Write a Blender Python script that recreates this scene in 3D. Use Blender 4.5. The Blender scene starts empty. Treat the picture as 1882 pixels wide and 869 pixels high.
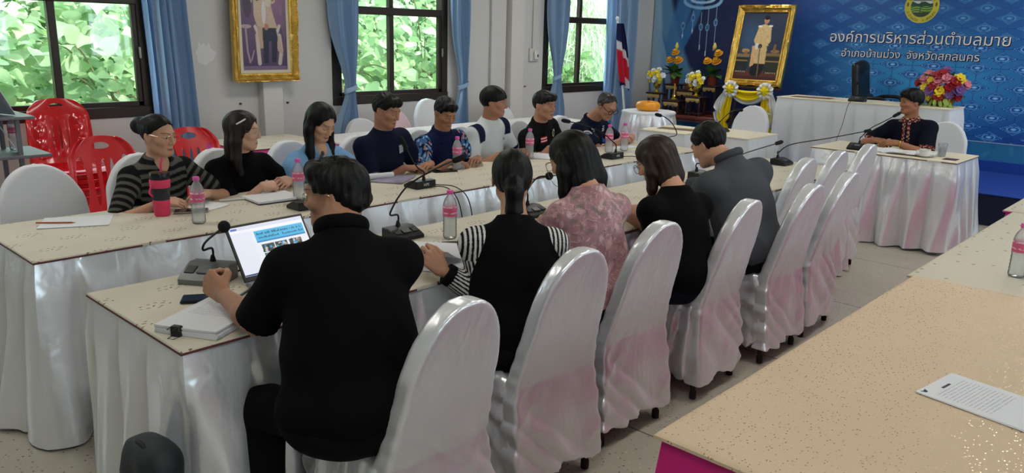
import bpy, bmesh, math, random
import numpy as np
from mathutils import Matrix, Vector

SC = bpy.context.scene
COL = SC.collection
RNG = random.Random(7)

# ---------------------------------------------------------------- camera
CAM_H = 1.65
_R = np.array([[0.68383236, -0.16403228, 0.71096182],
               [-0.72919043, -0.18780815, 0.65803451],
               [0.02558552, -0.96841185, -0.24804006]])
cam_d = bpy.data.cameras.new('camera')
cam_d.sensor_width = 36.0
cam_d.lens = 1462.8 / 1882.0 * 36.0
cam_d.clip_start = 0.05
cam_d.clip_end = 200
cam = bpy.data.objects.new('camera', cam_d)
COL.objects.link(cam)
cam.matrix_world = Matrix(((_R[0, 0], -_R[0, 1], -_R[0, 2], 0), (_R[1, 0], -_R[1, 1], -_R[1, 2], 0),
                           (_R[2, 0], -_R[2, 1], -_R[2, 2], CAM_H), (0, 0, 0, 1)))
SC.camera = cam

# ---------------------------------------------------------------- exposure, sky, sun
SC.view_settings.view_transform = 'Standard'
SC.view_settings.look = 'None'
SC.view_settings.gamma = 1.0
SC.view_settings.use_curve_mapping = False
SC.view_settings.exposure = 0.4
WORLD_STRENGTH = 4.6
SUN_STRENGTH = 5.5
ADDED_LIGHT_STRENGTH = 13.0
world = bpy.data.worlds.new('sky')
SC.world = world
world.use_nodes = True
_bg = world.node_tree.nodes['Background']
_bg.inputs[0].default_value = (0.74, 0.89, 1.0, 1)
_bg.inputs[1].default_value = WORLD_STRENGTH
sun_d = bpy.data.lights.new('sun', 'SUN')
sun_d.energy = SUN_STRENGTH
sun_d.angle = math.radians(4)
sun_d.color = (1.0, 0.97, 0.88)
sun = bpy.data.objects.new('sun', sun_d)
COL.objects.link(sun)
sun.location = (20, -10, 30)
sun.rotation_euler = Vector((-0.45, 0.42, -0.8)).to_track_quat('-Z', 'Y').to_euler()
SC.cycles.max_bounces = 8
SC.cycles.diffuse_bounces = 4
SC.cycles.transparent_max_bounces = 12
SC.cycles.caustics_reflective = False
SC.cycles.caustics_refractive = False
SC.cycles.sample_clamp_indirect = 4.0


def portal(x, y, z, w, h, ry):
    d = bpy.data.lights.new('window_daylight', 'AREA')
    d.shape = 'RECTANGLE'
    d.size = w
    d.size_y = h
    d.cycles.is_portal = True
    o = bpy.data.objects.new('window_daylight', d)
    COL.objects.link(o)
    o.location = (x, y, z)
    o.rotation_euler = ry
    return o


WALL_Y = 6.6      # window wall
WALL_X = 10.0     # backdrop wall
RIGHT_Y = -2.7
REAR_X = -2.6
CEIL = 3.0
WINS = [(1.42, 2.80), (4.52, 6.02), (7.60, 9.10)]   # openings along the window wall
SILL, HEAD = 0.93, 2.45
for a, b in WINS + [(-1.7, -0.3)]:
    portal((a + b) / 2, WALL_Y + 0.02, (SILL + HEAD) / 2, b - a, HEAD - SILL, (math.radians(-90), 0, 0))
RWINS = [(-0.4, 1.2), (2.9, 4.5), (5.6, 7.0), (7.5, 9.6)]
for a, b in RWINS:
    portal((a + b) / 2, RIGHT_Y - 0.02, (SILL + HEAD) / 2, b - a, HEAD - SILL, (math.radians(90), 0, 0))

# ================================================================ materials
def lin(c):
    c = [v / 255.0 for v in c]
    return tuple((v / 12.92 if v <= 0.04045 else ((v + 0.055) / 1.055) ** 2.4) for v in c)


class NT:
    """thin wrapper: builds node expressions"""
    def __init__(s, m):
        s.t = m.node_tree

    def n(s, typ, **kw):
        nd = s.t.nodes.new(typ)
        for k, v in kw.items():
            setattr(nd, k, v)
        return nd

    def put(s, sock, v):
        if isinstance(v, V):
            s.t.links.new(v.s, sock)
        elif hasattr(v, 'is_linked'):
            s.t.links.new(v, sock)
        else:
            if isinstance(v, (tuple, list)) and len(v) == 3 and len(sock.default_value) == 4:
                v = (*v, 1)
            sock.default_value = v

    def math(s, op, *a, clamp=False):
        nd = s.n('ShaderNodeMath', operation=op)
        nd.use_clamp = clamp
        for i, v in enumerate(a):
            s.put(nd.inputs[i], v)
        return V(s, nd.outputs[0])

    def coord(s, which='Object'):
        nd = s.n('ShaderNodeTexCoord')
        return nd.outputs[which]

    def xyz(s, vec):
        nd = s.n('ShaderNodeSeparateXYZ')
        s.put(nd.inputs[0], vec)
        return [V(s, o) for o in nd.outputs]

    def vec(s, x, y, z):
        nd = s.n('ShaderNodeCombineXYZ')
        for i, v in enumerate((x, y, z)):
            s.put(nd.inputs[i], v)
        return nd.outputs[0]

    def noise(s, vec, scale, detail=2, rough=0.5, dist=0):
        nd = s.n('ShaderNodeTexNoise')
        if vec is not None:
            s.put(nd.inputs['Vector'], vec)
        nd.inputs['Scale'].default_value = scale
        nd.inputs['Detail'].default_value = detail
        nd.inputs['Roughness'].default_value = rough
        nd.inputs['Distortion'].default_value = dist
        return V(s, nd.outputs[0])

    def voro(s, vec, scale, out='Distance', feature='F1'):
        nd = s.n('ShaderNodeTexVoronoi', feature=feature)
        s.put(nd.inputs['Vector'], vec)
        nd.inputs['Scale'].default_value = scale
        return V(s, nd.outputs[out])

    def ramp(s, v, stops, interp='LINEAR'):
        nd = s.n('ShaderNodeValToRGB')
        nd.color_ramp.interpolation = interp
        e = nd.color_ramp.elements
        while len(e) < len(stops):
            e.new(0.5)
        for el, (p, c) in zip(e, stops):
            el.position = p
            el.color = (*c, 1)
        s.put(nd.inputs[0], v)
        return nd.outputs[0]

    def mix(s, f, a, b):
        nd = s.n('ShaderNodeMix', data_type='RGBA')
        s.put(nd.inputs[0], f)
        s.put(nd.inputs[6], a)
        s.put(nd.inputs[7], b)
        return nd.outputs[2]

    def scale(s, vec, sx, sy, sz):
        nd = s.n('ShaderNodeMapping')
        s.put(nd.inputs[0], vec)
        nd.inputs['Scale'].default_value = (sx, sy, sz)
        return nd.outputs[0]

    def bump(s, h, strength=0.3, dist=0.01):
        nd = s.n('ShaderNodeBump')
        s.put(nd.inputs['Height'], h)
        nd.inputs['Strength'].default_value = strength
        nd.inputs['Distance'].default_value = dist
        return nd.outputs[0]


class V:
    def __init__(s, t, sock):
        s.t, s.s = t, sock

    def __add__(s, o): return s.t.math('ADD', s, o)
    __radd__ = __add__
    def __sub__(s, o): return s.t.math('SUBTRACT', s, o)
    def __rsub__(s, o): return s.t.math('SUBTRACT', o, s)
    def __mul__(s, o): return s.t.math('MULTIPLY', s, o)
    __rmul__ = __mul__
    def __truediv__(s, o): return s.t.math('DIVIDE', s, o)
    def abs(s): return s.t.math('ABSOLUTE', s)
    def fract(s): return s.t.math('FRACT', s)
    def floor(s): return s.t.math('FLOOR', s)
    def sin(s): return s.t.math('SINE', s)
    def lt(s, o): return s.t.math('LESS_THAN', s, o)
    def gt(s, o): return s.t.math('GREATER_THAN', s, o)
    def max(s, o): return s.t.math('MAXIMUM', s, o)
    def min(s, o): return s.t.math('MINIMUM', s, o)
    def clamp(s): return s.t.math('ADD', s, 0.0, clamp=True)


MATS = {}


def mat(name, col=(200, 200, 200), rough=0.5, metal=0.0, spec=0.5, attr=None, noise=None, bump=None,
        coat=0.0, sheen=0.0, emit=None, trans=0.0, ior=1.45, sss=0.0):
    """noise=(scale, amount) colour mottling; bump=(scale, strength, dist, (sx,sy,sz))"""
    if name in MATS:
        return MATS[name]
    m = bpy.data.materials.new(name)
    m.use_nodes = True
    T = NT(m)
    b = m.node_tree.nodes['Principled BSDF']
    T.b = b
    b.inputs['Roughness'].default_value = rough
    b.inputs['Metallic'].default_value = metal
    b.inputs['Specular IOR Level'].default_value = spec
    b.inputs['IOR'].default_value = ior
    b.inputs['Coat Weight'].default_value = coat
    b.inputs['Sheen Weight'].default_value = sheen
    b.inputs['Transmission Weight'].default_value = trans
    if sss:
        b.inputs['Subsurface Weight'].default_value = sss
        b.inputs['Subsurface Radius'].default_value = (0.012, 0.005, 0.003)
        b.inputs['Subsurface Scale'].default_value = 0.6
    base = lin(col)
    b.inputs['Base Color'].default_value = (*base, 1)
    src = None
    if attr:
        nd = T.n('ShaderNodeVertexColor')
        nd.layer_name = attr
        src = nd.outputs[0]
        T.put(b.inputs['Base Color'], src)
    if noise:
        f = T.noise(T.coord(), noise[0], 4)
        f = ((f - 0.5) * (2 * noise[1]) + 1.0)
        mul = T.n('ShaderNodeVectorMath', operation='SCALE')
        if src is None:
            mul.inputs[0].default_value = base
        else:
            T.put(mul.inputs[0], src)
        T.put(mul.inputs['Scale'], f)
        T.put(b.inputs['Base Color'], mul.outputs[0])
    if bump:
        sc, st, di = bump[:3]
        vec = T.coord()
        if len(bump) > 3:
            vec = T.scale(vec, *bump[3])
        T.put(b.inputs['Normal'], T.bump(T.noise(vec, sc, 3, 0.55, 0.4), st, di))
    if emit:
        b.inputs['Emission Color'].default_value = (*lin(emit[0]), 1)
        b.inputs['Emission Strength'].default_value = emit[1]
    MATS[name] = m
    m['T'] = 0
    return m


def nodes_of(m):
    T = NT(m)
    T.b = m.node_tree.nodes['Principled BSDF']
    return T


# ================================================================ objects
def put(name, V_, F_, m=None, parent=None, smooth=True, idx=None, cols=None, sharp=None):
    me = bpy.data.meshes.new(name)
    V_ = np.asarray(V_, dtype=np.float32)
    if isinstance(F_, np.ndarray) and F_.ndim == 2:
        n = F_.shape[1]
        me.vertices.add(len(V_))
        me.vertices.foreach_set('co', V_.ravel())
        me.loops.add(F_.size)
        me.loops.foreach_set('vertex_index', F_.astype(np.int32).ravel())
        me.polygons.add(len(F_))
        me.polygons.foreach_set('loop_start', np.arange(0, F_.size, n, dtype=np.int32))
        me.polygons.foreach_set('loop_total', np.full(len(F_), n, dtype=np.int32))
        me.update(calc_edges=True)
    else:
        me.from_pydata([tuple(v) for v in V_], [], [tuple(f) for f in F_])
        me.update()
    ms = m if isinstance(m, (list, tuple)) else [m]
    for q in ms:
        if q is not None:
            me.materials.append(q)
    if idx is not None:
        me.polygons.foreach_set('material_index', np.asarray(idx, dtype=np.int32))
    if smooth:
        me.polygons.foreach_set('use_smooth', np.ones(len(me.polygons), dtype=bool))
        if sharp:
            me.set_sharp_from_angle(angle=math.radians(sharp))
    if cols is not None:
        a = me.color_attributes.new('Col', 'FLOAT_COLOR', 'POINT')
        c4 = np.ones((len(V_), 4), dtype=np.float32)
        c4[:, :3] = cols
        a.data.foreach_set('color', c4.ravel())
    me.validate()
    o = bpy.data.objects.new(name, me)
    COL.objects.link(o)
    if parent is not None:
        o.parent = parent
        o.matrix_parent_inverse = parent.matrix_basis.inverted()
    return o


def tag(o, label=None, cat=None, group=None, kind=None):
    if label: o['label'] = label
    if cat: o['category'] = cat
    if group: o['group'] = group
    if kind: o['kind'] = kind
    return o


def thing(name, loc, label, cat, group=None, rz=0.0):
    o = bpy.data.objects.new(name, None)
    o.empty_display_size = 0.1
    COL.objects.link(o)
    o.location = loc
    o.rotation_euler = (0, 0, rz)
    o.matrix_basis = Matrix.LocRotScale(Vector(loc), Matrix.Rotation(rz, 3, 'Z'), None)
    return tag(o, label, cat, group)


def local(o):
    """a part of thing `o` whose mesh is already written in the thing's own coordinates"""
    o.matrix_parent_inverse = Matrix.Identity(4)
    return o


def dup(root, loc, rz=0.0, label=None, group=None, sc=None):
    r = root.copy()
    COL.objects.link(r)
    r.location = loc
    r.rotation_euler = (0, 0, rz)
    if sc: r.scale = sc
    if label: r['label'] = label
    if group: r['group'] = group
    for ch in list(root.children):
        c = ch.copy()
        COL.objects.link(c)
        c.parent = r
        c.matrix_parent_inverse = Matrix.Identity(4)
        for g in list(ch.children):
            d = g.copy()
            COL.objects.link(d)
            d.parent = c
            d.matrix_parent_inverse = Matrix.Identity(4)
    return r


def struct(o):
    o['kind'] = 'structure'
    return o


class MB:
    """collects shapes into one mesh"""
    def __init__(s):
        s.v, s.f, s.i = [], [], []
        s.n = 0
        s.mi = 0

    def add(s, v, f):
        v = np.asarray(v, dtype=float)
        s.v.append(v)
        for q in f:
            s.f.append(tuple(int(k) + s.n for k in q))
            s.i.append(s.mi)
        s.n += len(v)
        return s

    def box(s, c, size, bev=0.0, R=None):
        hx, hy, hz = [q / 2 for q in size]
        bev = min(bev, hx * 0.9, hy * 0.9, hz * 0.9)
        if bev <= 0:
            v = [(x, y, z) for x in (-hx, hx) for y in (-hy, hy) for z in (-hz, hz)]
            f = [(0, 1, 3, 2), (4, 6, 7, 5), (0, 4, 5, 1), (2, 3, 7, 6), (0, 2, 6, 4), (1, 5, 7, 3)]
        else:
            v, ix = [], {}
            for x in (-1, 1):
                for y in (-1, 1):
                    for z in (-1, 1):
                        for ax in range(3):
                            p = [x * (hx - bev), y * (hy - bev), z * (hz - bev)]
                            p[ax] = (x, y, z)[ax] * (hx, hy, hz)[ax]
                            ix[(x, y, z, ax)] = len(v)
                            v.append(p)
            f = []
            for ax in range(3):
                for sg in (-1, 1):
                    o = [a for a in range(3) if a != ax]
                    q = []
                    for a, b in ((-1, -1), (1, -1), (1, 1), (-1, 1)):
                        k = [0, 0, 0]
                        k[ax] = sg; k[o[0]] = a; k[o[1]] = b
                        q.append(ix[(*k, ax)])
                    if (sg > 0) == (ax == 1): q.reverse()
                    f.append(q)
            for ax in range(3):
                o = [a for a in range(3) if a != ax]
                for a in (-1, 1):
                    for b in (-1, 1):
                        k0 = [0, 0, 0]; k1 = [0, 0, 0]
                        k0[ax] = -1; k1[ax] = 1
                        k0[o[0]] = k1[o[0]] = a
                        k0[o[1]] = k1[o[1]] = b
                        q = [ix[(*k0, o[0])], ix[(*k1, o[0])], ix[(*k1, o[1])], ix[(*k0, o[1])]]
                        if (a * b > 0) == (ax != 1): q.reverse()
                        f.append(q)
            for x in (-1, 1):
                for y in (-1, 1):
                    for z in (-1, 1):
                        q = [ix[(x, y, z, a)] for a in range(3)]
                        if x * y * z < 0: q.reverse()
                        f.append(q)
        v = np.array(v)
        if R is not None: v = v @ np.asarray(R).T
        return s.add(v + np.array(c), f)

    def tube(s, pts, r, seg=8, cap=True, closed=False):
        pts = np.array(pts, dtype=float)
        n = len(pts)
        r = np.broadcast_to(np.asarray(r, dtype=float), (n,))
        if closed:
            tan = np.roll(pts, -1, 0) - np.roll(pts, 1, 0)
        else:
            tan = np.gradient(pts, axis=0)
        tan /= np.linalg.norm(tan, axis=1)[:, None] + 1e-12
        up = np.array([0, 0, 1.0]) if abs(tan[0, 2]) < 0.9 else np.array([1.0, 0, 0])
        nrm = np.cross(tan[0], up); nrm /= np.linalg.norm(nrm)
        V_ = []
        for i in range(n):
            nrm = nrm - tan[i] * np.dot(nrm, tan[i]); nrm /= np.linalg.norm(nrm) + 1e-12
            bi = np.cross(tan[i], nrm)
            for k in range(seg):
                a = 2 * math.pi * k / seg
                V_.append(pts[i] + r[i] * (math.cos(a) * nrm + math.sin(a) * bi))
        F = []
        m = n if closed else n - 1
        for i in range(m):
            j = (i + 1) % n
            for k in range(seg):
                k2 = (k + 1) % seg
                F.append((i * seg + k, i * seg + k2, j * seg + k2, j * seg + k))
        if cap and not closed:
            F.append(tuple(range(seg - 1, -1, -1)))
            F.append(tuple((n - 1) * seg + k for k in range(seg)))
        return s.add(V_, F)

    def lathe(s, prof, c=(0, 0, 0), seg=20, R=None, sy=1.0):
        V_, F = [], []
        for (r, z) in prof:
            for k in range(seg):
                a = 2 * math.pi * k / seg
                V_.append((r * math.cos(a), r * math.sin(a) * sy, z))
        for i in range(len(prof) - 1):
            for k in range(seg):
                k2 = (k + 1) % seg
                F.append((i * seg + k, i * seg + k2, (i + 1) * seg + k2, (i + 1) * seg + k))
        if prof[0][0] > 1e-4: F.append(tuple(range(seg - 1, -1, -1)))
        if prof[-1][0] > 1e-4: F.append(tuple((len(prof) - 1) * seg + k for k in range(seg)))
        V_ = np.array(V_)
        if R is not None: V_ = V_ @ np.asarray(R).T
        return s.add(V_ + np.array(c), F)

    def ell(s, c, r, seg=14, rings=9, R=None):
        prof = [(math.sin(math.pi * i / rings), -math.cos(math.pi * i / rings)) for i in range(rings + 1)]
        V_ = []
        for (q, z) in prof:
            for k in range(seg):
                a = 2 * math.pi * k / seg
                V_.append((q * math.cos(a) * r[0], q * math.sin(a) * r[1], z * r[2]))
        F = []
        for i in range(rings):
            for k in range(seg):
                k2 = (k + 1) % seg
                F.append((i * seg + k, i * seg + k2, (i + 1) * seg + k2, (i + 1) * seg + k))
        V_ = np.array(V_)
        if R is not None: V_ = V_ @ np.asarray(R).T
        return s.add(V_ + np.array(c), F)

    def grid(s, P, closeu=False, closev=False, flip=False):
        """P: array (nu, nv, 3)"""
        nu, nv = P.shape[:2]
        F = []
        for i in range(nu if closeu else nu - 1):
            for j in range(nv if closev else nv - 1):
                a, b = i * nv + j, ((i + 1) % nu) * nv + j
                c, d = ((i + 1) % nu) * nv + (j + 1) % nv, i * nv + (j + 1) % nv
                F.append((a, d, c, b) if flip else (a, b, c, d))
        return s.add(P.reshape(-1, 3), F)

    def build(s, name, m, parent=None, smooth=True, sharp=40, cols=None):
        return put(name, np.concatenate(s.v), s.f, m, parent, smooth, s.i, cols, sharp)


def rotm(rx=0, ry=0, rz=0):
    return np.array(Matrix.Rotation(math.radians(rz), 3, 'Z') @ Matrix.Rotation(math.radians(ry), 3, 'Y') @ Matrix.Rotation(math.radians(rx), 3, 'X'))


def nz(v):
    v = np.asarray(v, dtype=float)
    return v / (np.linalg.norm(v) + 1e-12)


def bez(p, n=16):
    """smooth curve through points (Catmull-Rom)"""
    p = np.array(p, dtype=float)
    q = np.vstack([2 * p[0] - p[1], p, 2 * p[-1] - p[-2]])
    out = []
    for i in range(1, len(q) - 2):
        for t in np.linspace(0, 1, n, endpoint=False):
            a, b, c, d = q[i - 1], q[i], q[i + 1], q[i + 2]
            out.append(0.5 * (2 * b + (c - a) * t + (2 * a - 5 * b + 4 * c - d) * t * t + (3 * b - a - 3 * c + d) * t ** 3))
    out.append(p[-1])
    return np.array(out)


def fill_outlines(me):
    """fill glyph outlines one contour at a time, so that overlapping strokes stay solid"""
    nb = {}
    for e in me.edges:
        a, b = e.vertices
        nb.setdefault(a, []).append(b); nb.setdefault(b, []).append(a)
    seen, loops = set(), []
    for st in nb:
        if st in seen: continue
        lp, cur, prev = [], st, None
        while cur not in seen:
            seen.add(cur); lp.append(cur)
            nx = [q for q in nb[cur] if q != prev and q not in seen]
            prev = cur
            if not nx: break
            cur = nx[0]
        if len(lp) > 2: loops.append([me.vertices[k].co.copy() for k in lp])

    def inside(p, L):
        c = False
        for i in range(len(L)):
            a, b = L[i], L[i - 1]
            if (a.y > p.y) != (b.y > p.y) and p.x < (b.x - a.x) * (p.y - a.y) / (b.y - a.y) + a.x: c = not c
        return c

    def area(L): return sum(L[i - 1].x * L[i].y - L[i].x * L[i - 1].y for i in range(len(L))) / 2
    from mathutils.geometry import tessellate_polygon
    ar = [area(L) for L in loops]
    sgn = math.copysign(1, max(ar, key=abs)) if ar else 1
    V_, F = [], []
    for L, A in zip(loops, ar):
        if A * sgn <= 0: continue
        hs = [H for H, B in zip(loops, ar) if B * sgn < 0 and inside(H[0], L) and abs(B) < abs(A)]
        tri = tessellate_polygon([L] + hs)
        pts = L + [q for H in hs for q in H]
        o = len(V_)
        V_ += [tuple(q) for q in pts]
        for t in tri:
            a, b, c = (pts[k] for k in t)
            n = (b - a).cross(c - a).z
            F.append(tuple(o + k for k in (t if n > 0 else t[::-1])))
    r = bpy.data.meshes.new('letters')
    r.from_pydata(V_, [], F)
    r.update()
    return r


def text(name, s, size, m, loc, R, parent=None, align='CENTER', ext=0.0):
    cu = bpy.data.curves.new(name, 'FONT')
    cu.body = s
    cu.size = size
    cu.align_x = align
    cu.fill_mode = 'NONE'
    o = bpy.data.objects.new(name, cu)
    COL.objects.link(o)
    dg = bpy.context.evaluated_depsgraph_get()
    me = fill_outlines(bpy.data.meshes.new_from_object(o.evaluated_get(dg)))
    COL.objects.unlink(o)
    bpy.data.objects.remove(o)
    me.name = name
    me.materials.clear()
    me.materials.append(m)
    R = Matrix(R) if not isinstance(R, Matrix) else R
    me.transform(Matrix.Translation(Vector(loc)) @ R.to_4x4())
    r = bpy.data.objects.new(name, me)
    COL.objects.link(r)
    if parent is not None:
        r.parent = parent
        r.matrix_parent_inverse = parent.matrix_basis.inverted()
    return r
# ================================================================ implicit surfaces (bodies, clothes, covers)
I3 = np.eye(3)


def smin(a, b, k):
    if k <= 0: return np.minimum(a, b)
    h = np.maximum(k - np.abs(a - b), 0) / k
    return np.minimum(a, b) - h * h * k * 0.25


class SDF:
    def __init__(s):
        s.p = []
        s.disp = None

    def fn(s, f, lo, hi, k=0.01, op='u', fr=None):
        o, R = fr if fr is not None else (np.zeros(3), I3)
        c = np.array([[x, y, z] for x in (lo[0], hi[0]) for y in (lo[1], hi[1]) for z in (lo[2], hi[2])], dtype=float)
        w = c @ R.T + o
        s.p.append((f, w.min(0), w.max(0), k, op, np.array(o, dtype=float), R))
        return s

    def e(s, c, r, k=0.01, op='u', fr=None, R=None):
        c = np.array(c, dtype=float); r = np.array(r, dtype=float)

        def f(X, Y, Z):
            x, y, z = X - c[0], Y - c[1], Z - c[2]
            if R is not None:
                x, y, z = (x * R[0, 0] + y * R[1, 0] + z * R[2, 0], x * R[0, 1] + y * R[1, 1] + z * R[2, 1],
                           x * R[0, 2] + y * R[1, 2] + z * R[2, 2])
            k0 = np.sqrt((x / r[0]) ** 2 + (y / r[1]) ** 2 + (z / r[2]) ** 2)
            k1 = np.sqrt((x / r[0] ** 2) ** 2 + (y / r[1] ** 2) ** 2 + (z / r[2] ** 2) ** 2) + 1e-6
            return k0 * (k0 - 1) / k1
        m = r.max() if R is not None else r
        return s.fn(f, c - m, c + m, k, op, fr)

    def c(s, a, b, ra, rb=None, k=0.01, op='u', fr=None, cut=None, cutlo=None):
        """tapered capsule a->b; cut: fraction where it ends flat"""
        a = np.array(a, dtype=float); b = np.array(b, dtype=float)
        rb = ra if rb is None else rb
        d = b - a
        dd = max(d @ d, 1e-9)
        L = math.sqrt(dd)

        def f(X, Y, Z):
            x, y, z = X - a[0], Y - a[1], Z - a[2]
            t = (x * d[0] + y * d[1] + z * d[2]) / dd
            h = np.clip(t, 0, 1)
            q = np.sqrt((x - d[0] * h) ** 2 + (y - d[1] * h) ** 2 + (z - d[2] * h) ** 2) - (ra + (rb - ra) * h)
            if cut is not None: q = np.maximum(q, (t - cut) * L)
            if cutlo is not None: q = np.maximum(q, (cutlo - t) * L)
            return q
        m = max(ra, rb)
        return s.fn(f, np.minimum(a, b) - m, np.maximum(a, b) + m, k, op, fr)

    def box(s, c, h, rd=0.01, k=0.01, op='u', fr=None):
        c = np.array(c, dtype=float); h = np.array(h, dtype=float) - rd

        def f(X, Y, Z):
            x, y, z = np.abs(X - c[0]) - h[0], np.abs(Y - c[1]) - h[1], np.abs(Z - c[2]) - h[2]
            return np.sqrt(np.maximum(x, 0) ** 2 + np.maximum(y, 0) ** 2 + np.maximum(z, 0) ** 2) + \
                np.minimum(np.maximum(x, np.maximum(y, z)), 0) - rd
        return s.fn(f, c - h - rd, c + h + rd, k, op, fr)

    def torus(s, c, R_, r, k=0.01, op='u', fr=None, n=I3):
        c = np.array(c, dtype=float)

        def f(X, Y, Z):
            x, y, z = X - c[0], Y - c[1], Z - c[2]
            x, y, z = (x * n[0, 0] + y * n[1, 0] + z * n[2, 0], x * n[0, 1] + y * n[1, 1] + z * n[2, 1],
                       x * n[0, 2] + y * n[1, 2] + z * n[2, 2])
            return np.sqrt((np.sqrt(x * x + y * y) - R_) ** 2 + (z * 0.6) ** 2) - r
        m = R_ + r * 2
        return s.fn(f, c - m, c + m, k, op, fr)

    def bounds(s):
        lo = np.min([p[1] for p in s.p if p[4] == 'u'], 0)
        hi = np.max([p[2] for p in s.p if p[4] == 'u'], 0)
        return lo, hi

    def field(s, lo, hi, h):
        n = np.ceil((hi - lo) / h).astype(int) + 1
        F = np.full(n, 0.5, dtype=np.float32)
        ax = [(lo[i] + h * np.arange(n[i])).astype(np.float32) for i in range(3)]
        for f, a, b, k, op, o, R in s.p:
            pad = k + 2.5 * h + 0.004
            i0 = np.maximum(np.floor((a - pad - lo) / h).astype(int), 0)
            i1 = np.minimum(np.ceil((b + pad - lo) / h).astype(int) + 1, n)
            if (i1 <= i0).any(): continue
            sl = tuple(slice(i0[q], i1[q]) for q in range(3))
            X, Y, Z = ax[0][sl[0]][:, None, None] - o[0], ax[1][sl[1]][None, :, None] - o[1], ax[2][sl[2]][None, None, :] - o[2]
            if R is not I3:
                X, Y, Z = (X * R[0, 0] + Y * R[1, 0] + Z * R[2, 0], X * R[0, 1] + Y * R[1, 1] + Z * R[2, 1],
                           X * R[0, 2] + Y * R[1, 2] + Z * R[2, 2])
            d = f(X, Y, Z)
            if op == 'u': F[sl] = smin(F[sl], d, k)
            elif op == 's': F[sl] = -smin(-F[sl], d, k)
        for f, a, b, k, op, o, R in s.p:
            if op != 'i': continue
            X, Y, Z = ax[0][:, None, None] - o[0], ax[1][None, :, None] - o[1], ax[2][None, None, :] - o[2]
            F = -smin(-F, -f(X, Y, Z), k)
        if s.disp is not None:
            m = np.abs(F) < 0.03
            ii = np.nonzero(m)
            F[ii] += s.disp(ax[0][ii[0]], ax[1][ii[1]], ax[2][ii[2]])
        return F

    def mesh(s, h, lo=None, hi=None, boxes=()):
        """boxes: (lo, hi, h) regions polygonised finer"""
        if lo is None: lo, hi = s.bounds()
        pad = 3 * h + 0.01
        lo, hi = np.array(lo) - pad, np.array(hi) + pad
        Vs, Fs, n = [], [], 0
        v, f = nets(s.field(lo, hi, h), lo, h)
        if len(boxes):
            c = v[f].mean(1)
            keep = np.ones(len(f), bool)
            for a, b, q in boxes:
                keep &= ~((c > a + 0.4 * h) & (c < b - 0.4 * h)).all(1)
            f = f[keep]
        Vs.append(v); Fs.append(f); n += len(v)
        done = []
        for a, b, q in boxes:
            a, b = np.array(a), np.array(b)
            v, f = nets(s.field(a - 3 * q, b + 3 * q, q), a - 3 * q, q)
            if len(f) == 0: continue
            c = v[f].mean(1)
            keep = ((c > a - q) & (c < b + q)).all(1)
            for a2, b2, q2 in done:
                keep &= ~((c > a2) & (c < b2)).all(1)
            f = f[keep]
            done.append((a, b, q))
            Vs.append(v); Fs.append(f + n); n += len(v)
        v, f = np.concatenate(Vs), np.concatenate(Fs)
        used = np.zeros(len(v), bool); used[f.ravel()] = True
        m = np.cumsum(used) - 1
        return v[used], m[f]


def nets(F, lo, h):
    S = F < 0
    nx, ny, nz_ = F.shape
    cs = np.zeros((nx - 1, ny - 1, nz_ - 1), np.int8)
    for i in (0, 1):
        for j in (0, 1):
            for k in (0, 1):
                cs += S[i:nx - 1 + i, j:ny - 1 + j, k:nz_ - 1 + k]
    act = (cs > 0) & (cs < 8)
    ijk = np.array(np.nonzero(act)).T
    if len(ijk) == 0: return np.zeros((0, 3)), np.zeros((0, 4), int)
    idx = np.full(act.shape, -1, np.int32)
    idx[act] = np.arange(len(ijk))
    acc = np.zeros((len(ijk), 3)); cnt = np.zeros(len(ijk))
    I, J, K = ijk.T
    for ax in range(3):
        o = [a for a in range(3) if a != ax]
        for a in (0, 1):
            for b in (0, 1):
                p = [0, 0, 0]; p[o[0]] = a; p[o[1]] = b
                q = list(p); q[ax] = 1
                f0 = F[I + p[0], J + p[1], K + p[2]]; f1 = F[I + q[0], J + q[1], K + q[2]]
                c = (f0 < 0) != (f1 < 0)
                t = np.where(c, f0 / np.where(c, f0 - f1, 1), 0)
                pt = np.array(p)[None, :].repeat(len(ijk), 0).astype(float)
                pt[:, ax] = t
                acc += pt * c[:, None]; cnt += c
    v = lo + h * (ijk + acc / cnt[:, None])
    faces = []
    for ax in range(3):
        o = [(1, 2), (2, 0), (0, 1)][ax]
        sl0 = [slice(1, None)] * 3; sl1 = [slice(1, None)] * 3
        sl0[ax] = slice(0, -1); sl1[ax] = slice(1, None)
        A, B = S[tuple(sl0)], S[tuple(sl1)]
        e = np.array(np.nonzero(A != B)).T
        if len(e) == 0: continue
        g = e.copy()
        for q in range(3):
            if q != ax: g[:, q] += 1
        ok = (g[:, o[0]] < act.shape[o[0]]) & (g[:, o[1]] < act.shape[o[1]])
        e, g = e[ok], g[ok]
        qd = []
        for da, db in ((-1, -1), (0, -1), (0, 0), (-1, 0)):
            w = g.copy(); w[:, o[0]] += da; w[:, o[1]] += db
            qd.append(idx[w[:, 0], w[:, 1], w[:, 2]])
        qd = np.array(qd).T
        inside = S[g[:, 0], g[:, 1], g[:, 2]]
        qd[~inside] = qd[~inside][:, ::-1]
        faces.append(qd)
    f = np.concatenate(faces)
    f = f[(f >= 0).all(1)]
    return v, f


def folds(amp, f=14.0, seed=0.0, zs=0.5):
    def d(X, Y, Z):
        a = np.sin(X * f + 2.1 * np.sin(Y * f * 0.7 + seed) + seed * 3) + np.sin(Y * f * 1.3 + 1.7 * np.sin(Z * f * 0.8 + seed) + 1.3 * seed)
        b = np.sin((Z * zs + X * 0.5 - Y * 0.4) * f * 2.3 + 1.5 * np.sin((X + Y) * f * 0.9 + seed))
        return amp * (0.5 * a + 0.9 * np.abs(b) - 0.6)
    return d


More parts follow.
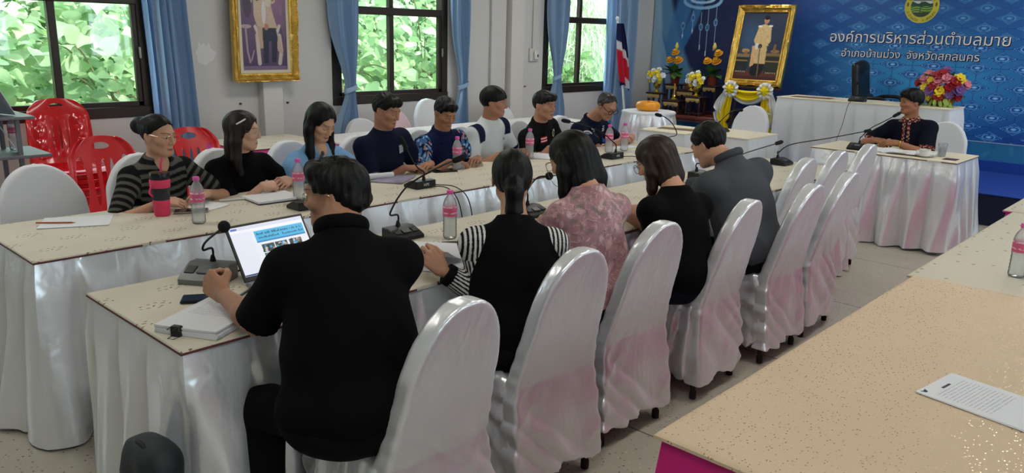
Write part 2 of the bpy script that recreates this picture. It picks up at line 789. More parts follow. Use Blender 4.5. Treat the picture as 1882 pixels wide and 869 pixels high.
# ================================================================ people
def rz3(deg):
    a = math.radians(deg)
    return np.array([[math.cos(a), -math.sin(a), 0], [math.sin(a), math.cos(a), 0], [0, 0, 1]])


def head_frame(H, yaw, pitch=0, roll=0):
    """columns: forward, left, up; pitch > 0 looks down"""
    return (np.array(H, dtype=float), np.array(rz3(yaw) @ rotm(0, pitch, 0) @ rotm(roll, 0, 0)))


def ik(S, W, l1, l2, pole):
    d = W - S
    D = np.linalg.norm(d)
    k = 1.0
    if D > (l1 + l2) * 0.985:
        k = D / ((l1 + l2) * 0.985)
    l1, l2 = l1 * k, l2 * k
    u = d / D
    a = (l1 * l1 - l2 * l2 + D * D) / (2 * D)
    hh = math.sqrt(max(l1 * l1 - a * a, 0))
    p = np.array(pole, dtype=float)
    p = nz(p - u * (p @ u))
    return S + u * a + p * hh


CURL = {'relax': (22, 28, 18), 'fist': (72, 92, 50), 'flat': (8, 12, 8), 'grip': (52, 58, 32), 'hold': (48, 38, 20)}


def hand(S, W, d, dorsal, side, curl='relax', s=1.0):
    x = nz(d)
    z = nz(np.array(dorsal, float) - x * np.dot(dorsal, x))
    y = np.cross(z, x)
    fr = (np.array(W, float), np.stack([x, y, z], 1) * 1.0)
    c = CURL[curl] if isinstance(curl, str) else curl
    K = []
    for n, (bx, by, L, r) in enumerate(((0.086, 0.031, (0.043, 0.026, 0.021), 0.0088), (0.091, 0.0105, (0.047, 0.030, 0.022), 0.0090),
                                        (0.087, -0.010, (0.043, 0.028, 0.021), 0.0085), (0.079, -0.029, (0.034, 0.021, 0.018), 0.0076))):
        p = np.array([bx, by * side, 0.002 - abs(by) * 0.12]) * s
        S.c(np.array([0.012, by * 0.62 * side, 0]) * s, p, 0.0150 * s, 0.0112 * s, k=0.012 * s, fr=fr)
        a = 0.0
        sp = by * 1.6 * side
        for q in range(3):
            a += math.radians(c[q] * (1 + 0.08 * n))
            p2 = p + np.array([math.cos(a), sp * math.cos(a), -math.sin(a)]) * L[q] * s
            S.c(p, p2, r * s * (1 - 0.09 * q), r * s * (1 - 0.09 * (q + 1)), k=0.0035 * s, fr=fr)
            p = p2
    t0 = np.array([0.022, 0.022 * side, -0.006]) * s
    close = min(c[0] / 70.0, 1)
    dirs = [np.array([0.62, 0.62 * side, -0.30 - 0.3 * close]), np.array([0.86, (0.42 - 0.55 * close) * side, -0.34 - 0.2 * close]),
            np.array([0.93, (0.10 - 0.65 * close) * side, -0.25])]
    p = t0
    for q, (L, r) in enumerate(((0.042, 0.0145), (0.033, 0.0108), (0.027, 0.0095))):
        p2 = p + nz(dirs[q]) * L * s
        S.c(p, p2, r * s, r * s * 0.88, k=(0.012 if q == 0 else 0.004) * s, fr=fr)
        p = p2
    return np.array(W) + x * 0.09 * s


def head(S, fr, s, fem, eye):
    j = 0.92 if fem else 1.0
    S.e(np.array((-.012, 0, .026)) * s, np.array((.096, .076, .086)) * s, 0.01, fr=fr)
    S.e(np.array((.022, 0, -.034)) * s, np.array((.068, .060 * j, .076)) * s, 0.03 * s, fr=fr)
    S.c(np.array((.068, -.010, -.094)) * s, np.array((.068, .010, -.094)) * s, .0185 * s * j, k=.030 * s, fr=fr)
    for y in (-1, 1):
        S.c(np.array((.004, y * .047 * j, -.062)) * s, np.array((.055, y * .020, -.092)) * s, .019 * s * j, .016 * s, k=.030 * s, fr=fr)
        S.e(np.array((.059, y * .040, -.024)) * s, np.array((.025, .022, .018)) * s, .025 * s, fr=fr)
        S.e(np.array((.093, y * .0315, .000)) * s, np.array((.012, .0185, .0115)) * s, .016 * s, 's', fr=fr)
    S.c(np.array((.080, -.028, .022)) * s, np.array((.080, .028, .022)) * s, (.0105 if fem else .013) * s, k=.020 * s, fr=fr)
    for y in (-1, 1):
        S.e(np.array((.0725, y * .0315, -.001)) * s, np.array((.0150, .0165, .0125)) * s, .004 * s, fr=fr)
    S.c(np.array((.086, 0, .008)) * s, np.array((.1035, 0, -.030)) * s, .0070 * s, .0115 * s, k=.014 * s, fr=fr)
    for y in (-1, 1):
        S.e(np.array((.0925, y * .0130, -.0345)) * s, np.array((.0105, .0080, .0080)) * s, .006 * s, fr=fr)
        S.e(np.array((.099, y * .0065, -.0435)) * s, np.array((.006, .0032, .0035)) * s, .002 * s, 's', fr=fr)
    S.e(np.array((.0815, 0, -.0625)) * s, np.array((.0125, .0225, .0060)) * s, .007 * s, fr=fr)
    S.e(np.array((.0805, 0, -.0745)) * s, np.array((.0125, .0195, .0070)) * s, .007 * s, fr=fr)
    S.c(np.array((.0945, -.0185, -.0690)) * s, np.array((.0945, .0185, -.0690)) * s, .0020 * s, k=.004 * s, op='s', fr=fr)
    Re = rotm(0, -12, 0)
    for y in (-1, 1):
        Rr = np.array(rotm(0, -10, 0) @ rotm(0, 0, -y * 18))
        S.e(np.array((-.010, y * .0775, -.006)) * s, np.array((.0185, .0065, .031)) * s, .006 * s, fr=fr, R=Rr)
        S.e(np.array((-.006, y * .0850, -.004)) * s, np.array((.0085, .0045, .018)) * s, .004 * s, 's', fr=fr, R=Rr)


def skin_cols(v, fr, s, base, fem, lips=None):
    """natural colours of lips, brows and nostrils; everything else is skin"""
    o, R = fr
    q = (v - o) @ R / s
    n = len(v)
    c = np.repeat(np.array(lin(base))[None], n, 0)
    x, y, z = q.T
    ay = np.abs(y)
    lipc = np.array(lin(lips if lips else ((150, 84, 80) if fem else (128, 84, 74))))
    half = np.where(z > -.069, .0055, .0068) * np.sqrt(np.clip(1 - (y / .0235) ** 2, 0, 1))
    d = half - np.abs(z + .069)
    w = np.clip(d / .002 + .4, 0, 1) * (x > .07) * (z < -.058) * (z > -.081)
    c = c * (1 - w[:, None]) + lipc * w[:, None]
    arch = .0225 + .006 * np.sin(np.clip((ay - .012) / .038, 0, 1) * math.pi * .75) - 0.002
    w = np.clip((.0030 * (1.15 - np.clip((ay - .012) / .05, 0, 1)) - np.abs(z - arch)) / .0016 + .5, 0, 1) * (ay > .011) * (ay < .051) * (x > .04)
    c = c * (1 - .85 * w[:, None]) + np.array(lin((24, 19, 17))) * .85 * w[:, None]
    return c


SKIN = mat('skin', (190, 140, 110), 0.5, attr='Col', spec=0.35, bump=(420, 0.05, 0.002), sss=0.06)
HAIR = {'black': mat('black_hair', (9, 8, 9), 0.45, spec=0.25, bump=(170, 0.45, 0.004, (1, 1, 0.10))),
        'brown': mat('dark_brown_hair', (30, 21, 18), 0.45, spec=0.28, bump=(120, 0.5, 0.004, (1, 1, 0.12))),
        'high': mat('brown_hair_with_light_strands', (44, 30, 21), 0.45, spec=0.3, noise=(22, 0.7), bump=(120, 0.5, 0.004, (1, 1, 0.12)))}
EYEW = mat('eye_white', (214, 206, 198), 0.2)
EYED = mat('eye_iris', (20, 13, 10), 0.12)
LASH = mat('lashes', (16, 12, 11), 0.7)
CLOTHM = mat('cloth_dyed', (255, 255, 255), 0.9, attr='Col', spec=0.12, bump=(260, 0.15, 0.003))
GLASSF = mat('spectacle_frame_black', (18, 18, 20), 0.3)
GLASSM = mat('spectacle_frame_metal', (190, 172, 140), 0.25, 0.9)


def flat(c):
    c = np.array(lin(c))
    return lambda P: np.repeat(c[None], len(P['v']), 0)


class Person:
    def __init__(p, label, H, yaw, pitch, torso, pelvis, wl, wr, hl, hr, skin=(188, 140, 112), fem=False, s=1.0, roll=0,
                 eye='open', sh=None, polel=None, poler=None, hsz=None, girth=1.0, group=None, lean=0.12, name='person', drop=0.168, el=None, er=None, legyaw=None, thigh=.40):
        p.fem, p.s = fem, s
        p.hs = (hsz or s) * .90
        H = np.array(H, float) + (0, 0, .010)
        p.hf = head_frame(H, yaw, pitch, roll)
        p.skin = skin
        p.girth = girth
        H = np.array(H, float)
        pv = np.array(pelvis, float)
        p.pv = pv
        tf = rz3(torso)[:, 0]
        NB = H + np.array([0, 0, -drop * s]) - tf * .028 * s
        NB[:2] += (pv - H)[:2] * lean
        p.NB = NB
        u = nz(NB - pv)
        f = nz(tf - u * (tf @ u))
        l = np.cross(u, f)
        p.tfr = (NB, np.stack([f, l, u], 1))
        p.L = np.linalg.norm(NB - pv)
        sw = (0.146 if fem else 0.160) * s if sh is None else sh
        p.sw = sw
        p.S = {+1: NB + l * sw - u * .066 * s, -1: NB - l * sw - u * .066 * s}
        p.W = {+1: np.array(wl, float), -1: np.array(wr, float)}
        p.E = {}
        for sd, po in ((1, polel), (-1, poler)):
            po = po if po is not None else (-f * .4 + l * sd * .55 - np.array([0, 0, .75]))
            p.E[sd] = ik(p.S[sd], p.W[sd], .285 * s, .245 * s, po)
            ex = el if sd == 1 else er
            if ex is not None: p.E[sd] = np.array(ex, float)
        g = .88 if fem else 1.0
        g *= s
        # --- the body: one surface from crown to feet
        B = SDF()
        head(B, p.hf, p.hs, fem, eye)
        o, R = p.hf
        n0 = o + R @ (np.array((-.022, 0, -.055)) * p.hs)
        B.c(n0, NB + u * .012, (.048 if fem else .057) * p.hs, (.050 if fem else .060) * s, k=.03 * s)
        T = p.tfr
        B.e((-.005, 0, -.165 * s), (.095 * s * girth, sw * .93, .165 * s), .05, fr=T)
        B.e((0, 0, -.31 * s), (.098 * s * girth, .135 * s * girth, .15 * s), .06, fr=T)
        B.e((0, 0, -p.L), (.115 * s, .155 * s, .105 * s), .06, fr=T)
        legs = {}
        for sd in (1, -1):
            B.c(NB - u * .03 * s, p.S[sd], .05 * s, .048 * g, k=.05, )
            B.c(p.S[sd], p.E[sd], .048 * g, .036 * g, k=.03)
            m = p.E[sd] * .7 + p.W[sd] * .3
            B.c(p.E[sd], m, .036 * g, .039 * g, k=.015)
            B.c(m, p.W[sd], .039 * g, .0235 * g, k=.015)
            hip = pv + l * sd * .09 * s + tf * .02
            if legyaw is not None: tf = rz3(legyaw)[:, 0]
            kn = hip + tf * thigh * s + np.array([-tf[1], tf[0], 0]) * sd * .03
            kn[2] = 0.50
            an = kn + tf * .02 * s; an[2] = .09
            an -= tf * (.02 + p.__dict__.get('tuck', 0.0))
            legs[sd] = (hip, kn, an)
            B.c(hip, kn, .075 * s, .052 * s, k=.04)
            B.c(kn, an, .052 * s, .034 * s, k=.02)
            B.c(an - np.array([0, 0, .05]), an + tf * .15 - np.array([0, 0, .055]), .034, .028, k=.03)
        p.legs = legs
        boxes = []
        ho = p.hf[0]
        hb = .165 * p.hs
        boxes.append((ho - hb, ho + hb, .0030))
        for sd, h in ((1, hl), (-1, hr)):
            c = hand(B, p.W[sd], h[0], h[1], -sd, h[2], (.90 if fem else 1.0) * s)
            boxes.append((c - .115 * s, c + .115 * s, .0036))
        v, fc = B.mesh(.0065, boxes=boxes)
        root = thing(name, (pv[0], pv[1], 0), label, 'person', group)
        p.root = root
        cols = skin_cols(v, p.hf, p.hs, skin, fem)
        put('body', v, fc, SKIN, root, cols=cols)
        p.eyes(eye)

    # ------------------------------------------------ face details
    def hp(p, q):
        return np.asarray(q, float) * p.hs @ p.hf[1].T + p.hf[0]

    def eyes(p, mode):
        for y in (1, -1):
            c = np.array((.0725, y * .0315, -.001))
            r = np.array((.0150, .0165, .0125)) * 1.035
            if mode == 'open':
                m = MB()
                g = []
                for i in np.linspace(-1, 1, 13):
                    row = []
                    hw = .0046 * (1 - abs(i) ** 2.2)
                    for j in np.linspace(-1, 1, 7):
                        yy, zz = i * .0125, hw * j - .0012
                        xx = r[0] * math.sqrt(max(1 - (yy / r[1]) ** 2 - (zz / r[2]) ** 2, 0))
                        row.append(p.hp(c + (xx, yy, zz)))
                    g.append(row)
                m.grid(np.array(g), flip=False)
                eo = m.build('eye', EYEW, p.root)
                m = MB()
                g = []
                for i in np.linspace(-1, 1, 9):
                    row = []
                    hw = .0046 * math.sqrt(max(1 - i * i, 0.02))
                    for j in np.linspace(-1, 1, 5):
                        yy, zz = i * .0048, max(min(hw * j, .0040), -.0044) - .0012
                        xx = r[0] * 1.03 * math.sqrt(max(1 - (yy / r[1]) ** 2 - (zz / r[2]) ** 2, 0))
                        row.append(p.hp(c + (xx, yy, zz)))
                    g.append(row)
                m.grid(np.array(g))
                m.build('iris', EYED, eo)
                up = .0046
            else:
                up = -.0052
            pts = []
            for i in np.linspace(-1, 1, 11):
                yy = i * .0135
                zz = up * (1 - abs(i) ** 2.2) - .0012 - (.0015 if mode != 'open' else 0)
                xx = r[0] * 1.01 * math.sqrt(max(1 - (yy / r[1]) ** 2 - (zz / r[2]) ** 2, 0))
                pts.append(p.hp(c + (xx, yy, zz)))
            m = MB()
            m.tube(pts, .0011 * p.hs, 6)
            m.build('eyelashes', LASH, p.root)

    def glasses(p, mtl, w=.025, h=.018, r=.0016, dx=0.0, dz=0.0, label=None):
        m = MB()
        for y in (1, -1):
            pts = []
            for k in range(20):
                a = 2 * math.pi * k / 20
                ca, sa = math.cos(a), math.sin(a)
                q = (abs(ca) ** .7 * math.copysign(1, ca), abs(sa) ** .7 * math.copysign(1, sa))
                pts.append(p.hp((.104 + dx - abs(q[0] * w + .033) * .06 * 0, y * (.0325 + q[0] * w), -.004 + dz + q[1] * h)))
            m.tube(pts, r * p.hs, 6, closed=True)
            m.tube(bez([p.hp((.104 + dx, y * (.0325 + w), .004 + dz)), p.hp((.085 + dx, y * .074, .008 + dz)), p.hp((-.002, y * .083, .014)),
                        p.hp((-.02, y * .083, -.004))], 5), r * p.hs, 6)
        m.tube([p.hp((.104 + dx, -.0325 + w, .0 + dz)), p.hp((.108 + dx, 0, .004 + dz)), p.hp((.104 + dx, .0325 - w, .0 + dz))], r * p.hs, 6)
        return m.build('glasses', mtl, p.root)

    # ------------------------------------------------ hair
    def hair(p, style, m, extra=(), seed=0.0, h=.0035):
        S = SDF()
        s = p.hs
        fr = p.hf

        def shell(keep, c=(-.013, 0, .032), r=(.107, .086, .097)):
            def f(X, Y, Z):
                X, Y, Z = X / s, Y / s, Z / s
                x, y, z = X - c[0], Y - c[1], Z - c[2]
                k0 = np.sqrt((x / r[0]) ** 2 + (y / r[1]) ** 2 + (z / r[2]) ** 2)
                k1 = np.sqrt((x / r[0] ** 2) ** 2 + (y / r[1] ** 2) ** 2 + (z / r[2] ** 2) ** 2) + 1e-6
                return -smin(-(k0 * (k0 - 1) / k1), -keep(X, Y, Z), .012) * s
            lo = (np.array(c) - r) * s; hi = (np.array(c) + r) * s
            S.fn(f, lo, hi, 0.0, fr=fr)

        def opening(Y, Z, ry, rz, cz=-.02):
            return (1 - np.sqrt((Y / ry) ** 2 + ((Z - cz) / rz) ** 2)) * .07

        def sides(X, Z, ear=.014, nape=-.072, bx=-.022):
            return np.where(X > bx, ear - Z, np.minimum(np.maximum(nape - Z, X - bx - .004), .02))

        if style == 'short':
            shell(lambda X, Y, Z: np.maximum(np.minimum(X - .018, opening(Y, Z, .072, .090)), sides(X, Z)), r=(.106, .0855, .097))
        elif style == 'receding':
            shell(lambda X, Y, Z: np.maximum(np.minimum(X - .018, opening(Y, Z, .082, .106)), sides(X, Z, .010)), r=(.102, .083, .091))
        elif style == 'bowl':
            shell(lambda X, Y, Z: np.maximum(np.minimum(X - .030, opening(Y, Z, .090, .066, -.03)), sides(X, Z, .006, -.070, -.016)), r=(.113, .090, .098))
        elif style == 'thick':
            shell(lambda X, Y, Z: np.maximum(np.minimum(X - .022, opening(Y, Z, .080, .076)), sides(X, Z, .002, -.062, -.016)), c=(-.012, 0, .040), r=(.114, .096, .098))
        elif style == 'pulled':
            shell(lambda X, Y, Z: np.maximum(np.minimum(X - .022, opening(Y, Z, .070, .094)), (.91 * (X - .02) + .022 - Z) * .7), r=(.103, .083, .092))
        elif style == 'long':
            shell(lambda X, Y, Z: np.minimum(X - .026, opening(Y, Z, .066, .094)), r=(.110, .090, .098))
        for it in extra:
            if it[0] == 'c':      # strand: points, radii
                pts = [p.hp(q[:3]) - np.array([0, 0, q[3] if len(q) > 3 else 0]) for q in it[1]]
                rr = it[2]
                for a in range(len(pts) - 1):
                    S.c(pts[a], pts[a + 1], rr[a] * s, rr[a + 1] * s, k=.018 * s)
            elif it[0] == 'e':
                c = p.hp(it[1][:3]) - np.array([0, 0, it[1][3] if len(it[1]) > 3 else 0])
                S.e((0, 0, 0), np.array(it[2]) * s, .02 * s, fr=(c, fr[1] if len(it) < 4 else rz3(it[3])))
            elif it[0] == 's':
                S.e(np.array(it[1]) * s, np.array(it[2]) * s, .008, 's', fr=fr)
        o, R = fr
        spk = .0014 if style in ('short', 'receding', 'thick') else 0.0

        def disp(X, Y, Z):
            x = (X - o[0]) * R[0, 0] + (Y - o[1]) * R[1, 0] + (Z - o[2]) * R[2, 0]
            y = (X - o[0]) * R[0, 1] + (Y - o[1]) * R[1, 1] + (Z - o[2]) * R[2, 1]
            z = (X - o[0]) * R[0, 2] + (Y - o[1]) * R[1, 2] + (Z - o[2]) * R[2, 2]
            a = np.arctan2(y, x + .02)
            a2 = np.arctan2(y, z + .05)
            return .0011 * np.sin(a * 21 + 1.2 * np.sin(z * 22 + seed)) * np.clip(1 - z / .09, 0, 1) + .0010 * np.sin(y * 190 + seed + 1.2 * np.sin(x * 20)) * np.clip(z / .05, 0, 1) + spk * np.sin(x * 150 + 2.5 * np.sin(y * 90 + seed) + 2 * np.sin(z * 60))
        S.disp = disp
        v, f = S.mesh(h)
        return put('hair', v, f, m, p.root)

    # ------------------------------------------------ clothes
    def shirt(p, color, sleeve=.78, loose=.016, srad=None, collar=None, hem=.04, amp=.0035, name='shirt', h=.006, vneck=0.0, neck=.0,
              mtl=None, puff=0.0, cuff=None, seed=1.0, neckr=.062, band=None, sides=(1, -1)):
        s, T, sw, g = p.s, p.tfr, p.sw, p.girth
        NB, R = T
        u = R[:, 2]
        S = SDF()
        L = loose
        S.e((-.005, 0, -.165 * s), (.095 * s * g + L, sw * .95 + L, .170 * s + L * .5), .05, fr=T)
        S.e((.002, 0, -.31 * s), (.100 * s * g + L * 1.2, .138 * s * g + L * 1.3, .17 * s), .07, fr=T)
        S.e((0, 0, -p.L + .03), (.122 * s * g + L, .162 * s * g + L, .12 * s), .07, fr=T)
        for sd in (1, -1):
            S.c(NB - u * .028 * s, p.S[sd], .052 * s, .050 * s * (.9 if p.fem else 1) + L * .6, k=.05)
        S.c(NB - u * .03, NB + u * (.034 + neck) * s, .078 * s, neckr * s, k=.035, cut=1.0)
        sr = (.048 if p.fem else .055) * s + L * .6 if srad is None else srad
        for sd in sides:
            A, E, W = p.S[sd], p.E[sd], p.W[sd]
            if sleeve <= 1:
                S.c(A, E, sr, sr * (1.0 if srad is None else 1.05), k=.035, cut=sleeve)
            else:
                S.c(A, E, sr, sr * .86, k=.035)
                S.c(E, W, sr * .86, sr * .66, k=.02, cut=sleeve - 1)
            if puff:
                S.e((0, 0, 0), (puff * 1.0, puff * 1.05, puff * .95), .03, fr=(A * .72 + E * .28 + u * .012, R))
        if vneck:
            S.c((.085 * s, 0, .035), (.135 * s, 0, -.02 - 1.6 * vneck), .058 * s, .006, .008, 's', fr=T)
        S.fn(lambda X, Y, Z: -(Z + p.L + hem), (-9, -9, -9), (9, 9, 9), .008, 'i', fr=T)
        f0 = folds(amp, 15.0, seed)

        def disp(X, Y, Z):
            w = np.clip((NB[2] - .08 - Z) / .2, .25, 1)
            return f0(X, Y, Z) * w
        S.disp = disp
        v, f = S.mesh(h)
        cols = p.paint(v, color)
        o = put(name, v, f, mtl or CLOTHM, p.root, cols=cols)
        p.shirt_o = o
        if collar is not None:
            C = SDF()
            n = np.array(R @ rotm(0, 14, 0))
            C.torus((0, 0, 0), .066 * s, .0125 * s, fr=(NB + u * (.018 + neck) * s + R[:, 0] * .004, n))
            for sd in (1, -1):
                C.c((.058 * s, sd * .012, -.006), (.085 * s, sd * .05, -.035), .012, .009, k=.012, fr=T)
            C.disp = folds(.001, 30, seed)
            v, f = C.mesh(.0045)
            put('collar', v, f, CLOTHM, o, cols=p.paint(v, collar))
        if cuff is not None:
            for sd in (1, -1):
                A, E, W = p.S[sd], p.E[sd], p.W[sd]
                C = SDF()
                if sleeve <= 1:
                    C.c(A, E, sr + .0035, sr * 1.03 + .0035, cut=sleeve + .015, cutlo=sleeve - cuff[1] / .285)
                else:
                    C.c(E, W, sr * .86 + .004, sr * .66 + .004, cut=sleeve - 1 + .015, cutlo=sleeve - 1 - cuff[1] / .245)
                v, f = C.mesh(.0055)
                put('cuff', v, f, CLOTHM, o, cols=p.paint(v, flat(cuff[0])))
        return o

    def paint(p, v, color):
        if not callable(color):
            color = flat(color)
        NB, R = p.tfr
        t = (v - NB) @ R
        P = {'v': v, 't': t}
        best = np.full(len(v), 9.0)
        P['arm'] = np.zeros(len(v)); P['ang'] = np.zeros(len(v)); P['side'] = np.zeros(len(v))
        for sd in (1, -1):
            A, E, W = p.S[sd], p.E[sd], p.W[sd]
            for q, (a, b) in enumerate(((A, E), (E, W))):
                d = b - a
                tt = np.clip((v - a) @ d / (d @ d), 0, 1)
                w = v - a - tt[:, None] * d
                dist = np.linalg.norm(w, axis=1)
                m = dist < np.minimum(best, .115)
                e1 = nz(np.cross(d, (0.3, 0.2, 1))); e2 = nz(np.cross(d, e1))
                P['arm'][m] = (tt + q)[m]
                P['ang'][m] = np.arctan2(w @ e1, w @ e2)[m]
                P['side'][m] = sd
                best[m] = dist[m]
        inside = (np.abs(t[:, 1]) < p.sw * .88) & (t[:, 2] > -p.L - .1)
        P['torso'] = inside & ~((P['arm'] > .38) & (best < .075))
        return color(P)

    def trousers(p, color, loose=.02):
        s = p.s
        S = SDF()
        pv = p.pv
        S.e((0, 0, -p.L), (.128 * s * p.girth, .168 * s * p.girth, .12 * s), .05, fr=p.tfr)
        for sd in (1, -1):
            h, k, a = p.legs[sd]
            S.c(h, k, .085 * s, .066 * s, k=.05)
            S.c(k, a, .066 * s, .058 * s, k=.03, cut=.97)
        S.fn(lambda X, Y, Z: Z - (-p.L + .10), (-9, -9, -9), (9, 9, 9), .006, 'i', fr=p.tfr)
        S.disp = folds(.003, 17, 2.0)
        v, f = S.mesh(.009)
        return put('trousers', v, f, CLOTHM, p.root, cols=p.paint(v, flat(color)))

    def patch(p, name, c, w, h, draw, off=.004, n=14, parent=None):
        """a sewn-on badge or print lying on the shirt: c in torso coordinates (y, z), projected onto the cloth from the front"""
        NB, R = p.tfr
        o = parent or p.shirt_o
        me = o.data
        vv = np.empty(len(me.vertices) * 3, np.float32); me.vertices.foreach_get('co', vv)
        t = (vv.reshape(-1, 3) - NB) @ R if True else None
        t = t[t[:, 0] > -.02]
        g, cc = [], []
        for i in range(n):
            row = []
            for j in range(n):
                a, b = i / (n - 1) - .5, j / (n - 1) - .5
                y, z = c[0] + a * w, c[1] + b * h
                near = t[(np.abs(t[:, 1] - y) < .012) & (np.abs(t[:, 2] - z) < .012)]
                x = near[:, 0].max() if len(near) else .11
                row.append((x + off, y, z)); cc.append(lin(draw(a, b)))
            g.append(row)
        g = np.array(g)
        for _ in range(2):
            g[1:-1, 1:-1, 0] = (g[:-2, 1:-1, 0] + g[2:, 1:-1, 0] + g[1:-1, :-2, 0] + g[1:-1, 2:, 0]) / 4 + .0006
        m = MB()
        m.grid(g @ R.T + NB)
        return m.build(name, CLOTHM, o, cols=np.array(cc))
# ================================================================ the room
WALLM = mat('wall_paint', (205, 203, 200), 0.8, noise=(1.3, 0.035), bump=(60, 0.08, 0.004))
CEILM = mat('ceiling_paint', (225, 224, 220), 0.9)
FRAMEM = mat('dark_bronze_frame', (52, 43, 37), 0.4, 0.3)
fl = mat('terrazzo_floor', (190, 182, 168), 0.34, spec=0.45)
T = nodes_of(fl)
oc = T.coord()
X_, Y_, Z_ = T.xyz(oc)
v1 = T.voro(oc, 55, 'Distance')
rc = T.voro(oc, 55, 'Color')
cr = T.xyz(rc)
speck = v1.lt(0.26) * cr[0].gt(0.55)
c0 = T.mix(T.noise(oc, 3.0, 5), lin((170, 164, 150)), lin((196, 189, 174)))
c1 = T.mix(speck, c0, T.ramp(cr[1], [(0, lin((96, 88, 76))), (.5, lin((150, 132, 108))), (1, lin((216, 212, 204)))]))
gx = ((X_ + 0.32) / 1.2).fract() - 0.5
gy = ((Y_ + 0.55) / 1.2).fract() - 0.5
ln = (gx.abs().lt(0.0035)).max(gy.abs().lt(0.0035))
T.put(T.b.inputs['Base Color'], T.mix(ln, c1, lin((92, 84, 72))))
T.put(T.b.inputs['Roughness'], T.noise(oc, 8, 3) * 0.25 + 0.22)

m = MB(); m.box(((REAR_X + WALL_X) / 2, (RIGHT_Y + WALL_Y) / 2, -0.1), (WALL_X - REAR_X + .3, WALL_Y - RIGHT_Y + .3, 0.2))
struct(m.build('floor', fl, smooth=False))
m = MB(); m.box(((REAR_X + WALL_X) / 2, (RIGHT_Y + WALL_Y) / 2, CEIL + 0.06), (WALL_X - REAR_X + .5, WALL_Y - RIGHT_Y + .5, 0.12))
struct(m.build('ceiling', CEILM, smooth=False))


def wall_open(name, x0, x1, y, th, wins):
    m = MB()
    yc = y + th / 2
    xs = sorted(wins)
    m.box(((x0 + x1) / 2, yc, SILL / 2), (x1 - x0, abs(th), SILL))
    m.box(((x0 + x1) / 2, yc, (HEAD + CEIL) / 2), (x1 - x0, abs(th), CEIL - HEAD))
    p = x0
    for a, b in xs + [(x1, x1)]:
        if a - p > 1e-3: m.box(((p + a) / 2, yc, (SILL + HEAD) / 2), (a - p, abs(th), HEAD - SILL))
        p = b
    return struct(m.build(name, WALLM, smooth=False))


wall_open('wall_left', REAR_X, WALL_X, WALL_Y, 0.16, WINS + [(-1.7, -0.3)])
wall_open('wall_right', REAR_X, WALL_X, RIGHT_Y, -0.16, RWINS)
m = MB(); m.box((WALL_X + .08, (RIGHT_Y + WALL_Y) / 2, CEIL / 2), (.16, WALL_Y - RIGHT_Y, CEIL))
struct(m.build('wall_back', WALLM, smooth=False))
m = MB(); m.box((REAR_X - .08, (RIGHT_Y + WALL_Y) / 2, CEIL / 2), (.16, WALL_Y - RIGHT_Y, CEIL))
struct(m.build('wall_front', WALLM, smooth=False))

# glass: clear panes with a faint reflection
gm = bpy.data.materials.new('window_glass'); gm.use_nodes = True
_t = NT(gm)
for n_ in list(gm.node_tree.nodes): gm.node_tree.nodes.remove(n_)
_o = _t.n('ShaderNodeOutputMaterial'); _a = _t.n('ShaderNodeBsdfTransparent'); _g = _t.n('ShaderNodeBsdfGlossy'); _m = _t.n('ShaderNodeMixShader')
_a.inputs[0].default_value = (.97, .985, .975, 1); _g.inputs['Roughness'].default_value = 0.02
_m.inputs[0].default_value = 0.05
_t.t.links.new(_a.outputs[0], _m.inputs[1]); _t.t.links.new(_g.outputs[0], _m.inputs[2]); _t.t.links.new(_m.outputs[0], _o.inputs[0])
GLASS = gm


def window(n, x0, x1, y, inward, seen=True):
    xc = (x0 + x1) / 2
    m = MB()
    fw, dp = 0.085, 0.10
    for x in (x0 + fw / 2, x1 - fw / 2): m.box((x, y, (SILL + HEAD) / 2), (fw, dp, HEAD - SILL), .006)
    for z, hgt in ((SILL + .03, .085), (HEAD - .035, .07)): m.box((xc, y + .002 * inward, z), (x1 - x0, dp + .03, hgt), .006)
    m.box((xc, y + .003 * inward, 1.825), (x1 - x0 - .02, dp, .075), .006)
    m.box((xc, y, 1.40), (.055, dp * .6, .95), .005)
    m.box((xc, y, 2.14), (.05, dp * .6, .65), .005)
    for x in (x0 + fw + .018, x1 - fw - .018): m.box((x, y - .02 * inward, 1.40), (.036, .04, .82), .004)
    m.box((xc, y - .02 * inward, SILL + .09), (x1 - x0 - 2 * fw, .04, .04), .004)
    w = struct(m.build(f'window_{n}', FRAMEM))
    m = MB()
    for sx in (-1, 1): m.box((x0 + fw if sx < 0 else x1 - fw, y - .06 * inward, 1.42), (.016, .02, .09), .004)
    m.build('latch', mat('latch_metal', (150, 148, 140), .35, .8), w)
    for sx in (-1, 1):
        for z0, z1 in ((SILL + .10, 1.79), (1.86, HEAD - .07)):
            g = MB()
            a, b = (x0 + fw, xc - .02) if sx < 0 else (xc + .02, x1 - fw)
            g.box(((a + b) / 2, y, (z0 + z1) / 2), (b - a, .004, z1 - z0))
            g.build('window_pane', GLASS, w)
    return w


for i, (a, b) in enumerate(WINS): window(i + 1, a, b, WALL_Y + .05, 1)
window(4, -1.7, -0.3, WALL_Y + .05, 1)
for i, (a, b) in enumerate(RWINS): window(5 + i, a, b, RIGHT_Y - .05, -1)

PILM = mat('pilaster_paint', (214, 210, 206), 0.75, noise=(1.1, 0.03))
m = MB(); m.box((3.83, WALL_Y - .045, 1.5), (.20, .09, 3.0), .006); struct(m.build('trim_1', PILM))
m = MB(); m.box((7.04, WALL_Y - .05, 1.5), (.22, .10, 3.0), .006); struct(m.build('trim_2', PILM))
m = MB(); m.box((6.78, WALL_Y - .02, 1.5), (.24, .04, 3.0), .006); struct(m.build('trim_3', WALLM))
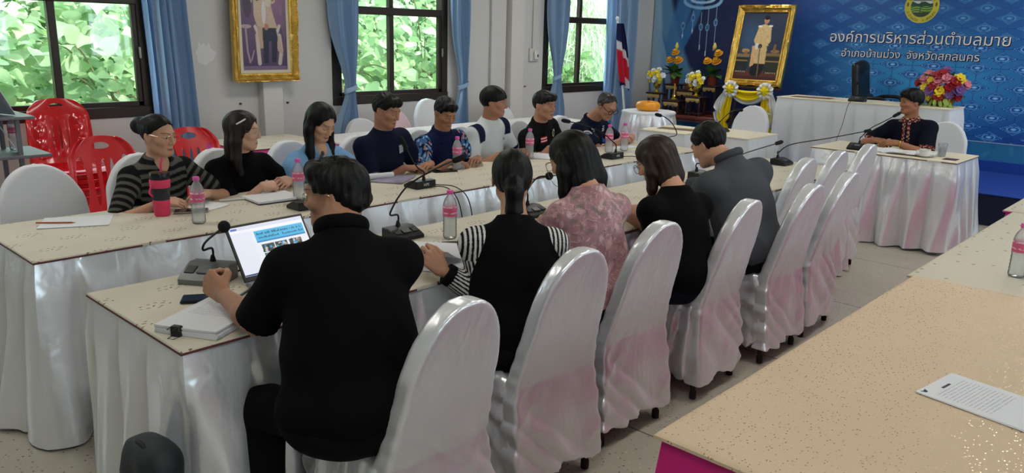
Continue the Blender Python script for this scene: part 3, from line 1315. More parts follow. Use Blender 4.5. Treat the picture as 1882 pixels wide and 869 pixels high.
# filler patch on the plaster
m = MB()
pts = []
for k in range(40):
    a = 2 * math.pi * k / 40
    r = 1 + .10 * math.sin(3 * a + 1) + .07 * math.sin(7 * a)
    pts.append((3.26 + .085 * r * math.cos(a), WALL_Y - .0015, 1.40 + .075 * r * math.sin(a) + (.03 if .9 < a < 2.3 and k % 3 else 0)))
m.add(pts + [(3.26, WALL_Y - .002, 1.40)], [(k, (k + 1) % 40, 40) for k in range(40)])
tag(m.build('filler_patch', mat('filler', (222, 220, 218), .9), smooth=False), 'pale round smear of filler on the wall left of the gold framed picture', 'plaster patch')

# switch box and its conduit
t = thing('switch_box', (7.42, WALL_Y, 1.40), 'small white switch box on the wall left of the third window', 'switch')
m = MB(); m.box((7.42, WALL_Y - .012, 1.395), (.165, .024, .16), .006); m.build('back_plate', mat('switch_plastic', (206, 203, 196), .4), t)
m = MB(); m.box((7.44, WALL_Y - .038, 1.39), (.075, .03, .105), .012); bx = m.build('switch_cover', mat('switch_plastic_white', (226, 225, 220), .35), t)
m = MB(); m.box((7.45, WALL_Y - .056, 1.385), (.016, .008, .035), .002); m.build('rocker', mat('black_plastic', (22, 22, 24), .4), bx)
m = MB(); m.tube([(7.40, WALL_Y - .012, 1.47), (7.40, WALL_Y - .012, 2.98)], .011, 8); m.build('conduit', mat('conduit', (205, 201, 196), .6), t)
for i, (x, z) in enumerate(((3.55, .98), (4.02, .97), (7.28, 1.02))):
    m = MB(); m.ell((x, WALL_Y - .006, z), (.012, .010, .010)); m.tube([(x, WALL_Y, z), (x, WALL_Y - .03, z + .004)], .004, 6)
    tag(m.build('wall_hook', mat('old_screw', (92, 86, 80), .5, .6)), ['dark screw in the wall left of the grey pilaster', 'dark screw in the wall right of the grey pilaster', 'dark screw low on the wall under the switch box'][i], 'screw', 'screws left in the wall')

# stage
STG = mat('stage_carpet_blue', (22, 66, 158), .85, noise=(6, .08), bump=(300, .2, .004))
STN = mat('stage_front_navy', (16, 24, 58), .75)
m = MB(); m.box((9.21, 2.2, .145), (1.58, 8.6, .29), .004); struct(m.build('trim_4', STN))
m = MB(); m.box((9.21, 2.2, .297), (1.60, 8.6, .012), .003); struct(m.build('trim_5', STG))
m = MB(); m.box((9.975, 2.2, .36), (.03, 8.6, .115), .003); struct(m.build('trim_6', STG))


# ---------------------------------------------------------------- curtains
CURT = mat('blue_satin_curtain', (146, 176, 208), .36, spec=.5, sheen=.2, bump=(30, .12, .006, (1, 1, .12)))
SHEER = mat('curtain_lining', (150, 190, 236), .6)  # pale blue puts the window's backlight into the curtain edge's colour


def curtain(name, x0, x1, label, tie=None, tiex=None, n=6, amp=.045, y=6.50, zt=2.72, zb=.03, seed=0.0, m_=CURT, tw=.11):
    root = thing(name, ((x0 + x1) / 2, y, 0), label, 'curtain', 'blue curtains beside the windows')
    nu, nvv = n * 14, 70
    P = np.zeros((nu, nvv, 3))
    xc, w = (x0 + x1) / 2, x1 - x0
    for j in range(nvv):
        z = zb + (zt - zb) * j / (nvv - 1)
        if tie:
            q = math.exp(-((z - tie) / (.42 if z > tie else .30)) ** 2)
            q2 = math.exp(-((z - tie) / .035) ** 2)
            c = xc + (tiex - xc) * q
            ww = w * (1 - (1 - tw / w) * q) * (1.0 if z > tie else .92)
        else:
            q = q2 = 0
            c = xc + .02 * math.sin(z * 2 + seed)
            ww = w * (1 - .03 * z)
        A = amp * (1 - .45 * q) * (1 - .5 * q2)
        for i in range(nu):
            u = i / (nu - 1)
            ph = 2 * math.pi * n * u + .5 * math.sin(z * 1.3 + seed + u * 5)
            P[i, j] = (c + (u - .5) * ww + .18 * ww / n * math.sin(ph * 2) * .5, y + A * (math.sin(ph) + .3 * math.sin(2.3 * ph + seed)), z)
    mb = MB(); mb.grid(P)
    mb.build('curtain_panel', m_, root)
    if tie:
        mb = MB()
        pts = []
        for k in range(24):
            a = 2 * math.pi * k / 24
            pts.append((tiex + (tw / 2 + .018) * math.cos(a), y + (amp * .75) * math.sin(a), tie + .022 * math.cos(a)))
        P = np.zeros((24, 5, 3))
        for k in range(24):
            for j in range(5):
                P[k, j] = (pts[k][0], pts[k][1], pts[k][2] + (j - 2) * .012)
                P[k, j, 1] += (.006 * (1 - abs(j - 2) / 2)) * math.sin(2 * math.pi * k / 24) + .002 * math.sin(k * 2.1)
        mb.grid(P, closeu=True)
        mb.build('tieback', m_, root)
    m2 = MB(); m2.tube([(x0 - .03, y, zt + .01), (x1 + .03, y, zt + .01)], .014, 8); m2.build('curtain_rail', mat('rail', (200, 196, 190), .4, .5), root)
    return root


curtain('curtain', 2.80, 3.10, 'straight blue curtain right of the leftmost window behind the red chair', n=5, amp=.04, seed=.4)
curtain('curtain', 4.42, 4.76, 'blue curtain tied back at the left side of the middle window', tie=1.08, tiex=4.66, n=6, seed=1.0)
curtain('curtain', 5.99, 6.25, 'blue curtain tied back at the right side of the middle window', tie=1.07, tiex=6.17, n=5, seed=2.0)
curtain('curtain', 7.58, 7.92, 'blue curtain tied back at the left side of the third window beside the switch box', tie=1.13, tiex=7.78, n=6, seed=3.0)
curtain('curtain', 8.94, 9.40, 'loose blue curtain right of the third window behind the national flag', n=7, amp=.05, seed=4.2)
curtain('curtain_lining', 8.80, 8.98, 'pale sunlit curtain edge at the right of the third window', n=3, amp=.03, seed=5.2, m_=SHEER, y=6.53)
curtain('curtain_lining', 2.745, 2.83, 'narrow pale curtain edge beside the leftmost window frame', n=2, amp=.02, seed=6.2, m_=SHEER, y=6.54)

# ================================================================ tables
SATIN = mat('white_satin', (240, 242, 246), .28, .5, spec=.6, bump=(8, .38, .03, (1, 1, .55)))
COTTON = mat('white_cotton', (222, 224, 228), .7, spec=.3, bump=(160, .1, .003))
PINKS = mat('pink_satin', (222, 74, 158), .32, .2, spec=.5, bump=(9, .25, .02, (1, 1, .35)))
MAGS = mat('magenta_satin', (206, 36, 126), .40, .2, spec=.4, bump=(9, .2, .02, (1, 1, .35)))
MAROON = mat('maroon_edging', (98, 48, 48), .7)
WOOD = mat('table_board', (96, 66, 44), .5, noise=(8, .2))
STEEL = mat('dark_steel', (48, 47, 48), .4, .7)


def cloth_pattern():
    m = mat('cream_cloth_with_brown_leaf_print', (214, 202, 174), .62, spec=.3, bump=(220, .12, .002))
    T = nodes_of(m)
    x, y, z = T.xyz(T.coord())
    # staggered clusters of little leaves
    cx, cy = .25, .15
    row = (y / cy).floor()
    xs = x / cx + row * 0.5 + T.noise(None, 1.0) * 0
    u = (xs.fract() - 0.5) * cx
    v = ((y / cy).fract() - 0.5) * cy
    mk = None
    for (a, b, ang, sx, sy) in ((-.045, .012, .5, .0075, .0032), (-.030, -.014, -.3, .0075, .0032), (-.016, .020, .2, .0065, .003), (-.008, -.004, .9, .008, .0033),
                                (.008, .022, -.6, .0065, .003), (.012, -.018, .3, .0075, .0032), (.026, .006, -.2, .008, .0034), (.043, -.010, .7, .0065, .003), (.038, .022, .1, .006, .003),
                                (-.052, -.012, .0, .006, .0028), (.000, -.028, .2, .006, .0028)):
        ca, sa = math.cos(ang), math.sin(ang)
        p = ((u - a) * (ca / sx) + (v - b) * (sa / sx))
        q = ((v - b) * (ca / sy) - (u - a) * (sa / sy))
        e = (p * p + q * q).lt(1.0)
        mk = e if mk is None else mk.max(e)
    f = T.noise(T.coord(), 5, 3)
    base = T.mix(f, lin((204, 197, 178)), lin((220, 213, 195)))
    T.put(T.b.inputs['Base Color'], T.mix(mk * .85, base, lin((104, 82, 68))))
    return m


CLOTH = cloth_pattern()


def lace_pattern(name, base, dark, sc, thr, metal):
    m = mat(name, base, .6, spec=.35, bump=(200, .15, .002))
    T = nodes_of(m)
    oc = T.coord()
    d = T.voro(T.scale(oc, 1, 1.6, 1), sc)
    rnd = T.xyz(T.voro(T.scale(oc, 1, 1.6, 1), sc, 'Color'))[0]
    spot = d.lt(thr) * rnd.gt(.25)
    vine = (T.noise(oc, sc * .5, 2, dist=1.5) - .5).abs().lt(.012)
    k = spot.max(vine * .45)
    b = T.mix(T.noise(oc, 2.5, 4), lin([q * .94 for q in base]), lin(base))
    T.put(T.b.inputs['Base Color'], T.mix(k * .36, b, lin(dark)))
    T.put(T.b.inputs['Metallic'], k * metal)
    T.put(T.b.inputs['Roughness'], .62 - k * .40)
    return m


GOLDCLOTH = lace_pattern('beige_cloth_with_gold_sprigs', (220, 196, 164), (150, 126, 92), 72, .20, .6)
CREAMCLOTH = lace_pattern('cream_damask_cloth', (208, 202, 182), (188, 176, 150), 16, .20, .1)
WHITELACE = lace_pattern('white_lace_cloth', (226, 222, 216), (206, 200, 192), 40, .2, 0)
PLAINCREAM = mat('cream_cloth', (222, 214, 190), .65, noise=(5, .05), bump=(200, .12, .002))


def skirt(mb, path, z0, z1, pleat=.24, amp=.03, flare=.05, seed=0, nv=22, ruff=.020, close=False):
    path = np.array(path, float)
    pts, nr, uu = [], [], []
    L = 0
    n = len(path)
    for i in range(n if close else n - 1):
        a, b = path[i], path[(i + 1) % n]
        d = b - a
        l = np.linalg.norm(d)
        k = max(int(l / .010), 2)
        nm = np.array([d[1], -d[0]]) / l
        for t in np.linspace(0, 1, k, endpoint=(not close and i == n - 2)):
            pts.append(a + d * t); nr.append(nm); uu.append(L + l * t)
        L += l
    pts, nr, uu = np.array(pts), np.array(nr), np.array(uu)
    ns = nr.copy()
    for _ in range(6):
        q = ns.copy()
        if close: q = (np.roll(ns, 1, 0) + np.roll(ns, -1, 0) + ns) / 3
        else: q[1:-1] = (ns[:-2] + ns[2:] + ns[1:-1]) / 3
        ns = q / np.linalg.norm(q, axis=1)[:, None]
    P = np.zeros((len(pts), nv, 3))
    ph = uu / pleat + .10 * np.sin(uu * 2.1 + seed) + seed * .37
    fr_ = ph - np.floor(ph)
    pid = np.floor(ph)
    rnd = np.abs(np.sin(pid * 12.9898 + seed * 4.1))
    rnd2 = np.abs(np.sin(pid * 7.233 + seed * 2.7))
    tg = np.stack([-ns[:, 1], ns[:, 0]], 1)
    for j in range(nv):
        t = j / (nv - 1)
        z = z1 + (z0 - z1) * t
        # a pleat opens below a pinched top: deep narrow groove between gently bellied panels
        gw = .05 + .16 * min(t * 1.6, 1)
        dd = np.minimum(fr_, 1 - fr_)
        groove = np.exp(-(dd / gw) ** 2)
        belly = np.sin(np.pi * fr_) ** .8 * (.35 + .65 * rnd)
        ripple = np.sin(2 * np.pi * (fr_ * 2.0 + rnd2) + 2.5 * t) * t * t * (.3 + .7 * rnd2)
        off = .006 + flare * t ** 1.3 + ruff * min(t * 6, 1) + amp * (.30 + .70 * t) * (.9 * belly * t ** .7 - .85 * groove * min(t * 4, 1)) + .35 * amp * ripple
        off = np.maximum(off, .003 + .02 * t)
        side = (.035 * t ** 1.5) * (rnd - .5) * 2 + .012 * t * np.sin(2 * np.pi * fr_ + 3 * rnd2)
        P[:, j, :2] = pts + ns * off[:, None] + tg * side[:, None]
        P[:, j, 2] = z + (.010 * np.sin(uu * 5 + seed) if j == nv - 1 else 0)
    mb.grid(P, closeu=close)
    return mb


def table(name, x0, x1, y0, y1, h, label, cloth, skm, sides, cat='table', group=None, edge=MAROON, pleat=.24, amp=.03, flare=.05, seed=0,
          rz=0.0, ov=.012, z0=.02, base=0.0, path=None):
    """sides: which sides wear the skirt, as a path in table corners"""
    cx, cy = (x0 + x1) / 2, (y0 + y1) / 2
    root = thing(name, (cx, cy, base), label, cat, group, rz)
    hx, hy = (x1 - x0) / 2, (y1 - y0) / 2
    m = MB(); m.box((0, 0, h - .022), (2 * hx - .01, 2 * hy - .01, .028), .004)
    local(m.build('table_board', WOOD, root))
    # cloth: top with a short soft overhang
    nx, ny = max(int(2 * hx / .05), 6), max(int(2 * hy / .05), 6)
    xs = np.concatenate([[-hx - ov, -hx - ov, -hx - ov * .7], np.linspace(-hx, hx, nx), [hx + ov * .7, hx + ov, hx + ov]])
    ys = np.concatenate([[-hy - ov, -hy - ov, -hy - ov * .7], np.linspace(-hy, hy, ny), [hy + ov * .7, hy + ov, hy + ov]])
    zx = np.concatenate([[-.014, -.006, -.0015], np.zeros(nx), [-.0015, -.006, -.014]])
    zy = np.concatenate([[-.014, -.006, -.0015], np.zeros(ny), [-.0015, -.006, -.014]])
    P = np.zeros((len(xs), len(ys), 3))
    P[:, :, 0] = xs[:, None]; P[:, :, 1] = ys[None]
    P[:, :, 2] = h + np.minimum(zx[:, None], zy[None]) + .0008 * np.sin(xs[:, None] * 9 + seed) * np.sin(ys[None] * 11)
    m = MB(); m.grid(P)
    fi = np.array([1 if np.mean([P.reshape(-1, 3)[k][2] for k in f]) < h - .0095 else 0 for f in m.f])
    m.i = list(fi)
    local(m.build('tablecloth', [cloth, edge], root))
    m = MB()
    C = {'a': (-hx, -hy), 'b': (hx, -hy), 'c': (hx, hy), 'd': (-hx, hy)}
    for sd in sides:
        pp = [C[q] if q in C else None for q in sd]
        skirt(m, pp if path is None else path, z0, h - .010, pleat, amp, flare, seed)
    local(m.build('table_skirt', skm, root))
    for sx in (-1, 1):
        for sy in (-1, 1):
            m = MB(); m.tube([(sx * (hx - .08), sy * (hy - .08), h - .04), (sx * (hx - .06), sy * (hy - .07), 0)], .014, 8)
            local(m.build('leg', STEEL, root))
    return root


# path order so that the outward normal points out: a->b is the -y side, b->c the +x side, c->d the +y side, d->a the -x side
TB = .75
table('long_table', .91, 5.88, 3.35, 4.06, TB, 'far long table in cream cloth and white pleated skirt nearer the windows', CLOTH, SATIN, ['dabc'],
      group=None, pleat=.235, amp=.075, flare=.05, seed=1)
table('long_table', .92, 5.88, 2.12, 2.81, TB, 'near long table in cream cloth with the laptop and mixer microphone on it', CLOTH, SATIN, ['cdab'],
      pleat=.21, amp=.075, flare=.02, seed=3)
table('small_table', 6.93, 7.55, 1.68, 2.83, TB, 'white skirted table the man with the red placket sits behind', PLAINCREAM, SATIN, ['cdab', ], edge=mat('brown_edge', (120, 96, 70), .7), pleat=.20, amp=.07, flare=.04, seed=5)
table('small_table', 6.93, 7.53, 3.45, 4.0, TB, 'empty skirted table in front of the portrait easel with one chair behind', PLAINCREAM, COTTON, ['cdab'], pleat=.17, amp=.02, flare=.03, seed=6, edge=PLAINCREAM)
table('small_table', 6.75, 7.35, 4.02, 4.52, TB, 'small skirted table with a brown mat in front of the drum shaped table', PLAINCREAM, COTTON, ['cdab'], pleat=.17, amp=.02, flare=.03, seed=7, edge=PLAINCREAM)
table('head_table', 8.62, 9.12, 2.23, 3.98, .735, 'long white skirted head table on the stage with the flowers', PLAINCREAM, COTTON, ['cdabc'], base=.303, pleat=.22, amp=.05, flare=.02, seed=8, edge=PLAINCREAM)
table('side_table', 1.50, 3.34, -.62, .88, TB, 'big table with beige gold sprigged cloth and magenta skirt in the right foreground', GOLDCLOTH, MAGS, ['cdab'], pleat=.5, amp=.015, flare=.01, seed=9, edge=GOLDCLOTH, ov=.02)
table('side_table', 3.36, 5.10, -.62, .90, TB, 'cream damask table behind the beige gold sprigged table at the right edge', CREAMCLOTH, PINKS, ['cdab'], pleat=.4, amp=.015, flare=.01, seed=10, edge=CREAMCLOTH, ov=.02)
table('side_table', 5.16, 6.9, -.60, .95, TB, 'farthest cream table at the right edge with a pink border showing', CREAMCLOTH, PINKS, ['cdab'], pleat=.4, amp=.015, flare=.01, seed=11, edge=PINKS, ov=.02)
table('wall_table', 2.98, 3.72, 5.50, 6.12, TB, 'cream topped table with pink skirt against the wall below the gold framed picture', CLOTH, PINKS, ['dabc'], pleat=.15, amp=.03, flare=.03, seed=12, edge=MAROON)
table('wall_table', 3.76, 6.9, 5.20, 5.88, TB, 'white lace topped table with pink skirt under the middle window', WHITELACE, PINKS, ['dabc'], pleat=.15, amp=.03, flare=.03, seed=13, edge=WHITELACE)

# drum-shaped table
rt = thing('round_table', (8.02, 5.28, 0), 'small round table draped in white pleats beneath the orange cushion', 'table')
m = MB()
ring = [(.30 * math.cos(2 * math.pi * k / 48), -.30 * math.sin(2 * math.pi * k / 48)) for k in range(48)]
ring = [(-a, b) for a, b in ring]
skirt(m, ring, .02, .79, .13, .075, .02, 4, close=True, ruff=.022)
local(m.build('table_skirt', SATIN, rt))
m = MB(); m.lathe([(0, .80), (.295, .80), (.312, .797), (.318, .785), (.318, .775)], (0, 0, 0), 48); local(m.build('tablecloth', COTTON, rt))
m = MB(); m.lathe([(.05, .0), (.2, .01), (.03, .05), (.03, .74), (.3, .76), (.3, .785)], (0, 0, 0), 24); local(m.build('pedestal', WOOD, rt))

# ================================================================ chairs
def cover_mesh(seed=0.0, wr=.010, wide=0.0):
    S = SDF()

    def xb(z): return np.where(z > .45, -.21 - .26 * (z - .45), -.21 - .085 * (.45 - z))

    def back(X, Y, Z):
        w = .205 + wide - .032 * np.clip((Z - .42) / .25, 0, 1) + .03 * np.clip((.45 - Z) / .45, 0, 1)
        top = np.clip((Z - .66) / .290, 0, 1)
        w = w * np.sqrt(np.clip(1 - top ** 2.3, 0.0004, 1))
        th = .034 + .010 * np.clip((.6 - Z) / .5, 0, 1)
        a = np.abs(X - xb(Z)) - th
        b = np.abs(Y) - w
        b = b * np.where(top > .2, .75, 1)
        d = np.maximum(a, b)
        q = np.sqrt(np.maximum(a + .014, 0) ** 2 + np.maximum(b + .014, 0) ** 2) - .014 + np.minimum(np.maximum(a + .014, b + .014), 0)
        return np.maximum(np.maximum(q, Z - .953), .085 + .012 * np.sin(Y * 20 + seed) - Z)
    S.fn(back, (-.40, -.28, .03), (-.12, .28, .96), .012)

    def seat(X, Y, Z):
        t = np.clip((.46 - Z) / .42, 0, 1)
        an = np.arctan2(Y, X + .02)
        fl = .018 * t + .018 * t * np.sin(an * 11 + seed + 2 * np.sin(Z * 7 + seed)) + .010 * np.sin(an * 23 + seed + 1.5 * np.sin(Z * 9)) * (.25 + .75 * t)
        hx, hy = .20 + fl, .212 + fl
        a, b, c = np.abs(X + .01) - hx + .04, np.abs(Y) - hy + .04, np.abs(Z - .280) - .190 + .03
        return np.sqrt(np.maximum(a, 0) ** 2 + np.maximum(b, 0) ** 2 + np.maximum(c, 0) ** 2) + np.minimum(np.maximum(a, np.maximum(b, c)), 0) - .035
    S2 = SDF()
    S2.fn(seat, (-.26, -.28, .03), (.25, .28, .50), .01)

    def disp(X, Y, Z):
        lowr = np.clip((.62 - Z) / .40, 0.05, 1)
        a = np.sin(Z * 21 + Y * 9 + 2.4 * np.sin(Y * 11 + Z * 5 + seed) + seed)
        b = np.sin(Y * 26 - Z * 10 + 2.0 * np.sin(Z * 9 + seed * 2))
        edge = np.clip((np.abs(Y) - .15) / .06, 0, 1) * np.sin(Z * 75 + seed + 3 * np.sin(Z * 13))
        c = np.abs(np.sin(Z * 17 - Y * 13 + 2.6 * np.sin(Y * 8 - Z * 7 + seed * 1.7)))
        return wr * lowr * (.6 * np.abs(a) + .55 * b + 1.1 * (.6 - c) - .3) + .0022 * edge
    S.disp = disp

    def disp2(X, Y, Z):
        a = np.sin(Z * 30 + (X + Y) * 14 + 2.5 * np.sin((X - Y) * 13 + seed))
        c = np.abs(np.sin(Z * 23 - (X - Y) * 17 + 2.8 * np.sin((X + Y) * 9 + Z * 8 + seed)))
        return wr * (.9 * (np.abs(a) - .5) + .9 * (.6 - c)) + .004 * np.sin((X * 1.1 + Y) * 60 + Z * 14 + seed)
    S2.disp = disp2
    return S.mesh(.0075), S2.mesh(.0075)


def cover_chair(label, satin=True, seed=0.0, loc=(0, 0, 0), rz=0.0, group=None):
    root = thing('banquet_chair', (0, 0, 0), label, 'chair', group)
    (v, f), (v2, f2) = cover_mesh(seed, .011 if satin else .004, 0 if satin else .034)
    mt = SATIN if satin else COTTON
    put('back_cover', v, f, mt, root)
    put('seat_cover', v2, f2, mt, root)
    for sx, sy in ((-.235, -.19), (-.235, .19), (.17, -.18), (.17, .18)):
        m = MB()
        m.tube([(sx * .8, sy * .95, .40), (sx, sy, .035)], .0125, 8)
        lg = m.build('leg', STEEL, root)
        m = MB(); m.lathe([(.015, 0), (.0165, .004), (.0165, .035), (.012, .042)], (sx, sy, 0), 10)
        m.build('rubber_foot', mat('black_rubber', (24, 22, 22), .7), lg)
    root.location = loc
    root.rotation_euler = (0, 0, rz)
    root.matrix_basis = Matrix.LocRotScale(Vector(loc), Matrix.Rotation(rz, 3, 'Z'), None)
    return root


R90 = math.pi / 2
NEAR = [(1.42, 1.82, 'white satin covered chair of the man at the laptop', 0), (2.10, 1.93, 'white satin covered chair behind the woman with the ponytail', -4),
        (2.66, 1.97, 'white satin covered chair behind the woman in the pink floral blouse', -3), (3.31, 1.95, 'white satin covered chair behind the woman with shoulder length brown hair', 2),
        (3.95, 1.92, 'white satin covered chair behind the man in the grey jacket', 0), (4.47, 1.94, 'empty satin covered chair next beyond the grey jacketed man\'s chair, pulled out', 3)]
chA = cover_chair(NEAR[0][2], True, 0.3, (NEAR[0][0], NEAR[0][1], 0), R90 + math.radians(NEAR[0][3]), 'satin covered chairs along the near table')
chB = cover_chair(NEAR[1][2], True, 2.1, (NEAR[1][0], NEAR[1][1], 0), R90 + math.radians(NEAR[1][3]), 'satin covered chairs along the near table')
for k, (x, y, lb, a) in enumerate(NEAR[2:]):
    dup(chA if k % 2 else chB, (x, y, 0), R90 + math.radians(a), lb, 'satin covered chairs along the near table')
for k, (x, lb) in enumerate(((4.82, 'empty satin covered chair pushed in, first of three at the end of the near table'), (5.33, 'empty satin covered chair pushed in, middle of three at the end of the near table'),
                             (5.87, 'empty satin covered chair at the far end corner of the near table'))):
    dup(chB if k % 2 else chA, (x, 2.325, 0), R90, lb, 'satin covered chairs along the near table')
FAR = [(1.26, 4.10, 'empty white covered chair at the left end of the far table', True), (1.78, 4.17, 'white covered chair behind the woman in the striped top', True),
       (2.24, 4.10, 'white covered chair behind the woman with the hair clip', True), (2.74, 4.16, 'white covered chair behind the woman in the light blue blouse', True),
       (3.22, 4.12, 'white covered chair behind the man in the plain navy tee', True), (3.80, 4.16, 'white covered chair behind the man with patterned sleeves', True),
       (4.20, 4.14, 'white covered chair behind the young man in the white jersey', True), (4.86, 4.16, 'white covered chair behind the man with the yellow sleeve trim', True),
       (5.50, 4.20, 'white covered chair behind the man in black framed glasses', True)]
chC = cover_chair(FAR[0][2], False, 4.4, (FAR[0][0], FAR[0][1], 0), -R90, 'white covered chairs along the far table')
for k, (x, y, lb, _) in enumerate(FAR[1:]):
    dup(chC, (x, y, 0), -R90 + math.radians((-4, 5, 2, -3, 0, 4, -2, 3)[k]), lb, 'white covered chairs along the far table')
dup(chC, (7.86, 4.04, 0), math.pi, 'empty white covered chair in front of the portrait easel', 'single white covered chairs')
dup(chC, (7.90, 2.12, 0), math.pi, 'white covered chair of the man with the red placket', 'single white covered chairs')
PINKCOV = mat('pale_pink_cover', (228, 196, 206), .6)
for x, y, z, lb in ((4.62, 5.97, .86, 'low white covered chair under the left half of the middle window'), (5.47, 5.97, 1.02, 'tall white covered chair under the right corner of the middle window'),
                    (6.52, 5.97, .93, 'white covered chair against the wall behind the young man in the white jersey')):
    dup(chC, (x, y, 0), -R90, lb, 'chairs against the window wall', (1, 1, z))
pk = dup(chC, (4.98, 5.95, 0), -R90, 'pale pink covered chair under the middle window', 'chairs against the window wall', (1, 1, .94))
for c in pk.children:
    if 'cover' in c.name:
        c.data = c.data.copy(); c.data.materials[0] = PINKCOV


# ---------------------------------------------------------------- red plastic chairs
REDP = mat('red_plastic', (206, 10, 24), .16, spec=.6, coat=.5)


def red_chair(label, solid=False):
    root = thing('plastic_chair', (0, 0, 0), label, 'chair', 'red plastic chairs by the wall')

    def sheet(fn, nu, nv_, hole, th=.005, ells=()):
        mb = MB()

        def snap(u, v):         # pull grid points onto the rim of the nearest opening so that its edge runs smooth
            for cu, cv_, a, b in ells:
                e = math.hypot((u - cu) / a, (v - cv_) / b)
                if abs(e - 1) < max(.55 * 2 / (nu - 1) / a, .55 / (nv_ - 1) / b) and e > 1e-6:
                    return cu + (u - cu) / e, cv_ + (v - cv_) / e
            return u, v
        P = np.array([[fn(*snap(i / (nu - 1) * 2 - 1, j / (nv_ - 1))) for j in range(nv_)] for i in range(nu)])
        keep = np.array([[not hole((i + .5) / (nu - 1) * 2 - 1, (j + .5) / (nv_ - 1)) for j in range(nv_ - 1)] for i in range(nu - 1)])
        du = np.gradient(P, axis=0); dv = np.gradient(P, axis=1)
        N = np.cross(du, dv); N /= np.linalg.norm(N, axis=2)[:, :, None] + 1e-9
        A, B = P + N * th, P - N * th
        V_ = np.concatenate([A.reshape(-1, 3), B.reshape(-1, 3)])
        o = nu * nv_
        F = []
        for i in range(nu - 1):
            for j in range(nv_ - 1):
                if not keep[i, j]: continue
                a, b, c, d = i * nv_ + j, (i + 1) * nv_ + j, (i + 1) * nv_ + j + 1, i * nv_ + j + 1
                F.append((a, b, c, d)); F.append((a + o, d + o, c + o, b + o))
                for (p, q, ii, jj) in ((a, b, i, j - 1), (b, c, i + 1, j), (c, d, i, j + 1), (d, a, i - 1, j)):
                    if not (0 <= ii < nu - 1 and 0 <= jj < nv_ - 1) or not keep[ii, jj]:
                        F.append((p, p + o, q + o, q))
        mb.add(V_, F)
        return mb

    def bf(u, v):
        z = .42 + .46 * v
        w = .195 + .012 * math.sin(v * 3) - (.0 if v < .7 else .075 * ((v - .7) / .3) ** 2.4)
        rib = (.010 * math.cos(u * 10.5) * math.sin(min(max((v - .1) / .65, 0), 1) * math.pi) + .010 * math.exp(-((abs(u) - .62) / .14) ** 2) * abs(math.sin(v * 16)) * (.1 < v < .8)) if solid else .012 * math.exp(-((abs(u) - .95) / .12) ** 2)
        return (-.20 - .13 * v + .035 * u * u * (1 - .4 * v) + rib, u * w, z - .015 * u * u * v)

    if solid:
        EL = [(0, .885, .25, .042)] + [(c, .46, .045, .23) for c in (-.22, 0, .22)]
    else:
        EL = [(0, .875, .30, .045)] + [(c, .43, .165, .33) for c in (-.66, .66)] + [(c, .40, .075, .30) for c in (-.26, 0, .26)]

    def hole(u, v): return any(((u - c) / a) ** 2 + ((v - d) / b) ** 2 < 1 for c, d, a, b in EL)
    bk = sheet(bf, 131, 121, hole, ells=EL).build('backrest', REDP, root, sharp=60)
    sf = lambda u, v: (-.20 + .42 * v, u * (.205 + .02 * math.sin(v * 3)), .425 + .018 * u * u - .012 * math.sin(v * math.pi) - (.03 * max(v - .88, 0) / .12))
    sheet(sf, 30, 30, lambda u, v: abs(u) < .5 and .35 < v < .75 and int((u + 1) * 14) % 3 == 0 and int(v * 16) % 3 == 0).build('seat', REDP, root, sharp=60)
    m = MB()
    for sy in (-1, 1):
        m.box((.0, sy * .212, .395), (.41, .010, .05), .004)
    m.box((.205, 0, .39), (.012, .40, .055), .004)
    m.build('seat_rim', REDP, root)
    for sx, sy in ((-.20, -.2), (-.20, .2), (.20, -.2), (.20, .2)):
        m = MB()
        p0, p1 = np.array((sx, sy, .41)), np.array((sx * 1.22, sy * 1.12, 0))
        V_, F = [], []
        for t in np.linspace(0, 1, 7):
            c = p0 + (p1 - p0) * t
            w = .034 - .014 * t
            V_ += [(c[0] - np.sign(sx) * w, c[1], c[2]), (c[0], c[1], c[2]), (c[0], c[1] - np.sign(sy) * w, c[2]),
                   (c[0] - np.sign(sx) * .006, c[1] - np.sign(sy) * .006, c[2])]
        for i in range(6):
            for k in range(4):
                F.append((i * 4 + k, i * 4 + (k + 1) % 4, (i + 1) * 4 + (k + 1) % 4, (i + 1) * 4 + k))
        F += [(0, 1, 2, 3), (27, 26, 25, 24)]
        m.add(V_, F)
        m.build('leg', REDP, root, sharp=30)
    return root


def spot(o, x, y, z, rz):
    o.location = (x, y, z); o.rotation_euler = (0, 0, rz)
    o.matrix_basis = Matrix.LocRotScale(Vector((x, y, z)), Matrix.Rotation(rz, 3, 'Z'), None)
    return o


rs = red_chair('lowest red plastic chair of the stack under the leftmost window', True)
spot(rs, 1.93, 6.04, 0, math.radians(-100))
nm = ('second', 'third', 'fourth', 'fifth')
for k in range(1, 5):
    dup(rs, (1.93 + .003 * k, 6.04 + .010 * k, .056 * k), math.radians(-100), f'{nm[k - 1]} red plastic chair from the floor in the stack under the leftmost window' if k < 4 else 'topmost red plastic chair of the stack under the leftmost window', 'red plastic chairs by the wall')
rb = red_chair('single red plastic chair in front of the red stack behind the empty white chair', False)
spot(rb, 1.90, 5.16, 0, math.radians(-98))
dup(rb, (2.58, 5.30, 0), math.radians(-94), 'single red plastic chair between the striped woman and the woman with the hair clip', 'red plastic chairs by the wall', (1, 1, 1.06))
rb.scale = (1, 1, 1.06)
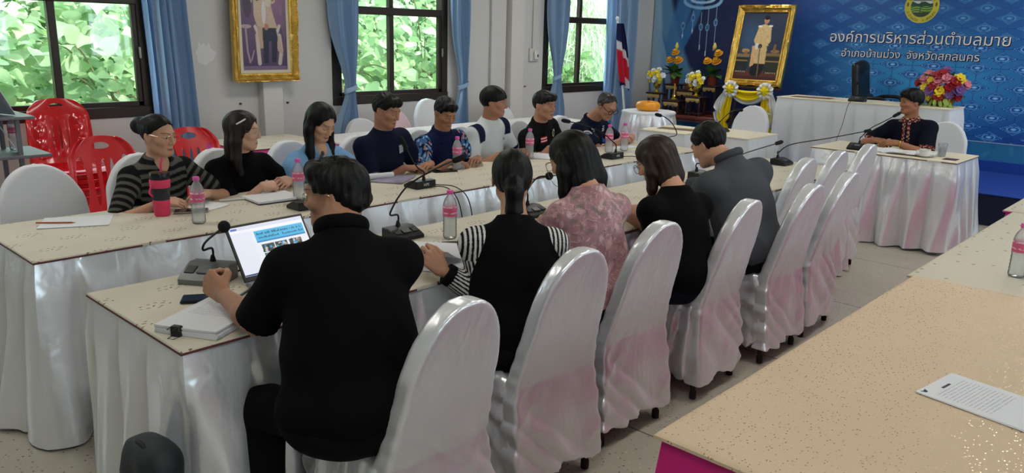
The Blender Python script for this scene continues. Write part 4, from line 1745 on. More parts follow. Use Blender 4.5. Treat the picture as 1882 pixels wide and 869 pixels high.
# ---------------------------------------------------------------- unseen ceiling lights, added to brighten the room and the stage
LAMPE = mat('lamp_diffuser', (255, 255, 255), .6, emit=((255, 250, 242), ADDED_LIGHT_STRENGTH))
k = 0
for x in (0.6, 3.6, 6.6, 8.9):
    for y in (1.0, 4.6):
        t = thing('ceiling_light', (x, y, CEIL), ['white ceiling light over the near end of the right hand tables', 'white ceiling light over the empty chair end of the far table',
                  'white ceiling light over the middle of the right hand tables', 'white ceiling light over the middle of the far table', 'white ceiling light near the stage over the right hand tables',
                  'white ceiling light near the stage by the windows', 'white ceiling light over the head table', 'white ceiling light over the altar'][k], 'lamp', 'ceiling lights')
        k += 1
        m = MB(); m.box((x, y, CEIL - .03), (1.24, .34, .06), .01); m.build('housing', mat('lamp_housing', (230, 230, 228), .4), t)
        m = MB(); m.box((x, y, CEIL - .065), (1.18, .28, .012), .003); m.build('diffuser', LAMPE, t)
# ================================================================ the people
UP = (0, 0, 1)
BLK = (9, 9, 11)


def n3(P, f, s=0.0):
    v = P['v']
    return np.sin(v[:, 0] * f + 2 * np.sin(v[:, 1] * f * .8 + s) + s) * np.sin(v[:, 2] * f * 1.1 + 1.7 * np.sin(v[:, 0] * f * .7 + s) + 2 * s)


def mixc(a, b, w):
    w = np.clip(w, 0, 1)[:, None]
    return a * (1 - w) + b * w


def L3(c): return np.array(lin(c))[None]


FAN = 'people along the far table'

# --- woman in the striped top
def stripesA(P):
    c = flat((24, 24, 26))(P)
    q = np.where(P['torso'], P['t'][:, 2] / .040, P['arm'] * .285 / .040 + .3)
    w = np.clip((np.abs((q % 1) - .5) - .24) / .06, 0, 1)
    w = w * np.where(P['arm'] > .86, 0, 1)
    return mixc(c, L3((92, 90, 84)), w)


a = Person('woman with a hair bun and a grey striped black top at the far table', (1.74, 4.09, 1.085), -66, 4, -84, (1.76, 4.23, .56),
           (1.90, 3.93, .80), (1.63, 3.87, .795), ((-.85, -.35, .0), (.2, -.3, .9), 'hold'), ((.95, -.12, -.05), (.1, -.5, .85), 'relax'),
           skin=(196, 152, 126), fem=True, s=.98, drop=.142, polel=(.8, .3, -.4), poler=(-.7, .3, -.5))
a.hair('pulled', HAIR['black'], [('e', (-.128, 0, .040), (.052, .056, .052)), ('c', [(-.07, 0, .04), (-.10, 0, .04)], [.06, .045])], .5)
a.glasses(GLASSM, .024, .017, .0009)
a.shirt(stripesA, sleeve=1.18, h=.0045, vneck=.05, seed=1.2, name='striped_top')
a.trousers((30, 32, 40))
m = MB(); m.tube([a.W[-1] * .86 + a.E[-1] * .14 + np.array((0, .034 * math.cos(k * math.pi / 8), .034 * math.sin(k * math.pi / 8))) for k in range(16)], .006, 8, closed=True)
m.build('wrist_band', mat('black_band', (16, 16, 18), .5), a.root)

# --- woman with hair clip
b = Person('woman with long hair and a hair clip in a black tee, hands clasped', (2.21, 4.10, 1.075), -40, 4, -88, (2.22, 4.24, .55),
           (2.42, 4.00, .80), (2.20, 3.91, .80), ((-.72, -.65, .0), (.5, -.5, .75), 'hold'), ((.97, -.05, .0), (.0, -.6, .8), 'hold'),
           skin=(202, 158, 134), fem=True, s=.98, drop=.150, polel=(.7, .4, -.5), poler=(-.6, .4, -.6))
b.hair('long', HAIR['brown'], [('c', [(-.03, -.070, .03), (-.02, -.084, -.06), (-.02, -.088, -.11, .05), (.0, -.08, -.12, .12)], [.030, .034, .032, .02]),
                               ('c', [(-.03, .070, .03), (-.03, .080, -.06), (-.03, .085, -.11, .05), (-.02, .08, -.12, .11)], [.030, .034, .030, .02]),
                               ('e', (-.060, 0, -.085), (.05, .080, .15))], 1.5)
b.glasses(GLASSM, .024, .018, .0009)
m = MB(); m.tube(bez([b.hp((.030, -.070, .084)), b.hp((.005, -.088, .066)), b.hp((-.02, -.096, .05))], 5), .0042, 8)
m.build('hair_clip', mat('pearl_clip', (226, 214, 208), .3), b.root)
b.shirt(BLK, sleeve=.70, seed=2.2, name='tee')
b.trousers((26, 26, 32))

# --- woman in light blue
c = Person('woman with long black hair looking down in a light blue puff sleeved blouse', (2.735, 4.12, 1.09), -82, 28, -86, (2.74, 4.26, .56),
           (2.88, 3.93, .79), (2.60, 3.93, .79), ((-.6, -.7, 0), UP, 'relax'), ((.6, -.7, 0), UP, 'relax'), skin=(202, 158, 130), fem=True, s=1.0, eye='down', lean=.2)
c.hair('long', HAIR['black'], [('c', [(-.02, -.074, .03), (.0, -.086, -.05), (.02, -.088, -.08, .10), (.03, -.08, -.08, .22), (.05, -.07, -.08, .29)], [.028, .032, .030, .026, .014]),
                               ('c', [(-.02, .074, .03), (.0, .086, -.05), (.02, .092, -.08, .08), (.04, .085, -.08, .20), (.06, .08, -.08, .29)], [.028, .032, .028, .022, .012]),
                               ('e', (-.065, 0, -.03, .06), (.05, .085, .16), -86)], 2.5)
c.shirt((122, 164, 206), sleeve=.62, puff=.082, seed=3.3, amp=.005, vneck=.035, name='blouse')
c.trousers((60, 70, 90))
NB, R = c.tfr
m = MB(); pts = [NB + R @ np.array((.060 + .022 * math.sin(k * math.pi / 12), .060 * math.cos(k * math.pi / 12), .005 - .052 * math.sin(k * math.pi / 12))) for k in range(13)]
m.tube(pts, .0013, 6); m.ell(pts[6] + R @ np.array((.004, 0, -.006)), (.005, .005, .006)); m.build('necklace', mat('gold', (212, 160, 60), .25, 1), c.root)
m = MB()
for k in range(7): m.ell(NB + R @ np.array((.105, -.075 + .006 * k, -.11 + .02 * k)), (.010, .012, .016))
m.build('brooch', mat('dark_brooch', (58, 62, 60), .4), c.root)

# --- man in navy tee
def navyD(P):
    col = flat((22, 27, 48))(P)
    t = P['t']
    w = (P['arm'] > .66) & (P['arm'] < .695) & ~P['torso']
    col[w] = L3((150, 158, 172))
    w = (np.abs(np.abs(P['ang'] - .4) - .0) < .10) & (P['arm'] < .34) & (P['arm'] > .02) & (t[:, 2] > -.06)
    col[w] = L3((150, 158, 172))
    return col


d = Person('man in a plain navy tee with thin white piping looking down at the far table', (3.23, 4.12, 1.135), -72, 16, -86, (3.27, 4.26, .57),
           (3.46, 3.95, .795), (3.22, 3.93, .795), ((-.85, -.3, 0), UP, 'relax'), ((.92, -.25, 0), UP, 'relax'), skin=(170, 122, 98), s=1.0, eye='down', drop=.152)
d.hair('short', HAIR['black'], [('c', [(.06, -.03, .075), (.075, .0, .080), (.06, .035, .075)], [.03, .03, .03])], 3.0)
d.shirt(navyD, sleeve=.74, seed=4.1, name='tee')
d.trousers((28, 30, 40))
d.patch('chest_print', (.085, -.095), .05, .07, lambda x, y: (196, 202, 212) if abs(math.sin(x * 14 + y * 9)) > .62 and abs(y) < .4 else (22, 27, 48))

# --- man with patterned sleeves
def patE(P):
    col = flat((22, 30, 62))(P)
    w = n3(P, 70, .5); w2 = n3(P, 120, 2.1)
    sl = ~P['torso']
    pc = mixc(col, L3((66, 110, 168)), (w > .12).astype(float))
    pc = mixc(pc, L3((150, 178, 204)), (w2 > .42).astype(float))
    pc = mixc(pc, L3((176, 120, 120)), ((w < -.62)).astype(float))
    col[sl] = pc[sl]
    return col


e = Person('man in a navy polo with blue patterned sleeves looking down', (3.72, 4.10, 1.095), -98, 24, -92, (3.76, 4.25, .56),
           (3.88, 3.93, .795), (3.60, 3.93, .795), ((-.8, -.4, 0), UP, 'relax'), ((.8, -.4, 0), UP, 'relax'), skin=(166, 120, 92), s=.96, eye='down', drop=.152)
e.hair('short', HAIR['black'], [('c', [(.055, -.03, .078), (.07, .0, .084), (.055, .035, .078)], [.03, .032, .03])], 4.0)
e.shirt(patE, sleeve=.82, seed=5.1, collar=(22, 30, 62), name='polo', h=.005)
e.trousers((28, 30, 40))
e.patch('chest_emblem', (.085, -.085), .055, .055, lambda x, y: (170, 184, 206) if .14 < x * x + y * y < .2 or (abs(math.sin(x * 16) * math.cos(y * 13)) > .5 and x * x + y * y < .2) else (22, 30, 62))

# --- young man in white jersey
def jerseyF(P):
    col = flat((206, 212, 214))(P)
    t = P['t']
    nav = L3((26, 30, 56))
    col[(P['arm'] > .66) & ~P['torso']] = nav
    w = np.clip((.036 - np.abs(np.abs(t[:, 1]) - .150)) / .006 + .5, 0, 1) * np.clip((t[:, 2] + .10) / .006, 0, 1) * (P['arm'] < .40)
    return mixc(col, nav, w)


f = Person('young man in a white jersey with navy shoulder panels looking to the right', (4.18, 4.08, 1.15), -57, 5, -84, (4.22, 4.25, .58),
           (4.42, 3.96, .795), (4.10, 3.95, .795), ((-.7, -.5, 0), UP, 'relax'), ((.7, -.5, 0), UP, 'relax'), skin=(172, 124, 100), s=1.0, eye='open', drop=.152)
f.hair('bowl', HAIR['black'], [], 5.0)
f.shirt(jerseyF, sleeve=.76, seed=6.1, name='jersey', h=.005)
f.trousers((30, 32, 44))
f.patch('chest_mark', (.08, -.11), .034, .018, lambda x, y: (40, 44, 60) if abs(x) + abs(y) < .5 and abs(x) + abs(y) > .22 else (206, 212, 214))

# --- man in black with yellow trim
def vestG(P):
    col = flat((20, 20, 22))(P)
    t = P['t']
    w = P['torso'] & (np.abs(t[:, 2] + .175 + .02 * np.cos(t[:, 1] * 9)) < .016) & (t[:, 0] > 0)
    col[w] = L3((150, 150, 142))
    col[(P['arm'] > .70) & ~P['torso']] = L3((214, 160, 24))
    return col


g = Person('man in a black shirt with yellow sleeve trim and a flag badge on the chest', (4.74, 4.08, 1.10), -86, 4, -84, (4.82, 4.25, .56),
           (5.0, 3.95, .795), (4.66, 3.95, .795), ((-.7, -.5, 0), UP, 'relax'), ((.7, -.5, 0), UP, 'relax'), skin=(176, 128, 102), s=1.0, eye='open', drop=.152)
g.hair('short', HAIR['black'], [('c', [(.065, -.04, .066), (.078, .0, .074), (.06, .045, .075)], [.026, .028, .03])], 6.0)
g.shirt(vestG, sleeve=.78, seed=7.1, collar=(20, 20, 22), name='shirt', h=.005)
g.trousers((22, 22, 26))
def flagd(x, y):
    a = abs(y)
    return (196, 30, 44) if a > .34 else ((228, 226, 224) if a > .17 else (160, 40, 60))
g.patch('flag_badge', (-.055, -.080), .066, .046, flagd)
g.patch('round_badge', (.085, -.070), .050, .062, lambda x, y: (20, 20, 22) if x * x + y * y > .23 else ((214, 206, 150) if x * x + y * y > .13 else ((60, 64, 60) if abs(math.sin(x * 20)) > .5 else (220, 220, 200))))

# --- officer with glasses
h_ = Person('man with black framed glasses in a dark navy uniform bent over the far table', (5.47, 4.02, 1.065), -98, 30, -88, (5.50, 4.27, .57),
            (5.80, 3.97, .80), (5.55, 3.89, .80), ((-.85, -.35, -.05), (.2, -.5, .8), 'hold'), ((.95, .1, 0), (0, -.5, .8), 'hold'), skin=(176, 128, 104), s=1.0, eye='down', lean=.55, drop=.14,
            polel=(.8, .2, -.5), poler=(-.8, .1, -.4))
h_.hair('receding', mat('greying_black_hair', (40, 38, 38), .45, bump=(120, .5, .004, (1, 1, .12))), [], 7.0)
h_.glasses(GLASSF, .027, .021, .0032)
h_.shirt((20, 26, 44), sleeve=.80, seed=8.1, collar=(20, 26, 44), name='uniform_shirt', h=.005)
h_.trousers((22, 24, 34))
def ranks(x, y): return (176, 180, 186) if abs(math.sin((y + .1) * 9)) > .5 and abs(x) < .42 else (20, 26, 44)
h_.patch('name_strip', (-.080, -.060), .07, .055, ranks)
h_.patch('badge_strip', (.080, -.055), .06, .05, ranks)
NB, R = h_.tfr
m = MB()
ac = h_.S[-1] * .72 + h_.E[-1] * .28
nn = nz(np.array((-.62, -.78, .0)))
tx = nz(np.cross((0, 0, 1), nn)); tz = np.cross(nn, tx)
cc = []
rings = [(0, (206, 226, 240)), (.010, (120, 176, 214)), (.018, (206, 226, 240)), (.021, (60, 140, 200)), (.033, (76, 156, 210)), (.037, (214, 228, 240))]
P = np.array([[ac + nn * (.073 - .9 * r * r) + (tx * math.cos(t) + tz * math.sin(t)) * r for t in np.linspace(0, 2 * math.pi, 25)[:-1]] for r, _ in rings])
m.grid(P, closev=True, flip=True)
cc = np.repeat(np.array([lin(k[1]) for k in rings])[:, None], 24, 1).reshape(-1, 3)
bd = m.build('shoulder_badge', CLOTHM, h_.shirt_o, cols=cc)
m = MB()
P = np.array([[ac + nn * (.070 - .9 * r * r) + (tx * math.cos(t) + tz * math.sin(t)) * r for t in np.linspace(.55, 2.6, 14)] for r in (.044, .050, .056)])
m.grid(P, flip=True); m.build('shoulder_title', mat('badge_white', (212, 200, 204), .8), h_.shirt_o)

# --- chairman
def placket(P):
    col = flat((18, 20, 34))(P)
    t = P['t']
    red = mixc(L3((120, 40, 40)).repeat(len(t), 0), L3((206, 180, 160)), (n3(P, 160, .3) > .25).astype(float))
    red = mixc(red, L3((22, 20, 30)), (n3(P, 210, 1.3) > .3).astype(float))
    w = (np.abs(np.abs(t[:, 1]) - .022) < .013) & (t[:, 0] > 0) & (t[:, 2] > -.30)
    w |= (P['arm'] > .80) & ~P['torso']
    w |= (t[:, 2] > .004) & (np.abs(t[:, 1]) < .09)
    col[w] = red[w]
    return col


i_ = Person('man in a dark navy shirt with a red patterned placket at the small table', (7.64, 2.29, 1.135), 140, 2, 172, (7.76, 2.24, .57),
            (7.39, 2.27, .80), (7.45, 2.50, .80), ((-.15, .97, 0), (-.5, 0, .85), 'relax'), ((-.3, -.93, 0), (-.4, 0, .9), 'relax'), skin=(160, 108, 80), s=1.0, eye='open',
            polel=(.2, -.8, -.5), poler=(.2, .8, -.5))
i_.hair('thick', HAIR['black'], [('c', [(.06, -.05, .074), (.082, .0, .080), (.06, .05, .078)], [.028, .030, .030])], 8.0)
i_.shirt(placket, sleeve=.86, seed=9.1, name='shirt', h=.005, loose=.022)
i_.trousers((24, 24, 30))
m = MB(); q = i_.W[1] * .9 + i_.E[1] * .1
m.tube([q + np.array((.033 * math.cos(k * math.pi / 8), 0, .033 * math.sin(k * math.pi / 8))) for k in range(16)], .004, 8, closed=True)
m.build('bracelet', mat('gold', (212, 160, 60), .25, 1), i_.root)

# ---------------------------------------------------------------- near row, seen from behind
m1 = Person('man in a black polo at the laptop raising his left fist', (1.370, 2.00, 1.152), 124, 4, 58, (1.25, 1.76, .56),
            (1.13, 2.275, .828), (1.55, 2.26, .80), ((-.10, .93, .30), (-.95, -.05, .25), 'fist'), ((-.2, .95, 0), UP, 'relax'), skin=(172, 126, 100), s=1.03, eye='open',
            el=(1.115, 2.055, .800), er=(1.52, 1.98, .80), legyaw=92, thigh=.27, sh=.160, drop=.112, girth=1.2, lean=.40, hsz=1.02)
m1.hair('short', HAIR['black'], [('c', [(.05, -.03, .078), (.065, .0, .082), (.05, .035, .078)], [.03, .03, .03]), ('c', [(-.07, -.04, -.02), (-.07, .04, -.02)], [.04, .04])], 9.0, h=.003)
m1.glasses(GLASSM, .023, .015, .0010, dx=-.010)
m1.shirt(BLK, sleeve=.98, seed=10.1, collar=BLK, neck=.026, name='polo', h=.005, loose=.024, srad=.062)
m1.trousers((16, 16, 19))

m2 = Person('woman with a low ponytail in a black vest over black and white striped sleeves', (2.172, 2.02, 1.108), 48, 14, 56, (2.01, 1.84, .56),
            (1.862, 2.062, .806), (2.42, 2.24, .80), ((-.52, .42, .72), (-.50, -.62, .30), 'grip'), ((-.1, .95, 0), UP, 'relax'), skin=(186, 138, 110), fem=True, s=1.0, eye='down', drop=.155, lean=.4,
            el=(2.0, 1.975, .690))
m2.hair('pulled', HAIR['black'], [('e', (-.045, 0, .010), (.072, .080, .088)), ('c', [(-.10, 0, -.030), (-.125, .0, -.06), (-.125, .0, -.09, .05), (-.115, 0, -.10, .10)], [.034, .036, .034, .016]),
                                  ('c', [(-.07, 0, -.01), (-.10, 0, -.03)], [.06, .034])], 10.0, h=.003)
m = MB(); m.tube([m2.hp((-.112 + .0 * k, .030 * math.cos(k * math.pi / 6), -.040 + .026 * math.sin(k * math.pi / 6))) for k in range(12)], .006, 8, closed=True)
m.build('hair_tie', mat('black_band', (16, 16, 18), .5), m2.root)
def stripM2(P):
    c = flat((216, 214, 210))(P)
    q = np.where(P['arm'] < .20, P['t'][:, 1] / .0165, P['ang'] / (2 * math.pi) * 22)
    w = np.clip((np.abs((q % 1) - .5) - .25) / .06 + .5, 0, 1)
    c = mixc(c, L3((18, 18, 20)), w)
    c[(P['arm'] > 1.80) | ((P['t'][:, 2] > -.035) & (np.abs(P['t'][:, 1]) < .10))] = L3((18, 18, 20))
    return c
m2.shirt(stripM2, sleeve=1.93, seed=11.1, name='striped_blouse', h=.0034, loose=.010, srad=.060, amp=.007)
m2.shirt((10, 10, 12), sleeve=.0, seed=12.1, name='vest', h=.006, loose=.020, sides=(), amp=.003)
m2.trousers((22, 22, 26))

def floral(P):
    base = L3((176, 132, 138)).repeat(len(P['v']), 0)
    w = n3(P, 62, .4); w2 = n3(P, 92, 1.9); w3 = n3(P, 34, 3.1)
    c = mixc(base, L3((214, 176, 176)), np.clip(w * .9, 0, .8))
    c = mixc(c, L3((160, 108, 116)), np.clip(-w3 * 1.2 - .1, 0, .8))
    up = np.clip((P['t'][:, 2] + .22) / .1, 0, 1)
    c = mixc(c, L3((132, 124, 112)), np.clip((w2 - .55) * 5, 0, 1) * up * .8)
    c = mixc(c, L3((92, 72, 72)), np.clip(1.2 - np.abs(w - .25) / .07, 0, 1) * .75)
    return mixc(c, L3((230, 206, 202)), np.clip(1.2 - np.abs(w2 + .15) / .07, 0, 1) * .7)


m3 = Person('woman with long black hair in a pink floral blouse seated at the near table', (2.600, 2.08, 1.132), 98, 22, 62, (2.56, 1.88, .57),
            (2.58, 2.36, .80), (2.92, 2.36, .80), ((.2, .95, 0), UP, 'relax'), ((-.2, .95, 0), UP, 'relax'), skin=(196, 148, 122), fem=True, s=1.03, eye='down', drop=.125, lean=.5, sh=.124)
m3.hair('long', HAIR['black'], [('e', (-.055, 0, -.05), (.060, .088, .12)), ('c', [(-.06, -.05, .0), (-.085, -.05, -.06, .05), (-.11, -.05, -.05, .16), (-.12, -.055, -.04, .25)], [.05, .052, .042, .012]),
                                ('c', [(-.06, .04, .0), (-.075, .05, -.06, .05), (-.09, .05, -.05, .14), (-.08, .05, -.04, .21)], [.05, .05, .04, .012]),
                                ('c', [(-.01, .074, .02), (.0, .088, -.05), (.0, .09, -.07, .07), (.01, .085, -.07, .13)], [.030, .032, .026, .012]),
                                ('c', [(-.01, -.074, .02), (-.01, -.086, -.05), (-.02, -.088, -.07, .07), (-.03, -.08, -.07, .15)], [.030, .034, .030, .014])], 11.0, h=.003)
m3.glasses(mat('spectacle_frame_bronze', (120, 92, 64), .3, .7), .026, .020, .0013)
m = MB(); m.tube(bez([m3.hp((.09, .078, .004)), m3.hp((.085, .085, -.05)), m3.hp((.06, .085, -.10, )), m3.hp((.0, .085, -.12))], 5), .0011, 6)
m.build('glasses_chain', mat('chain', (150, 140, 126), .3, .8), m3.root)
m3.shirt(floral, sleeve=.9, seed=13.1, name='floral_blouse', h=.004, loose=.015, srad=.052, amp=.006, mtl=mat('glossy_cloth_dyed', (255, 255, 255), .42, attr='Col', spec=.4, bump=(200, .15, .003)))
m3.trousers((40, 40, 50))

m4 = Person('woman with shoulder length brown hair and glasses in a black tee', (3.22, 2.06, 1.068), 104, 28, 76, (3.14, 1.84, .56),
            (3.12, 2.16, .815), (3.34, 2.22, .80), ((-.3, .9, .1), (-.6, 0, .8), 'hold'), ((-.96, .1, 0), (0, -.4, .9), 'hold'), skin=(202, 152, 124), fem=True, s=1.03, eye='down', drop=.13, lean=.55,
            el=(3.265, 2.06, .725))
m4.hair('long', HAIR['high'], [('e', (-.050, 0, -.04), (.064, .088, .11)), ('c', [(-.05, .05, .0), (-.06, .055, -.07, .04), (-.07, .055, -.07, .10)], [.05, .05, .02]),
                               ('c', [(-.05, -.05, .0), (-.06, -.055, -.07, .04), (-.08, -.055, -.07, .12)], [.05, .05, .02]),
                               ('c', [(.0, .074, .03), (.015, .088, -.05), (.02, .088, -.08, .05), (.015, .08, -.08, .11)], [.030, .032, .024, .010]),
                               ('c', [(.0, -.074, .03), (.01, -.086, -.05), (.01, -.088, -.08, .05), (.0, -.08, -.08, .11)], [.030, .032, .026, .010])], 12.0, h=.003)
m4.glasses(mat('spectacle_frame_dark', (60, 56, 56), .3, .5), .027, .023, .0014)
m4.shirt((10, 10, 12), sleeve=.84, seed=14.1, name='tee', h=.005, loose=.022, srad=.062)
m4.trousers((24, 26, 40))

m5 = Person('man in a dark grey jacket with his head bowed at the near table', (3.81, 2.12, 1.088), 88, 30, 72, (3.85, 1.83, .56),
            (3.80, 2.34, .80), (4.1, 2.40, .80), ((.2, .95, 0), UP, 'relax'), ((-.2, .95, 0), UP, 'relax'), skin=(196, 148, 122), s=1.02, eye='down', drop=.098, lean=.40)
m5.hair('short', HAIR['black'], [('e', (-.030, 0, .040), (.086, .084, .088))], 13.0, h=.003)
m5.shirt((74, 77, 82), sleeve=1.9, seed=15.1, collar=(70, 73, 78), neck=.04, name='jacket', h=.005, loose=.030, amp=.007, hem=.06)
m5.trousers((22, 22, 26))
# ================================================================ flat pictures (prints, screens): painted per vertex on a fine grid
class Canvas:
    """u to the right 0..w, v up 0..h (metres)"""
    def __init__(s, w, h, res, bg):
        s.w, s.h = w, h
        s.nx, s.ny = int(w / res) + 1, int(h / res) + 1
        s.U, s.Vv = np.meshgrid(np.linspace(0, w, s.nx), np.linspace(0, h, s.ny), indexing='ij')
        s.C = np.zeros((s.nx, s.ny, 3)) + np.array(lin(bg))

    def put(s, mask, col, a=1.0):
        m = np.clip(mask.astype(float), 0, 1)[..., None] * a
        s.C = s.C * (1 - m) + np.array(lin(col)) * m
        return s

    def ell(s, cx, cy, rx, ry, col, a=1.0, rot=0, soft=0.06):
        x, y = s.U - cx, s.Vv - cy
        c, n = math.cos(rot), math.sin(rot)
        x, y = x * c + y * n, y * c - x * n
        d = np.sqrt((x / rx) ** 2 + (y / ry) ** 2)
        return s.put(np.clip((1 - d) / soft + .5, 0, 1), col, a)

    def poly(s, pts, col, a=1.0):
        P = np.array(pts)
        ins = np.zeros(s.U.shape, bool)
        j = len(P) - 1
        for i in range(len(P)):
            yi, yj, xi, xj = P[i, 1], P[j, 1], P[i, 0], P[j, 0]
            c = ((yi > s.Vv) != (yj > s.Vv)) & (s.U < (xj - xi) * (s.Vv - yi) / (yj - yi + 1e-12) + xi)
            ins ^= c
            j = i
        return s.put(ins, col, a)

    def line(s, pts, r, col, a=1.0):
        P = np.array(pts)
        d = np.full(s.U.shape, 9.0)
        for p, q in zip(P[:-1], P[1:]):
            e = q - p
            t = np.clip(((s.U - p[0]) * e[0] + (s.Vv - p[1]) * e[1]) / (e @ e + 1e-12), 0, 1)
            d = np.minimum(d, np.hypot(s.U - p[0] - e[0] * t, s.Vv - p[1] - e[1] * t))
        return s.put(np.clip((r - d) / (r * .5) + .5, 0, 1), col, a)

    def build(s, name, fr, m, parent=None, cut=None):
        """fr: function (u, v) -> world"""
        P = fr(s.U, s.Vv)
        mb = MB()
        ij = np.arange(s.nx * s.ny).reshape(s.nx, s.ny)
        F = np.stack([ij[:-1, :-1], ij[1:, :-1], ij[1:, 1:], ij[:-1, 1:]], -1).reshape(-1, 4)
        if cut is not None:
            k = cut(s.U, s.Vv).ravel()
            F = F[k[F].all(1)]
        return put(name, P.reshape(-1, 3), F, m, parent, cols=s.C.reshape(-1, 3))


PRINT = mat('printed_vinyl', (255, 255, 255), .45, attr='Col', spec=.4)
PHOTO = mat('printed_photo', (255, 255, 255), .3, attr='Col', spec=.5)
LETTER = mat('white_lettering', (236, 236, 236), .5)
LETTERS = mat('lettering_shadow', (20, 34, 74), .6)

# ---------------------------------------------------------------- the big banner behind the stage
BY1, BZ0, BZ1 = 6.58, .62, 2.62           # u runs towards -y
cv = Canvas(6.0, BZ1 - BZ0, .0075, (24, 30, 70))
Y = BY1 - cv.U; Z = cv.Vv + BZ0
def blend(mask, c, a=1.0): cv.put(mask, c, a)
blend(np.clip((5.3 - Y) / 1.2, 0, 1), (18, 44, 98))
blend(np.clip((4.6 - Y) / 1.4, 0, 1), (24, 78, 142))
blend(np.exp(-((Y - 2.9) / 1.0) ** 2 - ((Z - 1.25) / .45) ** 2), (52, 138, 190), .85)
blend(np.clip((Z - 1.75) / .7, 0, 1) * np.clip((4.6 - Y) / 1, 0, 1), (44, 84, 140), .8)
blend(np.clip((1.9 - Y) / .9, 0, 1), (20, 62, 138), .8)
blend(np.clip((1.0 - Z) / .4, 0, 1) * np.clip((2.6 - Y) / .6, 0, 1), (16, 52, 130), .7)
# diamond flowers
a_, b_ = .222, .105
p = (Y - 3.03) / a_; q = (Z - 1.30) / b_
best = None
for ox, oz in ((0, 0), (1, 1)):
    pu = ((p - ox + 1) % 2) - 1; qu = ((q - oz + 1) % 2) - 1
    d = np.abs(pu) + np.abs(qu)
    best = (pu, qu, d) if best is None else tuple(np.where(d < best[2], n_, o_) for n_, o_ in zip((pu, qu, d), best))
pu, qu, d = best
star = (np.abs(pu) ** .80 + np.abs(qu) ** .80) ** (1 / .80) / .74
rr = np.hypot(pu, qu) / .80
fade = np.clip((4.35 - Y) / 1.1, 0, 1) * np.clip((2.15 - Z) / .5, .45, 1)
link = ((np.abs(qu) < .030) & (np.abs(pu) > .70)) | ((np.abs(pu) < .016) & (np.abs(qu) > .70))
cv.put(link * fade * .8, (16, 54, 108))
cv.put(np.clip((1.02 - star) / .05, 0, 1) * fade, (14, 46, 104))
cv.put((star < .90) * fade * .9, (84, 152, 200))
cv.put((star < .80) * fade, (24, 80, 146))
cv.put((np.abs(rr - .34) < .035) * fade * .8, (108, 172, 216))
cv.put((rr < .30) * fade * .9, (16, 56, 122))
cv.put(np.clip((.20 - rr) / .12, 0, 1) * fade, (120, 186, 232))
# pale printed swags and hanging drops at the left end
for x0, z0, x1, z1, x2, z2, w, c in ((6.55, 2.6, 6.35, 1.6, 5.95, 1.0, .13, (92, 140, 178)), (6.0, 2.6, 6.1, 1.75, 6.52, 1.05, .12, (58, 110, 160)), (6.58, 2.2, 6.5, 1.4, 6.45, .7, .10, (140, 172, 196)),
                                      (5.75, 2.6, 5.85, 1.9, 6.25, 1.3, .06, (50, 104, 156)), (6.5, 1.7, 6.3, 1.2, 6.2, .7, .05, (120, 156, 186))):
    t = np.linspace(0, 1, 14)
    pts = np.stack([(1 - t) ** 2 * x0 + 2 * t * (1 - t) * x1 + t * t * x2, (1 - t) ** 2 * z0 + 2 * t * (1 - t) * z1 + t * t * z2], 1)
    cv.line([(BY1 - a, b - BZ0) for a, b in pts], w, c, .8)
for y, zt, zb in ((5.95, 2.0, 1.72), (5.82, 1.98, 1.50), (5.72, 2.05, 1.42), (5.60, 2.10, 1.50), (6.10, 1.85, 1.65)):
    u = BY1 - y
    cv.line([(u, zt - BZ0), (u, zb - BZ0)], .004, (150, 180, 206), .8)
    cv.ell(u, (zt + zb) / 2 - BZ0 + .05, .03, .05, (120, 160, 196), .7); cv.ell(u, (zt + zb) / 2 - BZ0 + .05, .018, .032, (40, 70, 120), .9)
    cv.ell(u, zb - BZ0 + .02, .008, .04, (190, 210, 226), .8)
for k in range(26):
    t = k / 25 * math.pi
    cv.ell(BY1 - (5.82 + .28 * math.cos(t)), 2.14 - .10 * math.sin(t) - BZ0, .022, .022, (128, 170, 204), .8)
    cv.ell(BY1 - (5.82 + .18 * math.cos(t)), 2.16 - .05 * math.sin(t) - BZ0, .015, .018, (150, 186, 214), .8)
cv.C = np.clip(cv.C * 1.4, 0, 1)
R_ = random.Random(3)
for k in range(70):
    cv.ell(R_.uniform(1.2, 2.4), R_.uniform(.3, 1.9), .03, .018, (70, 80, 128), R_.uniform(.1, .3), R_.uniform(0, 3), .6)
ban = thing('backdrop_banner', (WALL_X - .02, 3.5, .6), 'big blue printed banner with white lettering and a round emblem behind the stage', 'banner')
cv.build('banner_print', lambda U, V_: np.stack([np.full(U.shape, WALL_X - .022), BY1 - U, BZ0 + V_], -1)[::1], PRINT, ban)
m = MB(); m.box((WALL_X - .012, 3.58, 1.62), (.016, 6.0, 2.02)); m.build('banner_backing', mat('vinyl_back', (40, 60, 110), .6), ban)
m = MB(); m.box((WALL_X - .022, 3.58, .614), (.012, 6.0, .008)); m.build('banner_seam', mat('pale_seam', (176, 190, 214), .5), ban)
cv2 = Canvas(6.0, .20, .01, (44, 120, 168))
for k in range(60): cv2.ell(R_.uniform(0, 6), R_.uniform(0, .2), .05, .025, R_.choice([(34, 100, 150), (70, 140, 184), (28, 84, 136)]), .6, R_.uniform(0, 3), .5)
cv2.build('lower_strip', lambda U, V_: np.stack([np.full(U.shape, WALL_X - .024), BY1 - U, .412 + V_], -1), PRINT, ban)
RB = Matrix(((0, 0, -1), (-1, 0, 0), (0, 1, 0)))


